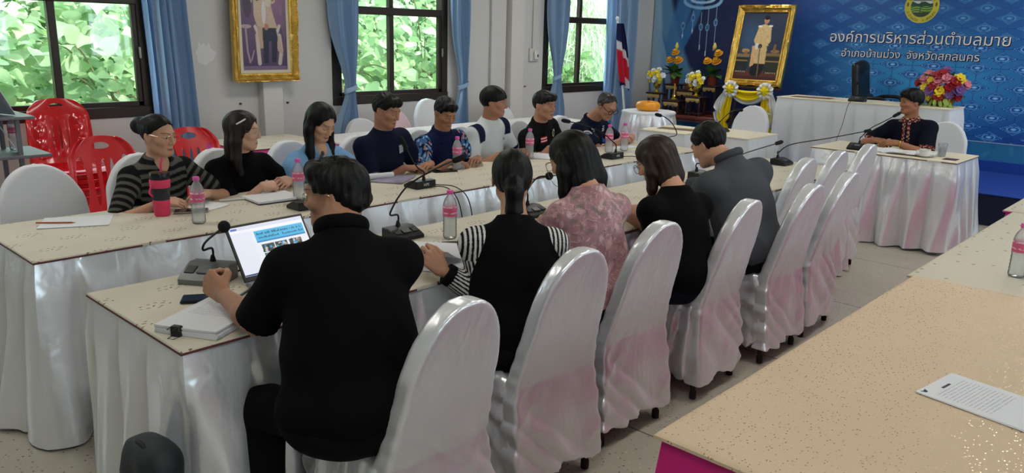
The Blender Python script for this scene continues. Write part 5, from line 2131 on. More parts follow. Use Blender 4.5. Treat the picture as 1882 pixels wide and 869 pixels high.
def banner_text(s, yl, yr, z, name):
    def bounds(o):
        c = np.array([v.co[:] for v in o.data.vertices]); return c.min(0), c.max(0)
    o = text(name, s, .2, LETTER, (0, 0, 0), Matrix.Identity(3), None, 'LEFT')
    lo, hi = bounds(o)
    bpy.data.objects.remove(o)
    size = .2 * (yl - yr) / (hi[0] - lo[0])
    o = text(name, s, size, LETTER, (WALL_X - .0275, yl + lo[0] * size / .2, z), RB, ban, 'LEFT')
    for k, (dy, dz) in enumerate(((-.010, -.010), (-.005, -.005), (.006, 0), (0, .006))):
        w = text('lettering_outline', s, size, LETTERS, (WALL_X - .0242 - .0004 * k, yl + lo[0] * size / .2 + dy, z + dz), RB, o, 'LEFT')
    return o


banner_text('องค์การบริหารส่วนตำบลมาย', 4.02, 2.09, 1.645, 'large_lettering')
banner_text('อำเภอบ้านม่วง', 3.86, 3.185, 1.475, 'small_lettering')
banner_text('จังหวัดสกลนคร', 3.115, 2.36, 1.475, 'small_lettering')
# round emblem
EY, EZ, ER = 3.025, 2.055, .185
ec = Canvas(2 * ER, 2 * ER, .0028, (212, 200, 74))
ec.ell(ER, ER, ER * 1.0, ER * 1.0, (196, 204, 120)); ec.ell(ER, ER, ER * .955, ER * .955, (212, 200, 66)); ec.ell(ER, ER, ER * .67, ER * .67, (206, 206, 110)); ec.ell(ER, ER, ER * .64, ER * .64, (62, 100, 84))
ins = (np.hypot(ec.U - ER, ec.Vv - ER) < ER * .63)
uu, vv = (ec.U - ER) / ER, (ec.Vv - ER) / ER
ec.put(ins & (vv < .33) & (vv > .16), (214, 212, 218))
ec.put(ins & (vv < .22 + .06 * np.sin(uu * 9 + .5)), (46, 78, 62))
ec.put(ins & (vv < .02), (60, 108, 52))
ec.put(ins & (vv < .0) & (np.sin(vv * 48 + 2 * np.sin(uu * 6)) > .1), (150, 186, 84))
ec.put(ins & (vv < -.36), (66, 74, 56))
ec.put(ins & (np.abs(uu + .08) < .025) & (vv < .3) & (vv > -.4), (50, 66, 60)); ec.put(ins & (np.abs(uu + .0) < .02) & (vv < .3) & (vv > -.1), (50, 66, 60))
for sx in (-1, 1): ec.ell(ER + sx * ER * .81, ER + .02, .012, .024, (120, 104, 20))
em = ec.build('emblem', lambda U, V_: np.stack([np.full(U.shape, WALL_X - .0265), EY + ER - U, EZ - ER + V_], -1), PRINT, ban, cut=lambda U, V_: np.hypot(U - ER, V_ - ER) < ER)
INK = mat('emblem_ink', (74, 62, 14), .6)


def ring_text(s, r, a0, a1, size, flip):
    cl = []
    for ch in s:
        if cl and ch in '\u0e31\u0e34\u0e35\u0e36\u0e37\u0e38\u0e39\u0e47\u0e48\u0e49\u0e4a\u0e4b\u0e4c\u0e4d': cl[-1] += ch
        else: cl.append(ch)
    for k, ch in enumerate(cl):
        if ch == ' ': continue
        a = a0 + (a1 - a0) * k / max(len(cl) - 1, 1)
        y, z = EY - r * math.cos(a), EZ + r * math.sin(a)
        rot = a - math.pi / 2 if not flip else a + math.pi / 2
        text('emblem_letter', ch, size, INK, (WALL_X - .0285, y, z), RB @ Matrix.Rotation(rot, 3, 'Z'), em)


ring_text('อ.บ้านม่วง', ER * .90, math.radians(205), math.radians(258), .042, True)
ring_text('จ.สกลนคร', ER * .90, math.radians(282), math.radians(335), .042, True)
ring_text('อบต.มาย', ER * .73, math.radians(150), math.radians(30), .046, False)

# ---------------------------------------------------------------- framed pictures
GILT = mat('gilded_frame', (222, 184, 92), .24, .9, noise=(40, .18), bump=(90, .6, .006))


def gilt_frame(mb, fr, w, h, b=.075, dp=.045):
    """carved moulding round a w x h opening; fr(u, v, d) -> world"""
    prof = [(0, 0), (0, .014), (.012, .020), (.020, .016), (.034, .030), (.050, .042), (.062, .034), (.070, .040), (b, .030), (b, -.01)]
    C = [(0, 0), (w, 0), (w, h), (0, h)]
    D = [(-1, -1), (1, -1), (1, 1), (-1, 1)]
    P = np.zeros((len(prof), 0, 3))
    rows = []
    for k in range(4):
        (x0, y0), (x1, y1) = C[k], C[(k + 1) % 4]
        n = 40
        for i in range(n):
            t = i / n
            row = []
            for q, (o, dd) in enumerate(prof):
                ax, ay = x0 + D[k][0] * o, y0 + D[k][1] * o
                bx, by = x1 + D[(k + 1) % 4][0] * o, y1 + D[(k + 1) % 4][1] * o
                carve = .007 * (math.sin(t * 2 * math.pi * 9 + q) * math.sin(t * 31 + q * 2)) if 3 <= q <= 7 else 0
                cor = .012 * math.exp(-(min(t, 1 - t) / .06) ** 2) + .010 * math.exp(-((t - .5) / .06) ** 2) if 4 <= q <= 7 else 0
                row.append(fr(ax + (bx - ax) * t, ay + (by - ay) * t, dd * dp / .042 + carve + cor))
            rows.append(row)
    mb.grid(np.array(rows), closeu=True)
    return mb


def seated_picture(w, h):
    c = Canvas(w, h, .004, (92, 66, 96))
    c.put(np.exp(-((c.U / w - .75) / .35) ** 2 - ((c.Vv / h - .75) / .4) ** 2), (134, 92, 124))
    c.put(np.clip((.36 - c.Vv / h) / .3, 0, 1), (70, 56, 88), .8)
    c.put(c.Vv < .04 * h, (120, 98, 128))
    G = lambda x, y, rx, ry, col, rot=0, a=1: c.ell(x * w, y * h, rx * w, ry * h, col, a, rot)
    for x, y in ((.22, .80), (.30, .87), (.40, .92), (.18, .72), (.66, .82), (.70, .74), (.60, .9)): G(x, y, .07, .05, (190, 168, 136)); G(x, y, .04, .028, (122, 96, 92))
    G(.14, .66, .09, .12, (66, 46, 66)); G(.10, .45, .12, .02, (176, 150, 150)); c.line([(.09 * w, .45 * h), (.12 * w, .2 * h), (.17 * w, .08 * h)], .008, (164, 136, 150)); c.line([(.2 * w, .1 * h), (.26 * w, .2 * h)], .006, (164, 136, 150))
    G(.88, .52, .08, .09, (120, 88, 116)); G(.88, .62, .04, .06, (130, 100, 122)); G(.86, .30, .07, .16, (80, 62, 88))
    c.line([(.34 * w, .36 * h), (.36 * w, .2 * h), (.38 * w, .07 * h)], .018, (196, 180, 168)); c.line([(.84 * w, .36 * h), (.88 * w, .2 * h), (.84 * w, .07 * h)], .018, (196, 180, 168))
    c.line([(.30 * w, .45 * h), (.36 * w, .38 * h)], .014, (200, 186, 176)); c.line([(.84 * w, .46 * h), (.78 * w, .38 * h)], .014, (200, 186, 176))
    c.poly([(.27 * w, .74 * h), (.44 * w, .80 * h), (.62 * w, .76 * h), (.72 * w, .56 * h), (.80 * w, .44 * h), (.50 * w, .42 * h), (.34 * w, .46 * h), (.28 * w, .56 * h)], (190, 164, 142))
    c.poly([(.34 * w, .46 * h), (.50 * w, .44 * h), (.54 * w, .24 * h), (.40 * w, .22 * h)], (182, 152, 132))
    c.poly([(.74 * w, .44 * h), (.84 * w, .36 * h), (.92 * w, .16 * h), (.80 * w, .20 * h)], (184, 156, 140))
    c.poly([(.46 * w, .44 * h), (.76 * w, .44 * h), (.80 * w, .34 * h), (.76 * w, .08 * h), (.66 * w, .08 * h), (.66 * w, .30 * h), (.60 * w, .30 * h), (.58 * w, .07 * h), (.48 * w, .07 * h)], (36, 34, 54))
    G(.50, .60, .045, .12, (206, 202, 206)); G(.55, .45, .05, .035, (178, 120, 102)); G(.48, .815, .060, .052, (176, 128, 108)); G(.475, .85, .060, .032, (44, 36, 44)); G(.462, .818, .010, .004, (60, 44, 44)); G(.498, .818, .010, .004, (60, 44, 44)); G(.482, .792, .016, .004, (132, 84, 76)); G(.36, .74, .06, .03, (60, 48, 60)); G(.60, .70, .07, .045, (204, 190, 176))
    for k in range(60):
        G(R_.uniform(.3, .72), R_.uniform(.45, .76), .012, .006, (216, 196, 170), R_.uniform(0, 3), .5)
    return c


def standing_picture(w, h):
    c = Canvas(w, h, .0045, (44, 54, 78))
    c.put(np.exp(-((c.U / w - .25) / .3) ** 2 - ((c.Vv / h - .6) / .3) ** 2), (58, 84, 116))
    c.put(np.clip((c.Vv / h - .8) / .3, 0, 1), (58, 62, 74), .8)
    c.put(c.Vv < .14 * h, (96, 48, 40)); c.put(c.Vv < .05 * h, (70, 36, 34))
    G = lambda x, y, rx, ry, col, rot=0, a=1: c.ell(x * w, y * h, rx * w, ry * h, col, a, rot)
    c.poly([(0, .34 * h), (.30 * w, .34 * h), (.27 * w, .10 * h), (0, .10 * h)], (40, 44, 42)); c.poly([(0, .38 * h), (.30 * w, .38 * h), (.29 * w, .33 * h), (0, .33 * h)], (136, 116, 80)); c.line([(0, .28 * h), (.26 * w, .28 * h)], .008, (150, 124, 70))
    c.poly([(.66 * w, .37 * h), (1 * w, .37 * h), (1 * w, .10 * h), (.7 * w, .10 * h)], (48, 48, 42)); c.poly([(.66 * w, .40 * h), (1 * w, .40 * h), (1 * w, .36 * h), (.66 * w, .36 * h)], (130, 106, 70)); c.line([(.68 * w, .28 * h), (1 * w, .28 * h)], .008, (150, 124, 70))
    for k in range(6):
        G(.03 + k * .042, .115, .012, .010, (190, 176, 150)); G(.74 + k * .042, .11, .012, .010, (190, 176, 150))
    G(.18, .43, .10, .03, (176, 140, 86)); G(.20, .40, .04, .03, (150, 104, 62)); G(.06, .44, .04, .05, (70, 66, 66)); G(.86, .43, .10, .025, (150, 116, 66)); G(.84, .48, .03, .06, (130, 100, 62))
    c.poly([(.38 * w, .30 * h), (.66 * w, .30 * h), (.68 * w, .18 * h), (.60 * w, .06 * h), (.42 * w, .06 * h), (.36 * w, .10 * h)], (22, 22, 30))
    c.poly([(.40 * w, .80 * h), (.52 * w, .83 * h), (.68 * w, .79 * h), (.72 * w, .58 * h), (.66 * w, .50 * h), (.68 * w, .24 * h), (.40 * w, .24 * h), (.40 * w, .5 * h), (.33 * w, .58 * h)], (204, 176, 126))
    c.poly([(.32 * w, .50 * h), (.44 * w, .52 * h), (.42 * w, .22 * h), (.34 * w, .18 * h)], (210, 164, 112))
    for k in range(150):
        G(R_.uniform(.38, .68), R_.uniform(.26, .78), .012, .007, R_.choice([(226, 204, 158), (170, 138, 92)]), R_.uniform(0, 3), .55)
    G(.42, .795, .05, .015, (222, 222, 214)); G(.66, .80, .05, .015, (222, 222, 214)); G(.56, .66, .035, .035, (196, 180, 140)); G(.42, .50, .04, .05, (206, 210, 212)); G(.50, .50, .045, .035, (60, 44, 40))
    c.line([(.50 * w, .50 * h), (.55 * w, .06 * h)], .007, (120, 96, 66)); G(.545, .885, .060, .046, (190, 144, 116)); G(.55, .92, .066, .028, (26, 24, 28)); G(.545, .855, .040, .024, (186, 138, 110))
    for sx in (-.022, .022): G(.545 + sx, .893, .010, .004, (50, 36, 32)); G(.545 + sx, .903, .014, .003, (40, 30, 28))
    G(.548, .877, .006, .010, (168, 120, 96)); G(.546, .860, .016, .004, (140, 80, 72))
    return c


WP = thing('framed_picture', (3.84, WALL_Y, 1.2), 'gold framed picture of a seated figure in cream robes hanging on the window wall', 'picture')
fx0, fz0, pw, ph_ = 3.535, 1.275, .43, .82
seated_picture(pw, ph_).build('print', lambda U, V_: np.stack([fx0 + U, np.full(U.shape, WALL_Y - .112) - V_ * .03, fz0 + V_], -1), PHOTO, WP)
m = MB()
gilt_frame(m, lambda u, v, d: (fx0 - .028 + u, WALL_Y - .105 - d - v * .03, fz0 - .028 + v), pw + .056, ph_ + .056, .062, .05)
m.build('picture_frame', GILT, WP)
m = MB()
for a, b, sx, sz in ((pw / 2, -.014, pw + .056, .028), (pw / 2, ph_ + .014, pw + .056, .028), (-.014, ph_ / 2, .028, ph_), (pw + .014, ph_ / 2, .028, ph_)):
    m.box((fx0 + a, WALL_Y - .108 - (ph_ / 2) * .03, fz0 + b), (sx, .012 + .0, sz))
m.build('picture_mount', mat('cream_mount', (208, 198, 172), .7), WP)
m = MB(); m.box((fx0 + pw / 2, WALL_Y - .075, fz0 + ph_ / 2), (pw + .10, .05, ph_ + .10)); m.build('picture_back', mat('board', (110, 84, 60), .8), WP)

# easel portrait
EP = thing('easel_portrait', (9.3, 4.6, .303), 'large gold framed portrait of a standing figure leaning back on an easel on the stage', 'portrait')
b0, b1 = np.array((9.20, 4.955, 1.085)), np.array((9.20, 4.235, 1.085))
t0 = np.array((9.415, 4.96, 2.045))
eu, ev = nz(b1 - b0), nz(t0 - b0)
en = nz(np.cross(eu, ev))
if en[0] > 0: en = -en
EW, EH = .73, np.linalg.norm(t0 - b0)
bb = .085
pw, ph_ = EW - 2 * bb, EH - 2 * bb
org = b0 + eu * bb + ev * bb
P3 = lambda U, V_, d=0.0: org + np.multiply.outer(U, eu) + np.multiply.outer(V_, ev) + np.multiply.outer(d, en)
standing_picture(pw, ph_).build('print', lambda U, V_: P3(U, V_, np.full(U.shape, .006)), PHOTO, EP)
m = MB(); gilt_frame(m, lambda u, v, d: P3(u, v, d), pw, ph_, bb, .05); m.build('picture_frame', GILT, EP)
m = MB(); c_ = P3(pw / 2, ph_ / 2, -.02); m.box(c_, (EW - .05, EH - .05, .03), 0, np.stack([eu, ev, en], 1)); m.build('picture_back', mat('board', (110, 84, 60), .8), EP)
EASEL = mat('easel_wood', (70, 44, 30), .5)
for k in range(3):
    m = MB()
    top = P3(pw / 2 + (-.12, .12, 0)[k], ph_ * .9, -.05); bot = np.array((9.12 if k < 2 else 9.80, 4.595 + (.26, -.26, 0)[k], .305))
    m.tube([top, bot], .016, 8); m.build('easel_leg', EASEL, EP)
m = MB(); m.box((9.185, 4.595, 1.075), (.07, .76, .02), .004); m.build('ledge', EASEL, EP)
# ribbons
YEL = mat('yellow_satin', (232, 206, 20), .4, spec=.4, bump=(30, .3, .008)); WHS = mat('white_ribbon', (226, 226, 224), .5, bump=(30, .3, .008))
rib = thing('ribbon_swag', (9.15, 4.6, 1.05), 'yellow and white ribbon swag with two rosettes tied below the easel portrait', 'ribbon')


def drape(pts_top, sag, nrow, w, mt, name, parent, x=9.12, seed=0):
    """cloth hung between two points"""
    a, b = np.array(pts_top[0]), np.array(pts_top[1])
    P = np.zeros((30, nrow, 3))
    for i in range(30):
        t = i / 29
        for j in range(nrow):
            s_ = j / (nrow - 1)
            z = a[2] + (b[2] - a[2]) * t - (sag + w * s_) * 4 * t * (1 - t) - .03 * s_
            P[i, j] = (x - .03 * math.sin(s_ * math.pi * 3 + seed) * math.sin(t * math.pi) - .03 * math.sin(math.pi * t), a[1] + (b[1] - a[1]) * t, z)
    m = MB(); m.grid(P); return m.build(name, mt, parent)


drape(((9.1, 4.83, 1.06), (9.1, 4.36, 1.06)), .02, 16, .10, YEL, 'swag', rib)
drape(((9.1, 4.83, 1.0), (9.1, 4.36, 1.0)), .07, 8, .035, WHS, 'swag', rib, 9.13, 1)
for yy, sg in ((4.815, 1), (4.365, -1)):
    m = MB()
    P = np.zeros((60, 7, 3))
    for i in range(60):
        t = 2 * math.pi * i / 60
        for j in range(7):
            r = .03 + .072 * j / 6
            P[i, j] = (9.10 - .035 * math.sin(j / 6 * 2.6) - .018 * math.sin(t * 11) * j / 6, yy + r * math.cos(t) * (1 + .05 * math.sin(7 * t)), 1.05 + r * math.sin(t))
    m.grid(P, closeu=True); ro = m.build('rosette', WHS, rib)
    m = MB()
    P = np.zeros((40, 6, 3))
    for i in range(40):
        t = 2 * math.pi * i / 40
        for j in range(6):
            r = .058 * j / 5
            P[i, j] = (9.065 - .03 * math.cos(j / 5 * 1.5) - .012 * math.sin(t * 7) * j / 5, yy + r * math.cos(t), 1.05 + r * math.sin(t))
    m.grid(P, closeu=True); m.build('rosette_centre', YEL, ro)
    for mt, nm_, w0, w1, dy, z0, zb in ((YEL, 'ribbon_tail', .03, .085, .0, 1.02, .40), (WHS, 'ribbon_tail', .03, .07, .07 * sg, 1.02, .62)):
        m = MB()
        P = np.zeros((22, 26, 3))
        for i in range(22):
            u = i / 21 * 2 - 1
            for j in range(26):
                t = j / 25
                w = w0 + (w1 - w0) * math.sin(min(t * 2.0, 1) * math.pi / 2) * (1 - .35 * max(0, t - .55) / .45)
                w *= (1 - .5 * math.exp(-((t - .60) / .05) ** 2))
                P[i, j] = (9.10 + .02 * math.sin(u * 9 + t * 3) - .03 * math.sin(t * math.pi), yy + dy + sg * .06 * math.sin(t * 2.4) + u * w, z0 + (zb - z0) * t)
        m.grid(P); m.build(nm_, mt, rib)

# ---------------------------------------------------------------- outdoors
LEAFM = mat('leaf', (160, 200, 120), .5, attr='Col', spec=.4)
_T = nodes_of(LEAFM)
_tr = _T.n('ShaderNodeBsdfTranslucent'); _vc = _T.n('ShaderNodeVertexColor'); _vc.layer_name = 'Col'
_mx = _T.n('ShaderNodeMixShader'); _mx.inputs[0].default_value = .35
_T.put(_tr.inputs[0], _vc.outputs[0])
_out = [n_ for n_ in LEAFM.node_tree.nodes if n_.type == 'OUTPUT_MATERIAL'][0]
_T.t.links.new(_T.b.outputs[0], _mx.inputs[1]); _T.t.links.new(_tr.outputs[0], _mx.inputs[2]); _T.t.links.new(_mx.outputs[0], _out.inputs[0])
BARK = mat('bark', (120, 116, 84), .9, noise=(20, .3))
_half = [(-.04, .16), (.02, .30), (.18, .40), (.38, .42), (.60, .34), (.82, .17)]
LEAF = np.array([(0, 0, 0)] + [(a, b, .06 * b / .4) for a, b in _half] + [(1.06, 0, -.14)] + [(a, -b, .06 * b / .4) for a, b in _half[::-1]] + [(.30, 0, -.03), (.66, 0, -.05)])
LF = [(0, 1, 2, 14), (14, 2, 3), (14, 3, 4), (14, 4, 15), (15, 4, 5), (15, 5, 6), (15, 6, 7), (15, 7, 8), (15, 8, 9), (15, 9, 10), (14, 15, 10), (14, 10, 11), (14, 11, 12), (14, 12, 13, 0)]
BLADE = np.array([(0, .015, 0), (0, -.015, 0), (.35, -.026, -.05), (.35, .026, -.05), (.7, .018, -.25), (.7, -.018, -.25), (1, 0, -.6)])
BF = [(0, 1, 2, 3), (3, 2, 5, 4), (4, 5, 6)]


def plant(name, c, r, n, size, cols, label, blade=False, seed=0, trunk=None, shell=.55, cat='bush'):
    rg = np.random.default_rng(seed)
    root = thing(name, (c[0], c[1], -.3), label, cat, 'plants outside the windows')
    d = rg.normal(size=(n, 3)); d /= np.linalg.norm(d, axis=1)[:, None]
    lump = 1 + .25 * np.sin(d[:, 0] * 7 + seed) * np.sin(d[:, 2] * 6 + seed * 2) + .15 * np.sin(d[:, 1] * 11)
    rad = (shell + (1 - shell) * rg.random(n)) * lump
    pos = np.array(c) + d * rad[:, None] * np.array(r)
    pos = pos[(pos[:, 1] > 7.15) & (pos[:, 2] > -.3)]; n = len(pos)
    base, fc = (BLADE, BF) if blade else (LEAF, LF)
    V_, C_ = [], []
    for k in range(n):
        dd = (pos[k] - np.array(c)) / np.array(r)
        fwd = nz(dd * .6 + rg.normal(size=3) * .5 + np.array((0, -.55, -.25 if not blade else -.9)))
        nrm = nz(rg.normal(size=3) * .45 + np.array((0, -.75, .75)))
        s = np.cross(nrm, fwd); s = nz(s); nrm = np.cross(fwd, s)
        q = size * (.6 + .7 * rg.random())
        V_.append(pos[k] + q * (base[:, :1] * fwd + base[:, 1:2] * s + base[:, 2:] * nrm))
        cc = np.array(lin(cols[int(rg.integers(len(cols)))])) * (.8 + .4 * rg.random())
        C_.append(np.repeat(cc[None], len(base), 0))
    V_ = np.concatenate(V_); C_ = np.concatenate(C_)
    F = [tuple(i + k * len(base) for i in f) for k in range(n) for f in fc]
    put('foliage', V_, F, LEAFM, root, smooth=not blade, cols=C_)
    m = MB()
    t0 = trunk or (c[0], c[1])
    m.tube(bez([(t0[0], t0[1], -.3), (t0[0] + .08, t0[1] - .05, c[2] * .4), (c[0], c[1], c[2])], 6), .05, 8)
    for k in range(4):
        e = np.array(c) + d[k] * np.array(r) * .75
        if e[1] > 7.2: m.tube(bez([(c[0], c[1], c[2] - r[2] * .3), (np.array(c) + e) / 2 + (0, 0, .1), e], 5), .010, 6)
    m.build('stem', BARK, root)
    return root


LG = [(176, 206, 150), (186, 212, 164), (146, 180, 130), (186, 208, 168), (134, 170, 120)]
DG = [(104, 140, 84), (90, 124, 76), (124, 158, 98)]
plant('leafy_shrub', (1.7, 8.6, 1.0), (1.2, 1.0, 1.1), 950, .17, LG, 'broad leaved pale green shrub outside the leftmost window, left half', seed=1)
plant('leafy_shrub', (3.3, 8.8, 1.1), (1.1, 1.0, 1.3), 950, .17, LG, 'broad leaved pale green shrub outside the leftmost window, right half', seed=2)
plant('leafy_shrub', (6.4, 9.2, 1.0), (1.0, 1.0, 1.2), 800, .17, LG, 'broad leaved shrub outside the left half of the middle window', seed=3)
plant('leafy_shrub', (8.1, 9.4, 1.2), (1.1, 1.0, 1.4), 900, .17, LG, 'tall broad leaved shrub outside the right half of the middle window', seed=4)
plant('fine_leaved_tree', (2.6, 11.5, 1.6), (3.4, 1.2, 2.4), 2400, .22, DG + LG[:1], 'darker tree standing behind the shrubs outside the leftmost window', seed=5, cat='tree')
plant('fine_leaved_tree', (9.0, 12.2, 1.6), (3.6, 1.2, 2.4), 2400, .22, DG + LG[:1], 'darker tree standing behind the shrubs outside the middle window', seed=6, cat='tree')
WG = [(190, 206, 170), (204, 216, 188), (166, 190, 146), (214, 222, 202)]
plant('weeping_tree', (12.4, 9.9, 1.7), (1.9, 1.2, 1.7), 9000, .32, WG, 'feathery pale green weeping tree outside the third window', blade=True, seed=7, cat='tree', shell=.3)
plant('weeping_tree', (15.6, 12.0, 2.0), (2.6, 1.4, 2.2), 6000, .42, WG, 'second feathery pale tree farther back outside the third window', blade=True, seed=8, cat='tree', shell=.3)
plant('leafy_shrub', (11.0, 9.2, .5), (.9, .8, .75), 500, .14, DG, 'low dark green shrub outside the third window at the bottom', seed=9)
m = MB(); m.box((8, 26.8, -.4), (60, 40, .2)); struct(m.build('ground', mat('grass_ground', (120, 150, 84), .95, noise=(3, .3)), smooth=False))
HED = [(116, 160, 92), (134, 176, 108), (150, 190, 122)]
plant('hedge', (6.5, 15.5, 1.9), (11.0, 1.2, 2.6), 6500, .40, HED, 'long tall hedge of trees closing the view behind the garden', seed=10, cat='hedge')
# ================================================================ things on the tables
TZ = TB + .0012
BLACKP = mat('black_plastic', (22, 22, 24), .4)
GREYP = mat('grey_metal_case', (120, 122, 122), .35, .6)
FOAM = mat('black_foam', (16, 16, 18), .95, bump=(400, .6, .002))
NECK = mat('gooseneck', (30, 30, 32), .35, .5)
WHITEINK = mat('white_print', (220, 220, 220), .5)


def mic(x, y, rz, head, label, via=None, ball=False, silver=False, lettering=True, z=TZ, size=(.12, .15, .046), cable=None, neck=NECK):
    root = thing('conference_microphone', (x, y, z), label, 'microphone', 'gooseneck microphones on the tables')
    R = rz3(rz)
    W = lambda a, b, c: np.array((x, y, z)) + R @ np.array((a, b, c))
    l, w, h = size
    m = MB()
    # wedge: low front (+x side towards the speaker), high back
    prof = [(-l / 2, 0), (-l / 2, h * .95), (-l * .15, h), (l * .32, h * .55), (l / 2, h * .30), (l / 2, 0)]
    for sgn in (-1, 1): pass
    V_, F = [], []
    n = len(prof)
    for yy, ins in ((-w / 2, .004), (-w / 2 + .004, 0), (w / 2 - .004, 0), (w / 2, .004)):
        for a, c in prof:
            V_.append(W(a * (1 - ins / l * 2), yy, c * (1 - ins / h) if c > 0 else 0))
    for k in range(3):
        for i in range(n):
            F.append((k * n + i, k * n + (i + 1) % n, (k + 1) * n + (i + 1) % n, (k + 1) * n + i))
    F += [tuple(range(n))[::-1], tuple(3 * n + i for i in range(n))]
    m.add(V_, F)
    m.build('base', GREYP if silver else BLACKP, root, sharp=30)
    m = MB()
    c = W(l * .18, 0, h * .66)
    sl = math.atan2(h * .45, l * .47)
    Rb = R @ rotm(0, math.degrees(sl), 0)
    m.box(c + Rb @ np.array((0, 0, .004)), (l * .24, w * .30, .006), .002, Rb)
    m.build('talk_button', mat('button_grey', (92, 94, 98), .4), root)
    for sg in (-1, 1):
        m = MB(); m.box(c + Rb @ np.array((-.004, sg * w * .32, .003)), (l * .3, w * .22, .004), .001, Rb); m.build('speaker_grille', mat('grille', (60, 61, 62), .5, .4), root)
    if lettering:
        o = text('lettering', 'NPE', .024, WHITEINK, tuple(W(-l / 2 - .0012, 0, h * .30)), Matrix(np.stack([R @ np.array((0, -1, 0)), np.array((0, 0, 1)), R @ np.array((-1, 0, 0))], 1).tolist()), root)
    p0 = W(-l * .30, 0, h * .95)
    head = np.array(head)
    mid = [p0, p0 + (0, 0, .05)] + ([np.array(v) for v in via] if via else [(p0 * .55 + head * .45) + np.array((0, 0, .06))]) + [head]
    pts = bez(mid, 10)
    m = MB(); m.tube(pts, .0042, 8); m.lathe([(.012, 0), (.011, .012), (.006, .03)], tuple(p0 - (0, 0, .004)), 10)
    g = m.build('gooseneck', neck, root)
    d = nz(pts[-1] - pts[-3])
    m = MB()
    if ball:
        m.ell(head, (.021, .021, .021)); 
    else:
        for k in range(1): m.tube([head - d * .03, head - d * .02, head + d * .03, head + d * .048, head + d * .055], [.008, .0135, .0150, .011, .003], 12)
    m.build('windscreen', FOAM, root)
    if cable:
        for cb in cable:
            m = MB(); m.tube(bez(cb, 8), .0032, 6); m.build('cable', BLACKP, root)
    return root


mic(1.275, 2.675, 215, (1.262, 2.505, .985), 'silver grey microphone unit with a ball windscreen left of the laptop', via=[(1.275, 2.70, .86), (1.268, 2.66, .90)], ball=True, silver=True, lettering=False, size=(.135, .165, .062))
mic(3.03, 3.56, 90, (2.965, 3.62, 1.00), 'black microphone with an upright grey stem in front of the plain navy tee man', via=[(2.995, 3.55, .88)],
    cable=[[(3.05, 3.49, .765), (3.07, 3.36, .768), (3.09, 3.29, .70), (3.12, 3.275, .55), (3.14, 3.27, .40)], [(3.10, 3.50, .765), (3.13, 3.36, .768), (3.17, 3.29, .70), (3.20, 3.275, .52), (3.18, 3.27, .38)]])
mic(2.20, 2.70, -90, (2.53, 2.70, 1.07), 'black microphone with a long bent neck between the laptop and the bottle', via=[(2.16, 2.74, .86), (2.26, 2.74, .97), (2.43, 2.71, 1.045)])
mic(2.21, 3.50, 90, (2.36, 3.62, .95), 'black microphone on the far table behind the head of the man at the laptop')
mic(2.98, 2.62, -90, (3.03, 2.56, .955), 'black microphone with a ball windscreen in front of the woman in the pink floral blouse', via=[(2.96, 2.64, .88), (2.985, 2.60, .945)], ball=True)
mic(4.90, 3.53, 90, (4.46, 3.62, 1.045), 'black microphone with its neck reaching left in front of the man in black framed glasses', via=[(4.88, 3.50, .87), (4.74, 3.54, .965), (4.58, 3.60, 1.02)],
    cable=[[(4.95, 3.47, .765), (4.99, 3.36, .768), (5.02, 3.29, .70), (5.04, 3.275, .55), (5.02, 3.27, .42)]])
mic(5.66, 3.56, 90, (5.58, 3.57, 1.03), 'black microphone at the far end of the far table behind the grey jacketed man', via=[(5.82, 3.54, .86), (5.76, 3.55, .95), (5.66, 3.565, 1.01)])
mic(4.65, 2.62, -90, (5.45, 2.48, .935), 'black microphone with a straight slanting neck beyond the grey jacketed man', via=[(4.75, 2.60, .83), (5.1, 2.54, .89)])
mic(5.68, 2.54, -90, (6.55, 2.26, .965), 'black microphone on the near table whose long neck reaches the small table', via=[(5.62, 2.55, .84), (5.72, 2.50, .90), (6.1, 2.38, .93)],
    cable=[[(5.62, 2.60, .762), (5.50, 2.62, .757), (5.30, 2.66, .757), (5.1, 2.74, .757)]])
mic(7.02, 2.48, 180, (7.32, 2.30, 1.045), 'black microphone in front of the man with the red placket', via=[(7.05, 2.47, .86), (7.12, 2.43, .93), (7.22, 2.36, .99)], size=(.11, .15, .055))
mic(7.22, 3.90, 0, (7.10, 3.66, .985), 'black microphone on the empty table in front of the portrait easel', via=[(7.18, 3.88, .86), (7.15, 3.80, .93), (7.12, 3.73, .975)])
mic(8.70, 3.14, 180, (8.70, 3.20, 1.33) if False else (8.86, 3.22, 1.22), 'black microphone on the head table beside the office chair', z=.303 + .737, size=(.11, .16, .055), cable=[[(8.64, 3.16, 1.045), (8.60, 3.17, 1.043), (8.55, 3.18, .98), (8.53, 3.20, .80), (8.53, 3.26, .55), (8.53, 3.28, .33)]])

# ---------------------------------------------------------------- bottles
bm = bpy.data.materials.new('clear_bottle_plastic'); bm.use_nodes = True
_t = NT(bm)
for n_ in list(bm.node_tree.nodes): bm.node_tree.nodes.remove(n_)
_o = _t.n('ShaderNodeOutputMaterial'); _a = _t.n('ShaderNodeBsdfTransparent'); _g = _t.n('ShaderNodeBsdfGlossy'); _m = _t.n('ShaderNodeMixShader'); _d = _t.n('ShaderNodeBsdfDiffuse'); _m2 = _t.n('ShaderNodeMixShader'); _f = _t.n('ShaderNodeLayerWeight')
_a.inputs[0].default_value = (.93, .95, .96, 1); _g.inputs['Roughness'].default_value = .06; _d.inputs[0].default_value = (.80, .84, .88, 1)
_f.inputs[0].default_value = .18
_m2.inputs[0].default_value = .30
_t.t.links.new(_a.outputs[0], _m2.inputs[1]); _t.t.links.new(_d.outputs[0], _m2.inputs[2])
_t.t.links.new(_f.outputs['Fresnel'], _m.inputs[0]); _t.t.links.new(_m2.outputs[0], _m.inputs[1]); _t.t.links.new(_g.outputs[0], _m.inputs[2]); _t.t.links.new(_m.outputs[0], _o.inputs[0])
PETP = bm
CAPP = mat('pink_cap', (232, 92, 178), .4)
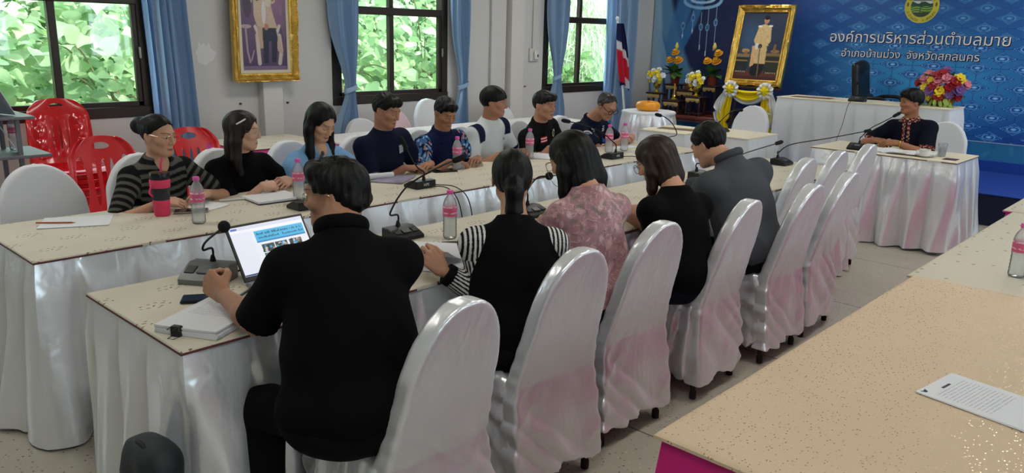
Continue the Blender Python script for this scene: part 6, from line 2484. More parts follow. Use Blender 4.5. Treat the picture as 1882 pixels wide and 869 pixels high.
LABP = mat('pink_label', (226, 96, 140), .5, noise=(60, .35))
_T = nodes_of(LABP); _x, _y, _z = _T.xyz(_T.coord())
_st = ((_z * 38).fract() - .5).abs().lt(.12) * _T.noise(_T.coord(), 90, 2).gt(.48)
_T.put(_T.b.inputs['Base Color'], _T.mix(_st, lin((222, 98, 140)), lin((238, 214, 222))))


def bottle(label):
    root = thing('water_bottle', (0, 0, 0), label, 'bottle', 'water bottles with pink caps')
    m = MB()
    prof = [(.024, .0), (.029, .004), (.031, .012)]
    for k in range(5): prof += [(.0312, .018 + k * .016), (.0295, .026 + k * .016)]
    prof += [(.0315, .10), (.0315, .150), (.030, .160), (.024, .178), (.015, .192), (.0125, .197), (.0125, .206)]
    m.lathe(prof, (0, 0, 0), 24); m.build('bottle_body', PETP, root)
    m = MB(); m.lathe([(.0320, .104), (.0322, .106), (.0322, .146), (.0320, .148)], (0, 0, 0), 24); m.build('bottle_label', LABP, root)
    m = MB(); m.lathe([(.0145, .202), (.015, .203), (.015, .216), (.013, .219), (0, .219)], (0, 0, 0), 20); m.build('bottle_cap', CAPP, root)
    return root


BOT = [(1.655, 3.525, TZ, 'pink capped water bottle in front of the tumbler on the far table'), (2.30, 3.70, TZ, 'pink capped water bottle beside the notebook, behind the head of the man at the laptop'),
       (3.63, 3.88, TZ, 'pink capped water bottle in front of the man with patterned sleeves'), (4.38, 3.90, TZ, 'pink capped water bottle in front of the young man in the white jersey'),
       (5.12, 3.72, TZ, 'left water bottle of the two in front of the man in black framed glasses'), (5.30, 3.70, TZ, 'right water bottle of the two in front of the man in black framed glasses'),
       (2.345, 2.55, TZ, 'pink capped water bottle on the near table between the laptop man and the ponytail woman'), (3.64, .60, TZ, 'pink capped water bottle on the cream table at the right edge'),
       (1.50, 5.62, .865, 'pink capped water bottle on the metal shelf at the left edge')]
b0_ = bottle(BOT[0][3]); spot(b0_, *BOT[0][:3], 0)
for k, (x, y, z, lb) in enumerate(BOT[1:]): dup(b0_, (x, y, z), k * .7, lb, 'water bottles with pink caps')

# ---------------------------------------------------------------- paper
PAPER = mat('white_paper', (226, 228, 232), .75)
PRINTED = mat('printed_paper', (226, 228, 232), .75)
_T = nodes_of(PRINTED); _gx, _gy, _gz = _T.xyz(_T.coord('UV'))
_ln = ((_gy * 30).fract() - .5).abs().lt(.13) * _T.noise(_T.scale(_T.coord('UV'), 60, 30, 1), 1.0, 2).gt(.42) * _gx.gt(.12) * _gx.lt(.88) * _gy.gt(.40) * _gy.lt(.88)
_T.put(_T.b.inputs['Base Color'], _T.mix(_ln * .5, lin((226, 228, 232)), lin((84, 86, 96))))


def sheet(name, c, w, l, rz, label, th=.002, m=PAPER, cat='paper', curl=0.0, parent=None, seed=0, group=None):
    """paper lying on a table, its corners slightly lifted"""
    R = rz3(rz)
    n = 14
    T_, B_ = [], []
    for i in range(n):
        for j in range(n):
            u, v = i / (n - 1) - .5, j / (n - 1) - .5
            z = curl * (max(0, u - .1) ** 2 * 4 + max(0, v * .8 - .2) ** 2 * 3) + .0006 * math.sin(u * 9 + seed)
            q = np.array(c) + R @ np.array((u * w, v * l, 0))
            T_.append((q[0], q[1], c[2] + th + max(z, 0))); B_.append((q[0], q[1], c[2] + max(z, 0)))
    F = []
    o = n * n
    for i in range(n - 1):
        for j in range(n - 1):
            a, b, cc, d = i * n + j, (i + 1) * n + j, (i + 1) * n + j + 1, i * n + j + 1
            F += [(a, b, cc, d), (a + o, d + o, cc + o, b + o)]
    ed = [(i * n, (i + 1) * n) for i in range(n - 1)] + [((n - 1) * n + j, (n - 1) * n + j + 1) for j in range(n - 1)] + [((i + 1) * n + n - 1, i * n + n - 1) for i in range(n - 1)] + [(j + 1, j) for j in range(n - 1)]
    F += [(a, a + o, b + o, b) for a, b in ed]
    ob = put(name, T_ + B_, F, m, parent, smooth=False)
    uv = ob.data.uv_layers.new(name='UVMap')
    P = np.array([(i / (n - 1), j / (n - 1)) for i in range(n) for j in range(n)] * 2, dtype=np.float32)
    li = np.empty(len(ob.data.loops), np.int32); ob.data.loops.foreach_get('vertex_index', li)
    uv.data.foreach_set('uv', P[li].ravel())
    if label: tag(ob, label, cat, group)
    return ob


sheet('paper_sheet', (1.25, 3.90, TZ), .21, .29, 64, 'blank white sheet with a pencil on it at the left end of the far table', curl=.004)
sheet('paper_sheet', (1.84, 3.86, TZ), .15, .21, 20, 'small white sheet under the hand of the woman in the striped top', curl=.01)
m = MB(); R = rz3(-38); c = np.array((1.165, 3.92, TZ + .0065))
m.tube([c + R @ np.array((-.08, 0, 0)), c + R @ np.array((.075, 0, 0))], .0038, 6)
pc = thing('pencil', tuple(c), 'brown pencil lying on the blank sheet at the left end of the far table', 'pencil')
m.build('pencil_shaft', mat('pencil_paint', (170, 84, 40), .5), pc)
m = MB(); m.tube([c + R @ np.array((.075, 0, 0)), c + R @ np.array((.090, 0, 0))], [.0038, .0006], 6); m.build('pencil_point', mat('pencil_wood', (206, 170, 120), .7), pc)

# tumbler
t = thing('tumbler', (1.60, 3.79, TZ), 'pink and black tumbler with a pink straw on the far table', 'tumbler')
PK = mat('tumbler_pink', (226, 62, 104), .5); BK = mat('tumbler_black', (38, 42, 46), .5)
x, y = 1.60, 3.79
m = MB(); m.lathe([(0, 0), (.034, 0), (.036, .004), (.0395, .075), (.0395, .078)], (x, y, TZ), 28); m.build('lower_sleeve', PK, t)
m = MB(); m.lathe([(.0398, .078), (.0425, .135), (.0425, .137)], (x, y, TZ), 28); m.build('middle_band', BK, t)
m = MB(); m.lathe([(.0445, .137), (.0462, .140), (.047, .172), (.0455, .176), (.043, .178)], (x, y, TZ), 28); m.build('upper_band', PK, t)
m = MB(); m.lathe([(.0440, .178), (.046, .180), (.0465, .205), (.0440, .210), (.0, .211)], (x, y, TZ), 28); m.build('lid', mat('lid_black', (20, 22, 26), .25), t)
m = MB(); m.tube([(x + .01, y, TZ + .20), (x + .012, y, TZ + .25), (x + .022, y + .004, TZ + .275)], .0055, 8); m.build('straw', PK, t)
m = MB(); m.tube(bez([(x - .044, y - .01, TZ + .155), (x - .058, y - .015, TZ + .12), (x - .044, y - .01, TZ + .10)], 6), .005, 8); m.build('carry_loop', PK, t)


def phone(c, rz, label, case=(24, 24, 28), z=TZ):
    root = thing('smartphone', (c[0], c[1], z), label, 'phone', 'smartphones on the tables')
    R = rz3(rz)
    m = MB(); m.box((c[0], c[1], z + .0045), (.076, .160, .009), .004, R); m.build('phone_case', mat('phone_case_%d' % case[0], case, .4), root)
    m = MB(); m.box((c[0], c[1], z + .0093), (.070, .152, .0012), .0005, R); m.build('phone_screen', mat('dark_screen', (14, 15, 18), .12), root)
    return root


phone((1.735, 3.77), 62, 'dark smartphone with a pale rim beside the tumbler', (150, 150, 152))
phone((3.50, 3.86), 70, 'dark smartphone in front of the plain navy tee man')
ph = phone((1.17, 2.48), 58, 'dark smartphone with a cable below the silver grey microphone unit')
m = MB(); m.tube(bez([(1.10, 2.43, TZ + .005), (1.04, 2.38, TZ + .005), (1.08, 2.33, TZ + .006), (1.22, 2.40, TZ + .006), (1.36, 2.50, TZ + .006), (1.40, 2.60, TZ + .006)], 8), .0045, 8); m.build('charging_cable', BLACKP, ph)
m = MB(); m.tube(bez([(1.34, 2.66, TZ + .005), (1.40, 2.66, TZ + .02), (1.48, 2.72, TZ + .006), (1.60, 2.76, TZ + .006)], 8), .004, 8); tag(m.build('cable', BLACKP), 'black cable running behind the laptop on the near table', 'cable')
m = MB(); R = rz3(-15)
m.tube([np.array((2.02, 3.88, TZ + .006)) + R @ np.array((q, 0, 0)) for q in (-.075, .06)], .0058, 8); pn = tag(m.build('pen', mat('pen_white', (206, 206, 200), .4)), 'white pen left of the open notebook on the far table', 'pen')
m = MB(); m.tube([np.array((2.02, 3.88, TZ + .006)) + R @ np.array((q, 0, 0)) for q in (.06, .075)], [.006, .0055], 8); m.build('pen_cap', mat('pen_blue', (70, 130, 190), .4), pn)

nb = thing('notebook', (2.20, 3.80, TZ), 'white open notebook with dark cover in front of the woman with the hair clip', 'notebook')
sheet('notebook_cover', (2.20, 3.79, TZ), .27, .22, -4, None, .004, mat('dark_cover', (38, 38, 46), .5), parent=nb)
sheet('notebook_pages', (2.195, 3.795, TZ + .004), .255, .21, -4, None, .010, PAPER, parent=nb, curl=.004)

m = MB(); m.tube([(2.93, 3.93, TZ + .018), (3.10, 3.90, TZ + .018)], .018, 16, cap=False); m.tube([(2.93, 3.93, TZ + .018), (3.10, 3.90, TZ + .018)], .012, 16, cap=False)
tag(m.build('paper_roll', PAPER), 'rolled white paper in front of the plain navy tee man', 'paper')
MAG = mat('magazine_cover', (150, 146, 170), .35, noise=(14, .8))
sheet('magazine', (3.06, 3.84, TZ), .20, .27, -58, 'grey and blue magazine lying by the rolled paper on the far table', .006, MAG, 'magazine', curl=.006)
sheet('paper_sheet', (4.52, 3.86, TZ), .22, .30, 30, 'white folded sheet in front of the man with yellow sleeve trim', .003, curl=.015)
sheet('paper_sheet', (5.45, 3.86, TZ), .21, .29, 80, 'white form under the hands of the man in black framed glasses', .002)
sheet('paper_sheet', (5.38, 3.47, TZ), .21, .30, 70, 'white sheet at the end of the far table beyond the grey jacketed man', .002)

# document stack with clip
st = thing('document_stack', (1.10, 2.27, TZ), 'thick stack of printed pages with a black binder clip at the near table corner', 'documents')
for k in range(5):
    sheet('page', (1.10 + .002 * math.sin(k * 3), 2.275 + .002 * math.cos(k * 2), TZ + k * .0052), .215, .295, -62 + (k % 3 - 1) * .8, None, .005, PRINTED if k == 4 else PAPER, parent=st, curl=.006 if k == 4 else .002)
R = rz3(-62); c = np.array((1.10, 2.275, TZ + .014)) + R @ np.array((-.03, -.148, 0))
m = MB(); m.box(c, (.034, .022, .034), .004, R); m.build('binder_clip', BLACKP, st)
m = MB()
for s_ in (-1, 1): m.tube([c + R @ np.array((-.012, 0, s_ * .016)), c + R @ np.array((-.010, -.03, s_ * .014 + .0)), c + R @ np.array((.010, -.03, s_ * .014)), c + R @ np.array((.012, 0, s_ * .016))], .0012, 6)
m.build('clip_wire', STEEL, st)

# laptop
lp = thing('laptop', (1.52, 2.46, TZ), 'open laptop showing a bright slide in front of the black polo man', 'laptop')
bl, br_ = np.array((1.332, 2.515, TZ + .016)), np.array((1.662, 2.535, TZ + .016))
tl = np.array((1.305, 2.625, .950))
lu, lv = nz(br_ - bl), nz(tl - bl)
lv = nz(lv - lu * (lv @ lu) * .9)
ln_ = nz(np.cross(lu, lv))
LW, LH = np.linalg.norm(br_ - bl), np.linalg.norm(tl - bl)
m = MB(); m.box(bl + lu * LW / 2 + lv * LH / 2 - ln_ * .004, (LW, LH, .006), .002, np.stack([lu, lv, ln_], 1)); m.build('screen_lid', mat('laptop_black', (26, 27, 30), .4), lp)
sw_, sh_ = LW - .020, LH - .028
sc = Canvas(sw_, sh_, .0018, (232, 236, 246))
G = lambda a, b, c2, d2, col: sc.put((sc.U > a * sw_) & (sc.U < c2 * sw_) & (sc.Vv > b * sh_) & (sc.Vv < d2 * sh_), col)
G(0, .93, 1, 1, (214, 218, 232)); G(0, .88, 1, .93, (240, 242, 248)); G(.02, .94, .10, .98, (90, 110, 190)); G(.0, .0, 1, .035, (24, 60, 110)); G(0, .035, .26, .88, (228, 232, 244))
G(.30, .64, .98, .86, (64, 178, 224)); G(.30, .62, .98, .645, (40, 120, 180)); G(.34, .08, .98, .11, (60, 150, 200))
for k in range(40):
    a = .33 + k * .0155
    if R_.random() > .15: G(a, .775, a + .010, .775 + .02 + .03 * R_.random(), (14, 26, 60))
    if R_.random() > .15: G(a + .01, .69, a + .02, .69 + .02 + .03 * R_.random(), (14, 26, 60))
for a, b in ((.34, .40), (.52, .40), (.34, .21), (.52, .21), (.72, .40), (.72, .21)):
    G(a, b, a + .17, b + .17, (52, 64, 66))
    for k in range(16): sc.ell((a + .012 + .146 * R_.random()) * sw_, (b + .02 + .13 * R_.random()) * sh_, .006, .005, R_.choice([(30, 34, 40), (120, 150, 100), (190, 190, 196), (60, 150, 200), (170, 120, 100), (36, 60, 40)]))
SCRE = mat('laptop_screen', (0, 0, 0), .25, spec=.3)
_T = nodes_of(SCRE); _vc = _T.n('ShaderNodeVertexColor'); _vc.layer_name = 'Col'
_T.put(_T.b.inputs['Emission Color'], _vc.outputs[0]); _T.b.inputs['Emission Strength'].default_value = .75
sc.build('screen', lambda U, V_: bl + lu * .010 + lv * .018 + np.multiply.outer(U, lu) + np.multiply.outer(V_, lv) + ln_ * .0001, SCRE, lp)
for o in lp.children:
    if o.name.startswith('screen') and not o.name.startswith('screen_lid'):
        vv = np.empty(len(o.data.vertices) * 3, np.float32); o.data.vertices.foreach_get('co', vv)
ang = math.degrees(math.atan2(lu[1], lu[0]))
m = MB(); R = rz3(ang); bc = (bl + br_) / 2; bc = np.array((bc[0], bc[1], TZ + .009)) + R @ np.array((0, -.115, 0))
m.box(bc, (LW, .23, .016), .004, R); m.build('keyboard_base', mat('laptop_silver', (150, 152, 156), .4, .4), lp)
m = MB()
for i in range(12):
    for j in range(5): m.box(bc + R @ np.array((-.125 + i * .0227, .08 - j * .021, .009)), (.019, .017, .003), .001, R)
m.build('keyboard', mat('key_black', (30, 31, 34), .5), lp)
sheet('paper_sheet', (1.62, 2.26, TZ), .21, .29, 10, 'white sheet beside the laptop under the arm of the black polo man', .002)
# papers held by the ponytail woman
pp = thing('held_papers', (2.0, 2.31, TZ), 'loose white pages held open by the woman with the ponytail', 'papers')
R = rz3(28)
for k in range(3):
    n = 24
    P = np.zeros((n, n, 3))
    for i in range(n):
        for j in range(n):
            u, v = i / (n - 1), j / (n - 1) - .5
            if k == 0:      # flat under the others
                q = (-.10 + .21 * u, .297 * v, .002)
            elif k == 1:    # lifted by the hand: rises towards the left edge
                q = (.12 - .23 * u, .297 * v + .02, .004 + .085 * u ** 1.4 + .012 * math.sin(u * 3) * (v + .5))
            else:           # curls over on the right
                t = u * 2.6
                q = (.05 + .075 * (1 - math.cos(t)), .27 * v - .02, .004 + .058 * math.sin(t) * (1 - .25 * (v + .5)) + (.0 if t < 2 else 0))
            P[i, j] = np.array((2.0, 2.31, TZ)) + R @ np.array(q)
    m = MB(); m.grid(P); m.grid(P - (0, 0, .0012), flip=True); m.build('page', PAPER, pp)
sheet('notebook', (2.30, 2.43, TZ), .075, .16, 55, 'small dark notebook beside the bottle on the near table', .008, mat('maroon_black_cover', (52, 40, 44), .5), 'notebook')
sheet('paper_sheet', (3.20, 2.42, TZ), .21, .30, 20, 'white sheet in the hands of the woman in the black tee', .002)
pr = thing('printed_letter', (2.30, .42, TZ), 'white printed letter lying on the beige gold sprigged table', 'paper')
sheet('page', (2.25, .368, TZ), .21, .30, -9, None, .003, PRINTED, parent=pr)
sheet('page', (2.246, .362, TZ - .0002), .21, .30, -10, None, .002, PAPER, parent=pr)
R = rz3(-9); c = np.array((2.25, .368, TZ + .0034))
m = MB(); q = c + R @ np.array((-.082, .135, 0)); m.lathe([(0, 0), (.008, 0), (.008, .0003), (0, .0003)], tuple(q), 10, sy=.7)
for a in (-1, 1): m.box(q + R @ np.array((a * .007, .004, 0)), (.010, .004, .0005), 0, R @ rotm(0, 0, a * 35))
m.build('letterhead_mark', mat('ink_dark', (44, 48, 66), .7), pr)
m = MB(); m.box(c + R @ np.array((.0, .118, 0)), (.045, .007, .0005), 0, R); m.build('letter_heading', mat('ink_dark', (44, 48, 66), .7), pr)

# small table of the chairman
BRM = mat('brown_mat', (74, 50, 48), .6, noise=(20, .3))
sheet('document_folder', (7.17, 2.28, TZ), .21, .30, 60, 'white booklet under the arms of the man with the red placket', .008, PAPER, 'booklet', curl=.008)
sheet('paper_sheet', (7.22, 2.02, TZ), .21, .29, 100, 'white sheets with a spiral edge left of the coffee cup', .004, curl=.004)
sheet('place_mat', (7.05, 2.12, TZ), .10, .24, 5, 'dark brown mat lying on the small table near the booklet', .002, BRM, 'mat')
sheet('place_mat', (7.08, 1.76, TZ), .12, .10, 0, 'dark brown mat at the right corner of the small table', .002, BRM, 'mat')
cs = thing('coffee_cup', (7.05, 1.95, TZ), 'white coffee cup on a saucer on the small table', 'cup')
CER = mat('white_china', (228, 226, 220), .2)
m = MB(); m.lathe([(.03, .0), (.032, .003), (.07, .012), (.075, .016), (.073, .016), (.03, .006), (0, .006)], (7.05, 1.95, TZ), 28); m.build('saucer', CER, cs)
m = MB(); m.lathe([(.022, .008), (.036, .012), (.041, .035), (.043, .062), (.041, .062), (.037, .02), (0, .016)], (7.05, 1.95, TZ), 28); m.build('cup_body', CER, cs)
m = MB(); m.tube(bez([(7.05, 1.988, TZ + .05), (7.05, 2.012, TZ + .045), (7.05, 2.010, TZ + .025), (7.05, 1.986, TZ + .022)], 6), .004, 8); m.build('cup_handle', CER, cs)
gl = thing('water_glass', (7.19, 1.86, TZ), 'clear tumbler of water on the small table right of the cup', 'glass')
m = MB(); m.lathe([(0, .0), (.026, 0), (.030, .01), (.034, .11), (.032, .11), (.028, .012), (0, .01)], (7.19, 1.86, TZ), 24); m.build('glass_body', PETP, gl)
m = MB(); m.lathe([(0, .012), (.0275, .012), (.030, .075), (0, .075)], (7.19, 1.86, TZ), 24); m.build('water', mat('water', (150, 176, 206), .05, trans=.9, ior=1.33), gl)
sheet('place_mat', (8.78, 3.66, .303 + .7365), .18, .42, 4, 'brown mat on the left end of the head table', .003, mat('woven_brown', (120, 92, 70), .8), 'mat')
sheet('place_mat', (7.02, 4.27, TZ), .16, .36, 12, 'brown woven mat on the small table in front of the round table', .003, mat('woven_brown', (120, 92, 70), .8), 'mat')

# ================================================================ stage furniture
OCH = thing('office_chair', (9.50, 3.30, .303), 'black leather office chair turned sideways behind the head table', 'chair')
LEA = mat('black_leather', (22, 22, 24), .38, bump=(60, .15, .004))
S = SDF()
S.box((0, 0, 0), (.20, .040, .27), .038, fr=(np.array((9.56, 3.43, 1.15)), np.array(rotm(-8, 0, 0)))); S.e((9.56, 3.445, 1.37), (.16, .060, .08), .04)
S.box((0, 0, 0), (.20, .035, .12), .03, fr=(np.array((9.56, 3.385, .95)), np.array(rotm(8, 0, 0))))
v, f = S.mesh(.010); put('backrest', v, f, LEA, OCH)
S = SDF(); S.box((9.55, 3.18, .80), (.23, .24, .05), .045); v, f = S.mesh(.011); put('seat', v, f, LEA, OCH)
for sx in (-1, 1):
    m = MB(); m.tube(bez([(9.55 + sx * .25, 3.36, .82), (9.55 + sx * .27, 3.34, 1.0), (9.55 + sx * .27, 3.2, 1.045), (9.55 + sx * .26, 3.05, 1.02), (9.55 + sx * .25, 3.06, .82)], 8), .020, 10); m.build('armrest', BLACKP, OCH)
m = MB(); m.tube([(9.55, 3.18, .76), (9.55, 3.18, .38)], .03, 12); m.build('gas_lift', STEEL, OCH)
for k in range(5):
    a = 2 * math.pi * k / 5
    m = MB(); m.tube([(9.55, 3.18, .40), (9.55 + .24 * math.cos(a), 3.18 + .24 * math.sin(a), .36)], [.022, .015], 8); m.ell((9.55 + .25 * math.cos(a), 3.18 + .25 * math.sin(a), .331), (.022, .022, .027)); m.build('leg', BLACKP, OCH)


def blossom(mb, c, r, n=7, up=(-.6, 0, .5), layers=2, seed=0):
    up = nz(up); a_ = nz(np.cross(up, (0.2, 1, .1))); b_ = np.cross(up, a_)
    for ly in range(layers):
        for k in range(n - ly):
            t = 2 * math.pi * (k + .5 * ly) / (n - ly) + seed
            d = a_ * math.cos(t) + b_ * math.sin(t)
            tilt = .45 + .55 * ly
            ax = nz(d + up * tilt)
            R = np.stack([ax, np.cross(up, d), nz(np.cross(ax, np.cross(up, d)))], 1)
            mb.ell(np.array(c) + d * r * (.45 - .15 * ly) + up * r * .25 * ly, (r * .55, r * .36, r * .12), 8, 5, R)
    mb.ell(np.array(c) + up * r * .25, (r * .25,) * 3, 8, 5)
    return mb


YF = mat('yellow_petals', (236, 212, 50), .6); OF = mat('orange_yellow_petals', (232, 170, 36), .6); WF = mat('white_petals', (232, 234, 238), .6); RF = mat('red_petals', (160, 20, 34), .6)
PF = mat('purple_petals', (120, 84, 150), .6); KF = mat('pink_petals', (214, 130, 146), .6); GF = mat('green_leaves', (64, 112, 48), .6); LGF = mat('pale_green_leaves', (150, 176, 84), .6)
GOLD = mat('polished_gold', (232, 192, 84), .22, .9)


def leaf(mb, c, d, l, w):
    d = nz(d); s = nz(np.cross(d, (0, .2, 1))); n_ = np.cross(s, d)
    P = np.array([[np.array(c) + d * l * t + s * w * math.sin(math.pi * min(t * 1.05, 1)) * q + n_ * (.25 * l * t * t * -1 + .1 * w * abs(q)) for q in (-1, 0, 1)] for t in np.linspace(0, 1, 7)])
    mb.grid(P); mb.grid(P - n_ * .002, flip=True)


def bouquet(c, label, rx, rz_, fl, nleaf, rn, base=None, leafm=GF, name='flower_arrangement'):
    """c: centre of the flower mass; fl: list of materials"""
    rg = random.Random(rn)
    root = thing(name, (c[0], c[1], base if base else c[2]), label, 'flowers')
    for k, mt in enumerate(fl):
        t = 2 * math.pi * (k * .618) + rg.random() * .4
        q = math.sqrt((k + .6) / len(fl))
        d = np.array((-math.sqrt(max(1 - q * q, 0)) * .8 - .1, q * math.cos(t), q * math.sin(t)))
        p_ = np.array(c) + d * np.array((rx * .8, rx, rz_))
        m = MB(); blossom(m, p_, rx * rg.uniform(.24, .34), 7, d + np.array((-.4, 0, .5)), 2, rg.random() * 6); m.build('flower', mt, root)
    for k in range(nleaf):
        t = 2 * math.pi * rg.random()
        m = MB(); d = np.array((rg.uniform(-.7, .4), math.cos(t), math.sin(t) * .8)); leaf(m, np.array(c) + d * np.array((rx, rx, rz_)) * .45, d, rx * .75, rx * .17); m.build('leaf', leafm, root)
    return root


fa = bouquet((9.00, 2.42, 1.23), 'big mixed bouquet of red, yellow and purple flowers on the head table', .22, .17,
             [RF, YF, KF, PF, RF, YF, RF, KF, YF, PF, RF, YF, RF, KF, OF, RF, YF, PF, KF, RF, YF, RF, RF, PF, YF, KF], 12, 5, 1.04)
for k in range(26):
    a = random.Random(k).uniform(-1, 1); m = MB(); p_ = np.array((8.86 - .04 * math.sin(k), 2.44 + a * .19, 1.10 + .03 * math.cos(k * 2))); leaf(m, p_, (-.5, a * .6, -.55 + .3 * math.sin(k * 5)), .11, .016); m.build('leaf', LGF, fa)
m = MB(); m.lathe([(.09, 0), (.12, .01), (.15, .10), (.16, .13), (.12, .13), (0, .12)], (9.0, 2.42, 1.041), 20); m.build('basket', mat('basket', (130, 96, 56), .8, bump=(120, .5, .004)), fa)

# altar
ALT = mat('red_brown_lacquer', (104, 46, 34), .35, noise=(6, .2)); DLAC = mat('dark_lacquer', (44, 22, 24), .3); GLD = mat('gold_carving', (196, 160, 96), .4, .5, bump=(140, .8, .004))
al = thing('altar_table', (9.45, 5.62, .303), 'low red brown altar table on the stage carrying the small dark tables', 'table')
m = MB(); m.box((9.45, 5.62, .645), (.66, 1.30, .045), .006); m.box((9.45, 5.62, .605), (.60, 1.22, .035), .004); m.build('table_top', ALT, al)
for sx in (-1, 1):
    for sy in (-1, 1): m = MB(); m.box((9.45 + sx * .28, 5.62 + sy * .58, .448), (.06, .06, .286), .006); m.build('leg', ALT, al)


def stool(x, y, z0, z1, w, label):
    root = thing('altar_stand', (x, y, z0), label, 'altar table', 'small dark carved altar tables')
    d = w * .75
    m = MB(); m.box((x, y, z1 - .011), (d + .03, w + .03, .022), .005); m.build('stand_top', DLAC, root)
    m = MB()
    for sx in (-1, 1):
        for sy in (-1, 1): m.box((x + sx * (d / 2 - .016), y + sy * (w / 2 - .016), (z0 + z1 - .02) / 2), (.026, .026, z1 - z0 - .024), .004)
    m.box((x, y, z0 + .03), (d, w, .014), .003); m.build('stand_leg_frame', DLAC, root)
    for fx, ln_, axis in ((x - d / 2 - .001, w, 'y'),):
        P = np.zeros((26, 5, 3)); hh = min(.06, (z1 - z0) * .45)
        for i in range(26):
            u = i / 25 * 2 - 1
            lo = hh * (.45 + .35 * abs(math.cos(u * math.pi * 1.5)) + .2 * abs(u))
            for j in range(5): P[i, j] = (fx - .004 * math.sin(j / 4 * math.pi), y + u * (w / 2 - .01), z1 - .024 - lo * j / 4)
        m = MB(); m.grid(P); m.grid(P + (.004, 0, 0), flip=True); m.build('carved_apron', GLD, root)
    return root


AT = .668
stool(9.26, 5.99, AT, .925, .20, 'dark carved altar table at the left carrying a gold flower vase')
stool(9.22, 5.68, AT, .845, .24, 'dark carved altar table in the front middle carrying the candlestick')
stool(9.24, 5.375, AT, .915, .22, 'dark carved altar table at the right carrying a gold flower vase')
stool(9.52, 5.66, AT, .965, .26, 'dark carved altar table in the back middle below the figurine')
stool(9.60, 5.93, AT, 1.03, .19, 'tall dark carved altar table at the back left under a potted lotus')
stool(9.60, 5.36, AT, 1.04, .20, 'tall dark carved altar table at the back right under a potted lotus')
for x, y, z, lb, rn in ((9.26, 5.99, .925, 'white and yellow flowers in a gold vase at the left of the altar', 11), (9.24, 5.375, .915, 'white and yellow flowers in a gold vase at the right of the altar', 12)):
    bq = bouquet((x - .01, y, z + .215), lb, .135, .085, [YF, WF, YF, WF, YF, YF, WF, YF, WF, YF, WF, YF, WF, WF, YF, WF], 10, rn, z, name='flower_vase')
    m = MB(); m.lathe([(0, 0), (.045, 0), (.046, .008), (.028, .018), (.016, .035), (.020, .045), (.040, .070), (.050, .10), (.052, .125), (.060, .14), (.052, .14), (0, .12)], (x, y, z + .001), 24); m.build('vase', GOLD, bq)
for x, y, z, lb, rn in ((9.60, 5.93, 1.03, 'potted yellow lotus with a bud at the back left of the altar', 1), (9.60, 5.36, 1.04, 'potted yellow lotus with a bud at the back right of the altar', 2)):
    rt_ = thing('potted_lotus', (x, y, z), lb, 'plant')
    m = MB(); m.lathe([(0, 0), (.05, 0), (.055, .01), (.070, .11), (.078, .115), (.078, .13), (.066, .13), (.06, .11), (0, .105)], (x, y, z + .001), 24); m.build('pot', mat('red_clay_pot', (146, 60, 44), .5), rt_)
    for k, (dy, dz, r) in enumerate(((.075, .30, .060), (-.055, .30, .068), (-.075 if rn == 2 else .0, .405, .060))):
        p_ = (x - .03, y + dy, z + dz)
        m = MB(); blossom(m, p_, r * 1.1, 9, (-.6, 0, .8), 3, k); m.build('flower', OF, rt_)
        m = MB(); m.tube(bez([(x, y, z + .12), (x - .01, y + dy * .4, z + dz * .6), p_], 6), .004, 6); m.build('stem', GF, rt_)
    m = MB(); m.lathe([(0, -.045), (.022, -.025), (.026, 0), (.014, .035), (0, .055)], (x, y + .01, z + .50), 12); m.build('bud', mat('bud_yellow', (214, 200, 96), .6), rt_)
    m = MB(); m.tube(bez([(x, y, z + .12), (x, y + .004, z + .3), (x, y + .01, z + .46)], 6), .004, 6); m.build('stem', GF, rt_)
    for k in range(9):
        t = k * .7 + rn; m = MB(); leaf(m, (x - .02, y + .03 * math.cos(t), z + .15), (-.4, math.cos(t) * .9, .35 + .5 * math.sin(k * 2.2)), .16, .055); m.build('leaf', GF, rt_)
cn = thing('candlestick', (9.22, 5.69, .846), 'gold candlestick with a tall amber candle on the front middle altar table', 'candlestick')
m = MB(); m.lathe([(0, 0), (.042, 0), (.044, .01), (.030, .022), (.016, .03), (.030, .05), (.020, .065), (.014, .07)], (9.22, 5.69, .846), 20); m.build('holder', GOLD, cn)
m = MB(); m.lathe([(.0105, .068), (.0105, .205), (.006, .21), (0, .21)], (9.22, 5.69, .846), 12); m.build('candle', mat('amber_wax', (190, 140, 50), .4), cn)
cn = thing('candlestick', (9.50, 5.60, .966), 'slim gold candlestick with a red candle on the back middle altar table', 'candlestick')
m = MB(); m.lathe([(0, 0), (.035, 0), (.034, .01), (.012, .025), (.012, .06), (.02, .075), (.010, .09)], (9.46, 5.59, .966), 18); m.build('holder', GOLD, cn)
m = MB(); m.lathe([(.011, .088), (.010, .20), (0, .205)], (9.46, 5.59, .966), 12); m.build('candle', mat('red_wax', (170, 30, 36), .4), cn)
bd = thing('seated_figurine', (9.56, 5.66, .966), 'small bronze seated figurine with a pointed crown between the potted lotuses', 'statue')
S = SDF(); o_ = np.array((9.56, 5.66, .966)); fr = (o_, I3)
S.e((0, 0, .03), (.07, .085, .03), .01, fr=fr); S.e((-.02, .06, .075), (.05, .035, .022), .02, fr=fr); S.e((-.02, -.06, .075), (.05, .035, .022), .02, fr=fr); S.e((0, 0, .12), (.032, .045, .06), .02, fr=fr)
S.c((0, .045, .15), (-.02, .06, .09), .014, .011, .01, fr=fr); S.c((0, -.045, .15), (-.02, -.06, .09), .014, .011, .01, fr=fr); S.e((0, 0, .205), (.026, .024, .030), .01, fr=fr); S.c((0, 0, .225), (0, 0, .30), .016, .003, .01, fr=fr)
v, f = S.mesh(.005); put('figure', v, f, mat('bronze', (120, 84, 56), .4, .7), bd)
m = MB(); m.lathe([(0, 0), (.09, 0), (.095, .006), (.08, .02), (0, .021)], (9.56, 5.66, .966), 20); m.build('plinth', mat('bronze', (120, 84, 56), .4, .7), bd)
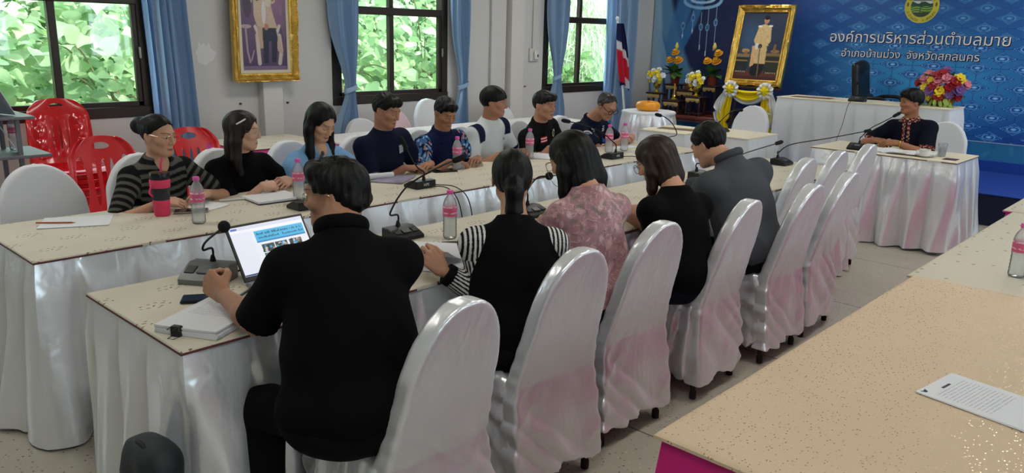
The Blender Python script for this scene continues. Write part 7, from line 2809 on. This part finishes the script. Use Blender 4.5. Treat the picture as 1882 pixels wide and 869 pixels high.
# orange round cushion
cu_ = thing('round_cushion', (8.0, 5.28, .801), 'orange ribbed round cushion on the drum shaped white table', 'cushion')
P = np.zeros((96, 16, 3))
for i in range(96):
    t = 2 * math.pi * i / 96
    for j in range(16):
        a = -math.pi / 2 + math.pi * j / 15
        r = (.075 + .065 * math.cos(a) ** .8 if abs(math.cos(a)) > 1e-6 else .075) * (1 + .022 * abs(math.sin(t * 14)) * math.cos(a))
        if j == 0 or j == 15: r = .002
        P[i, j] = (8.0 + r * math.cos(t), 5.28 + r * math.sin(t), .801 + .056 + .056 * math.sin(a) - (.010 if j == 15 else 0))
m = MB(); m.grid(P, closeu=True); m.build('cushion_body', mat('orange_satin', (232, 152, 34), .35, bump=(40, .2, .004)), cu_)
m = MB(); m.ell((8.0, 5.28, .906), (.018, .018, .009)); m.build('button', mat('dark_button', (70, 50, 40), .5), cu_)

# flags
fl_ = thing('national_flag', (9.05, 6.30, 0), 'furled red, white and navy national flag on a white pole by the third window', 'flag')
m = MB(); p0, p1 = np.array((8.99, 6.20, .02)), np.array((8.70, 6.30, 1.86)); m.tube([p0, p1], .013, 10); m.ell(p1, (.022, .022, .03)); m.build('flagpole', mat('white_paint', (224, 222, 218), .4), fl_)
P = np.zeros((44, 60, 3)); C_ = np.zeros((44, 60, 3))
for i in range(44):
    u = i / 43
    for j in range(60):
        z = 1.02 + (1.80 - 1.02) * j / 59
        q = p0 + (p1 - p0) * ((z + (u - .3) * .10 - .02) / 1.84)
        w = .055 + .075 * math.sin((1.80 - z) / .78 * math.pi * .62)
        zz = z - .12 * abs(u - .25) * ((1.80 - z) / .78)
        P[i, j] = (q[0] + (u - .35) * 2 * w, q[1] - .03 - .028 * math.sin(u * 15 + z * 3), zz)
        s_ = z + .20 * (u - .5)
        C_[i, j] = lin((30, 36, 74) if s_ > 1.50 else ((206, 204, 210) if s_ > 1.40 else ((186, 36, 52) if s_ > 1.16 - .16 * (u < .45) else ((200, 198, 206) if (u > .45 and u < .8) else (30, 36, 74)))))
m = MB(); m.grid(P); m.build('flag_cloth', CLOTHM, fl_, cols=C_.reshape(-1, 3))
m = MB(); m.lathe([(0, 0), (.13, 0), (.13, .02), (.03, .05), (.025, .16), (.014, .16)], (8.99, 6.20, .001), 20); m.build('flag_base', STEEL, fl_)
yf = thing('yellow_flag', (8.80, 6.12, 0), 'bright yellow furled flag low beside the drum shaped table', 'flag')
m = MB(); m.tube([(8.80, 6.12, .02), (8.84, 6.14, .70)], .010, 8); m.build('flagpole', mat('white_paint', (224, 222, 218), .4), yf)
P = np.zeros((40, 30, 3))
for i in range(40):
    u = i / 39
    for j in range(30):
        t = j / 29; z = .14 + .54 * t
        w = .05 + .11 * math.sin(min((1 - t) * 1.6, 1.5))
        P[i, j] = (8.80 + (u - .5) * 2 * w, 6.08 - .03 * math.sin(u * 17 + t * 2), z - .05 * abs(u - .5))
m = MB(); m.grid(P); m.build('flag_cloth', mat('yellow_cloth', (206, 172, 24), .6), yf)
m = MB(); m.lathe([(0, 0), (.11, 0), (.11, .02), (.02, .05), (.012, .12)], (8.80, 6.12, .001), 20); m.build('flag_base', STEEL, yf)

# ---------------------------------------------------------------- left edge: shelf with tent cards
sh = thing('metal_shelf', (1.2, 5.55, 0), 'dark metal two tier shelf at the left edge in front of the window', 'shelf')
SHM = mat('shelf_metal', (112, 114, 120), .45, .3)
for z, x1_, nm_ in ((.855, 1.62, 'lower_shelf'), (1.085, 1.55, 'upper_shelf')):
    m = MB(); m.box(((.7 + x1_) / 2, 5.55, z), (x1_ - .7, .42, .018), .003); m.build(nm_, SHM, sh)
for x in (.75, 1.46):
    for y in (5.38, 5.72): m = MB(); m.box((x, y, .54), (.025, .025, 1.08), .003); m.build('post', SHM, sh)
CARD = mat('clear_acrylic_card', (196, 202, 212), .2, spec=.7)
for k, (x, y, z, w, hh, rot) in enumerate(((1.36, 5.48, 1.095, .20, .17, 20), (1.22, 5.50, .865, .18, .19, 15), (1.39, 5.47, .865, .14, .18, -12))):
    r_ = thing('tent_card', (x, y, z), ['grey folded tent card on the upper shelf at the left edge', 'left grey folded tent card on the lower shelf', 'right grey folded tent card on the lower shelf beside the bottle'][k], 'card', 'tent cards on the shelf')
    R = rz3(rot)
    for sg in (-1, 1):
        m = MB(); Rr = R @ rotm(0, sg * 27, 0); m.box(np.array((x, y, z + hh * .45 + .004)) + R @ np.array((sg * hh * .235, 0, 0)), (.005, w, hh), .001, Rr @ np.array(rotm(0, -2 * sg * 27, 0))); m.build('card_face', CARD, r_)

# bag on the floor at the table corner
bg = thing('backpack', (.79, 2.08, 0), 'dark backpack standing against the skirt at the near end of the near table', 'bag')
S = SDF(); S.box((.79, 2.08, .26), (.055, .105, .258), .05); S.e((.79, 2.08, .44), (.052, .10, .10), .05); S.box((.745, 2.08, .20), (.04, .085, .15), .035, .03); S.disp = folds(.006, 18, 3.0); v, f = S.mesh(.008); put('bag_body', v, f, mat('dark_nylon', (34, 40, 44), .6, bump=(60, .3, .004)), bg)
m = MB(); m.tube(bez([(.77, 2.04, .49), (.765, 2.05, .525), (.765, 2.10, .525), (.77, 2.11, .49)], 6), .008, 8); m.build('carry_handle', mat('strap', (26, 28, 32), .7), bg)
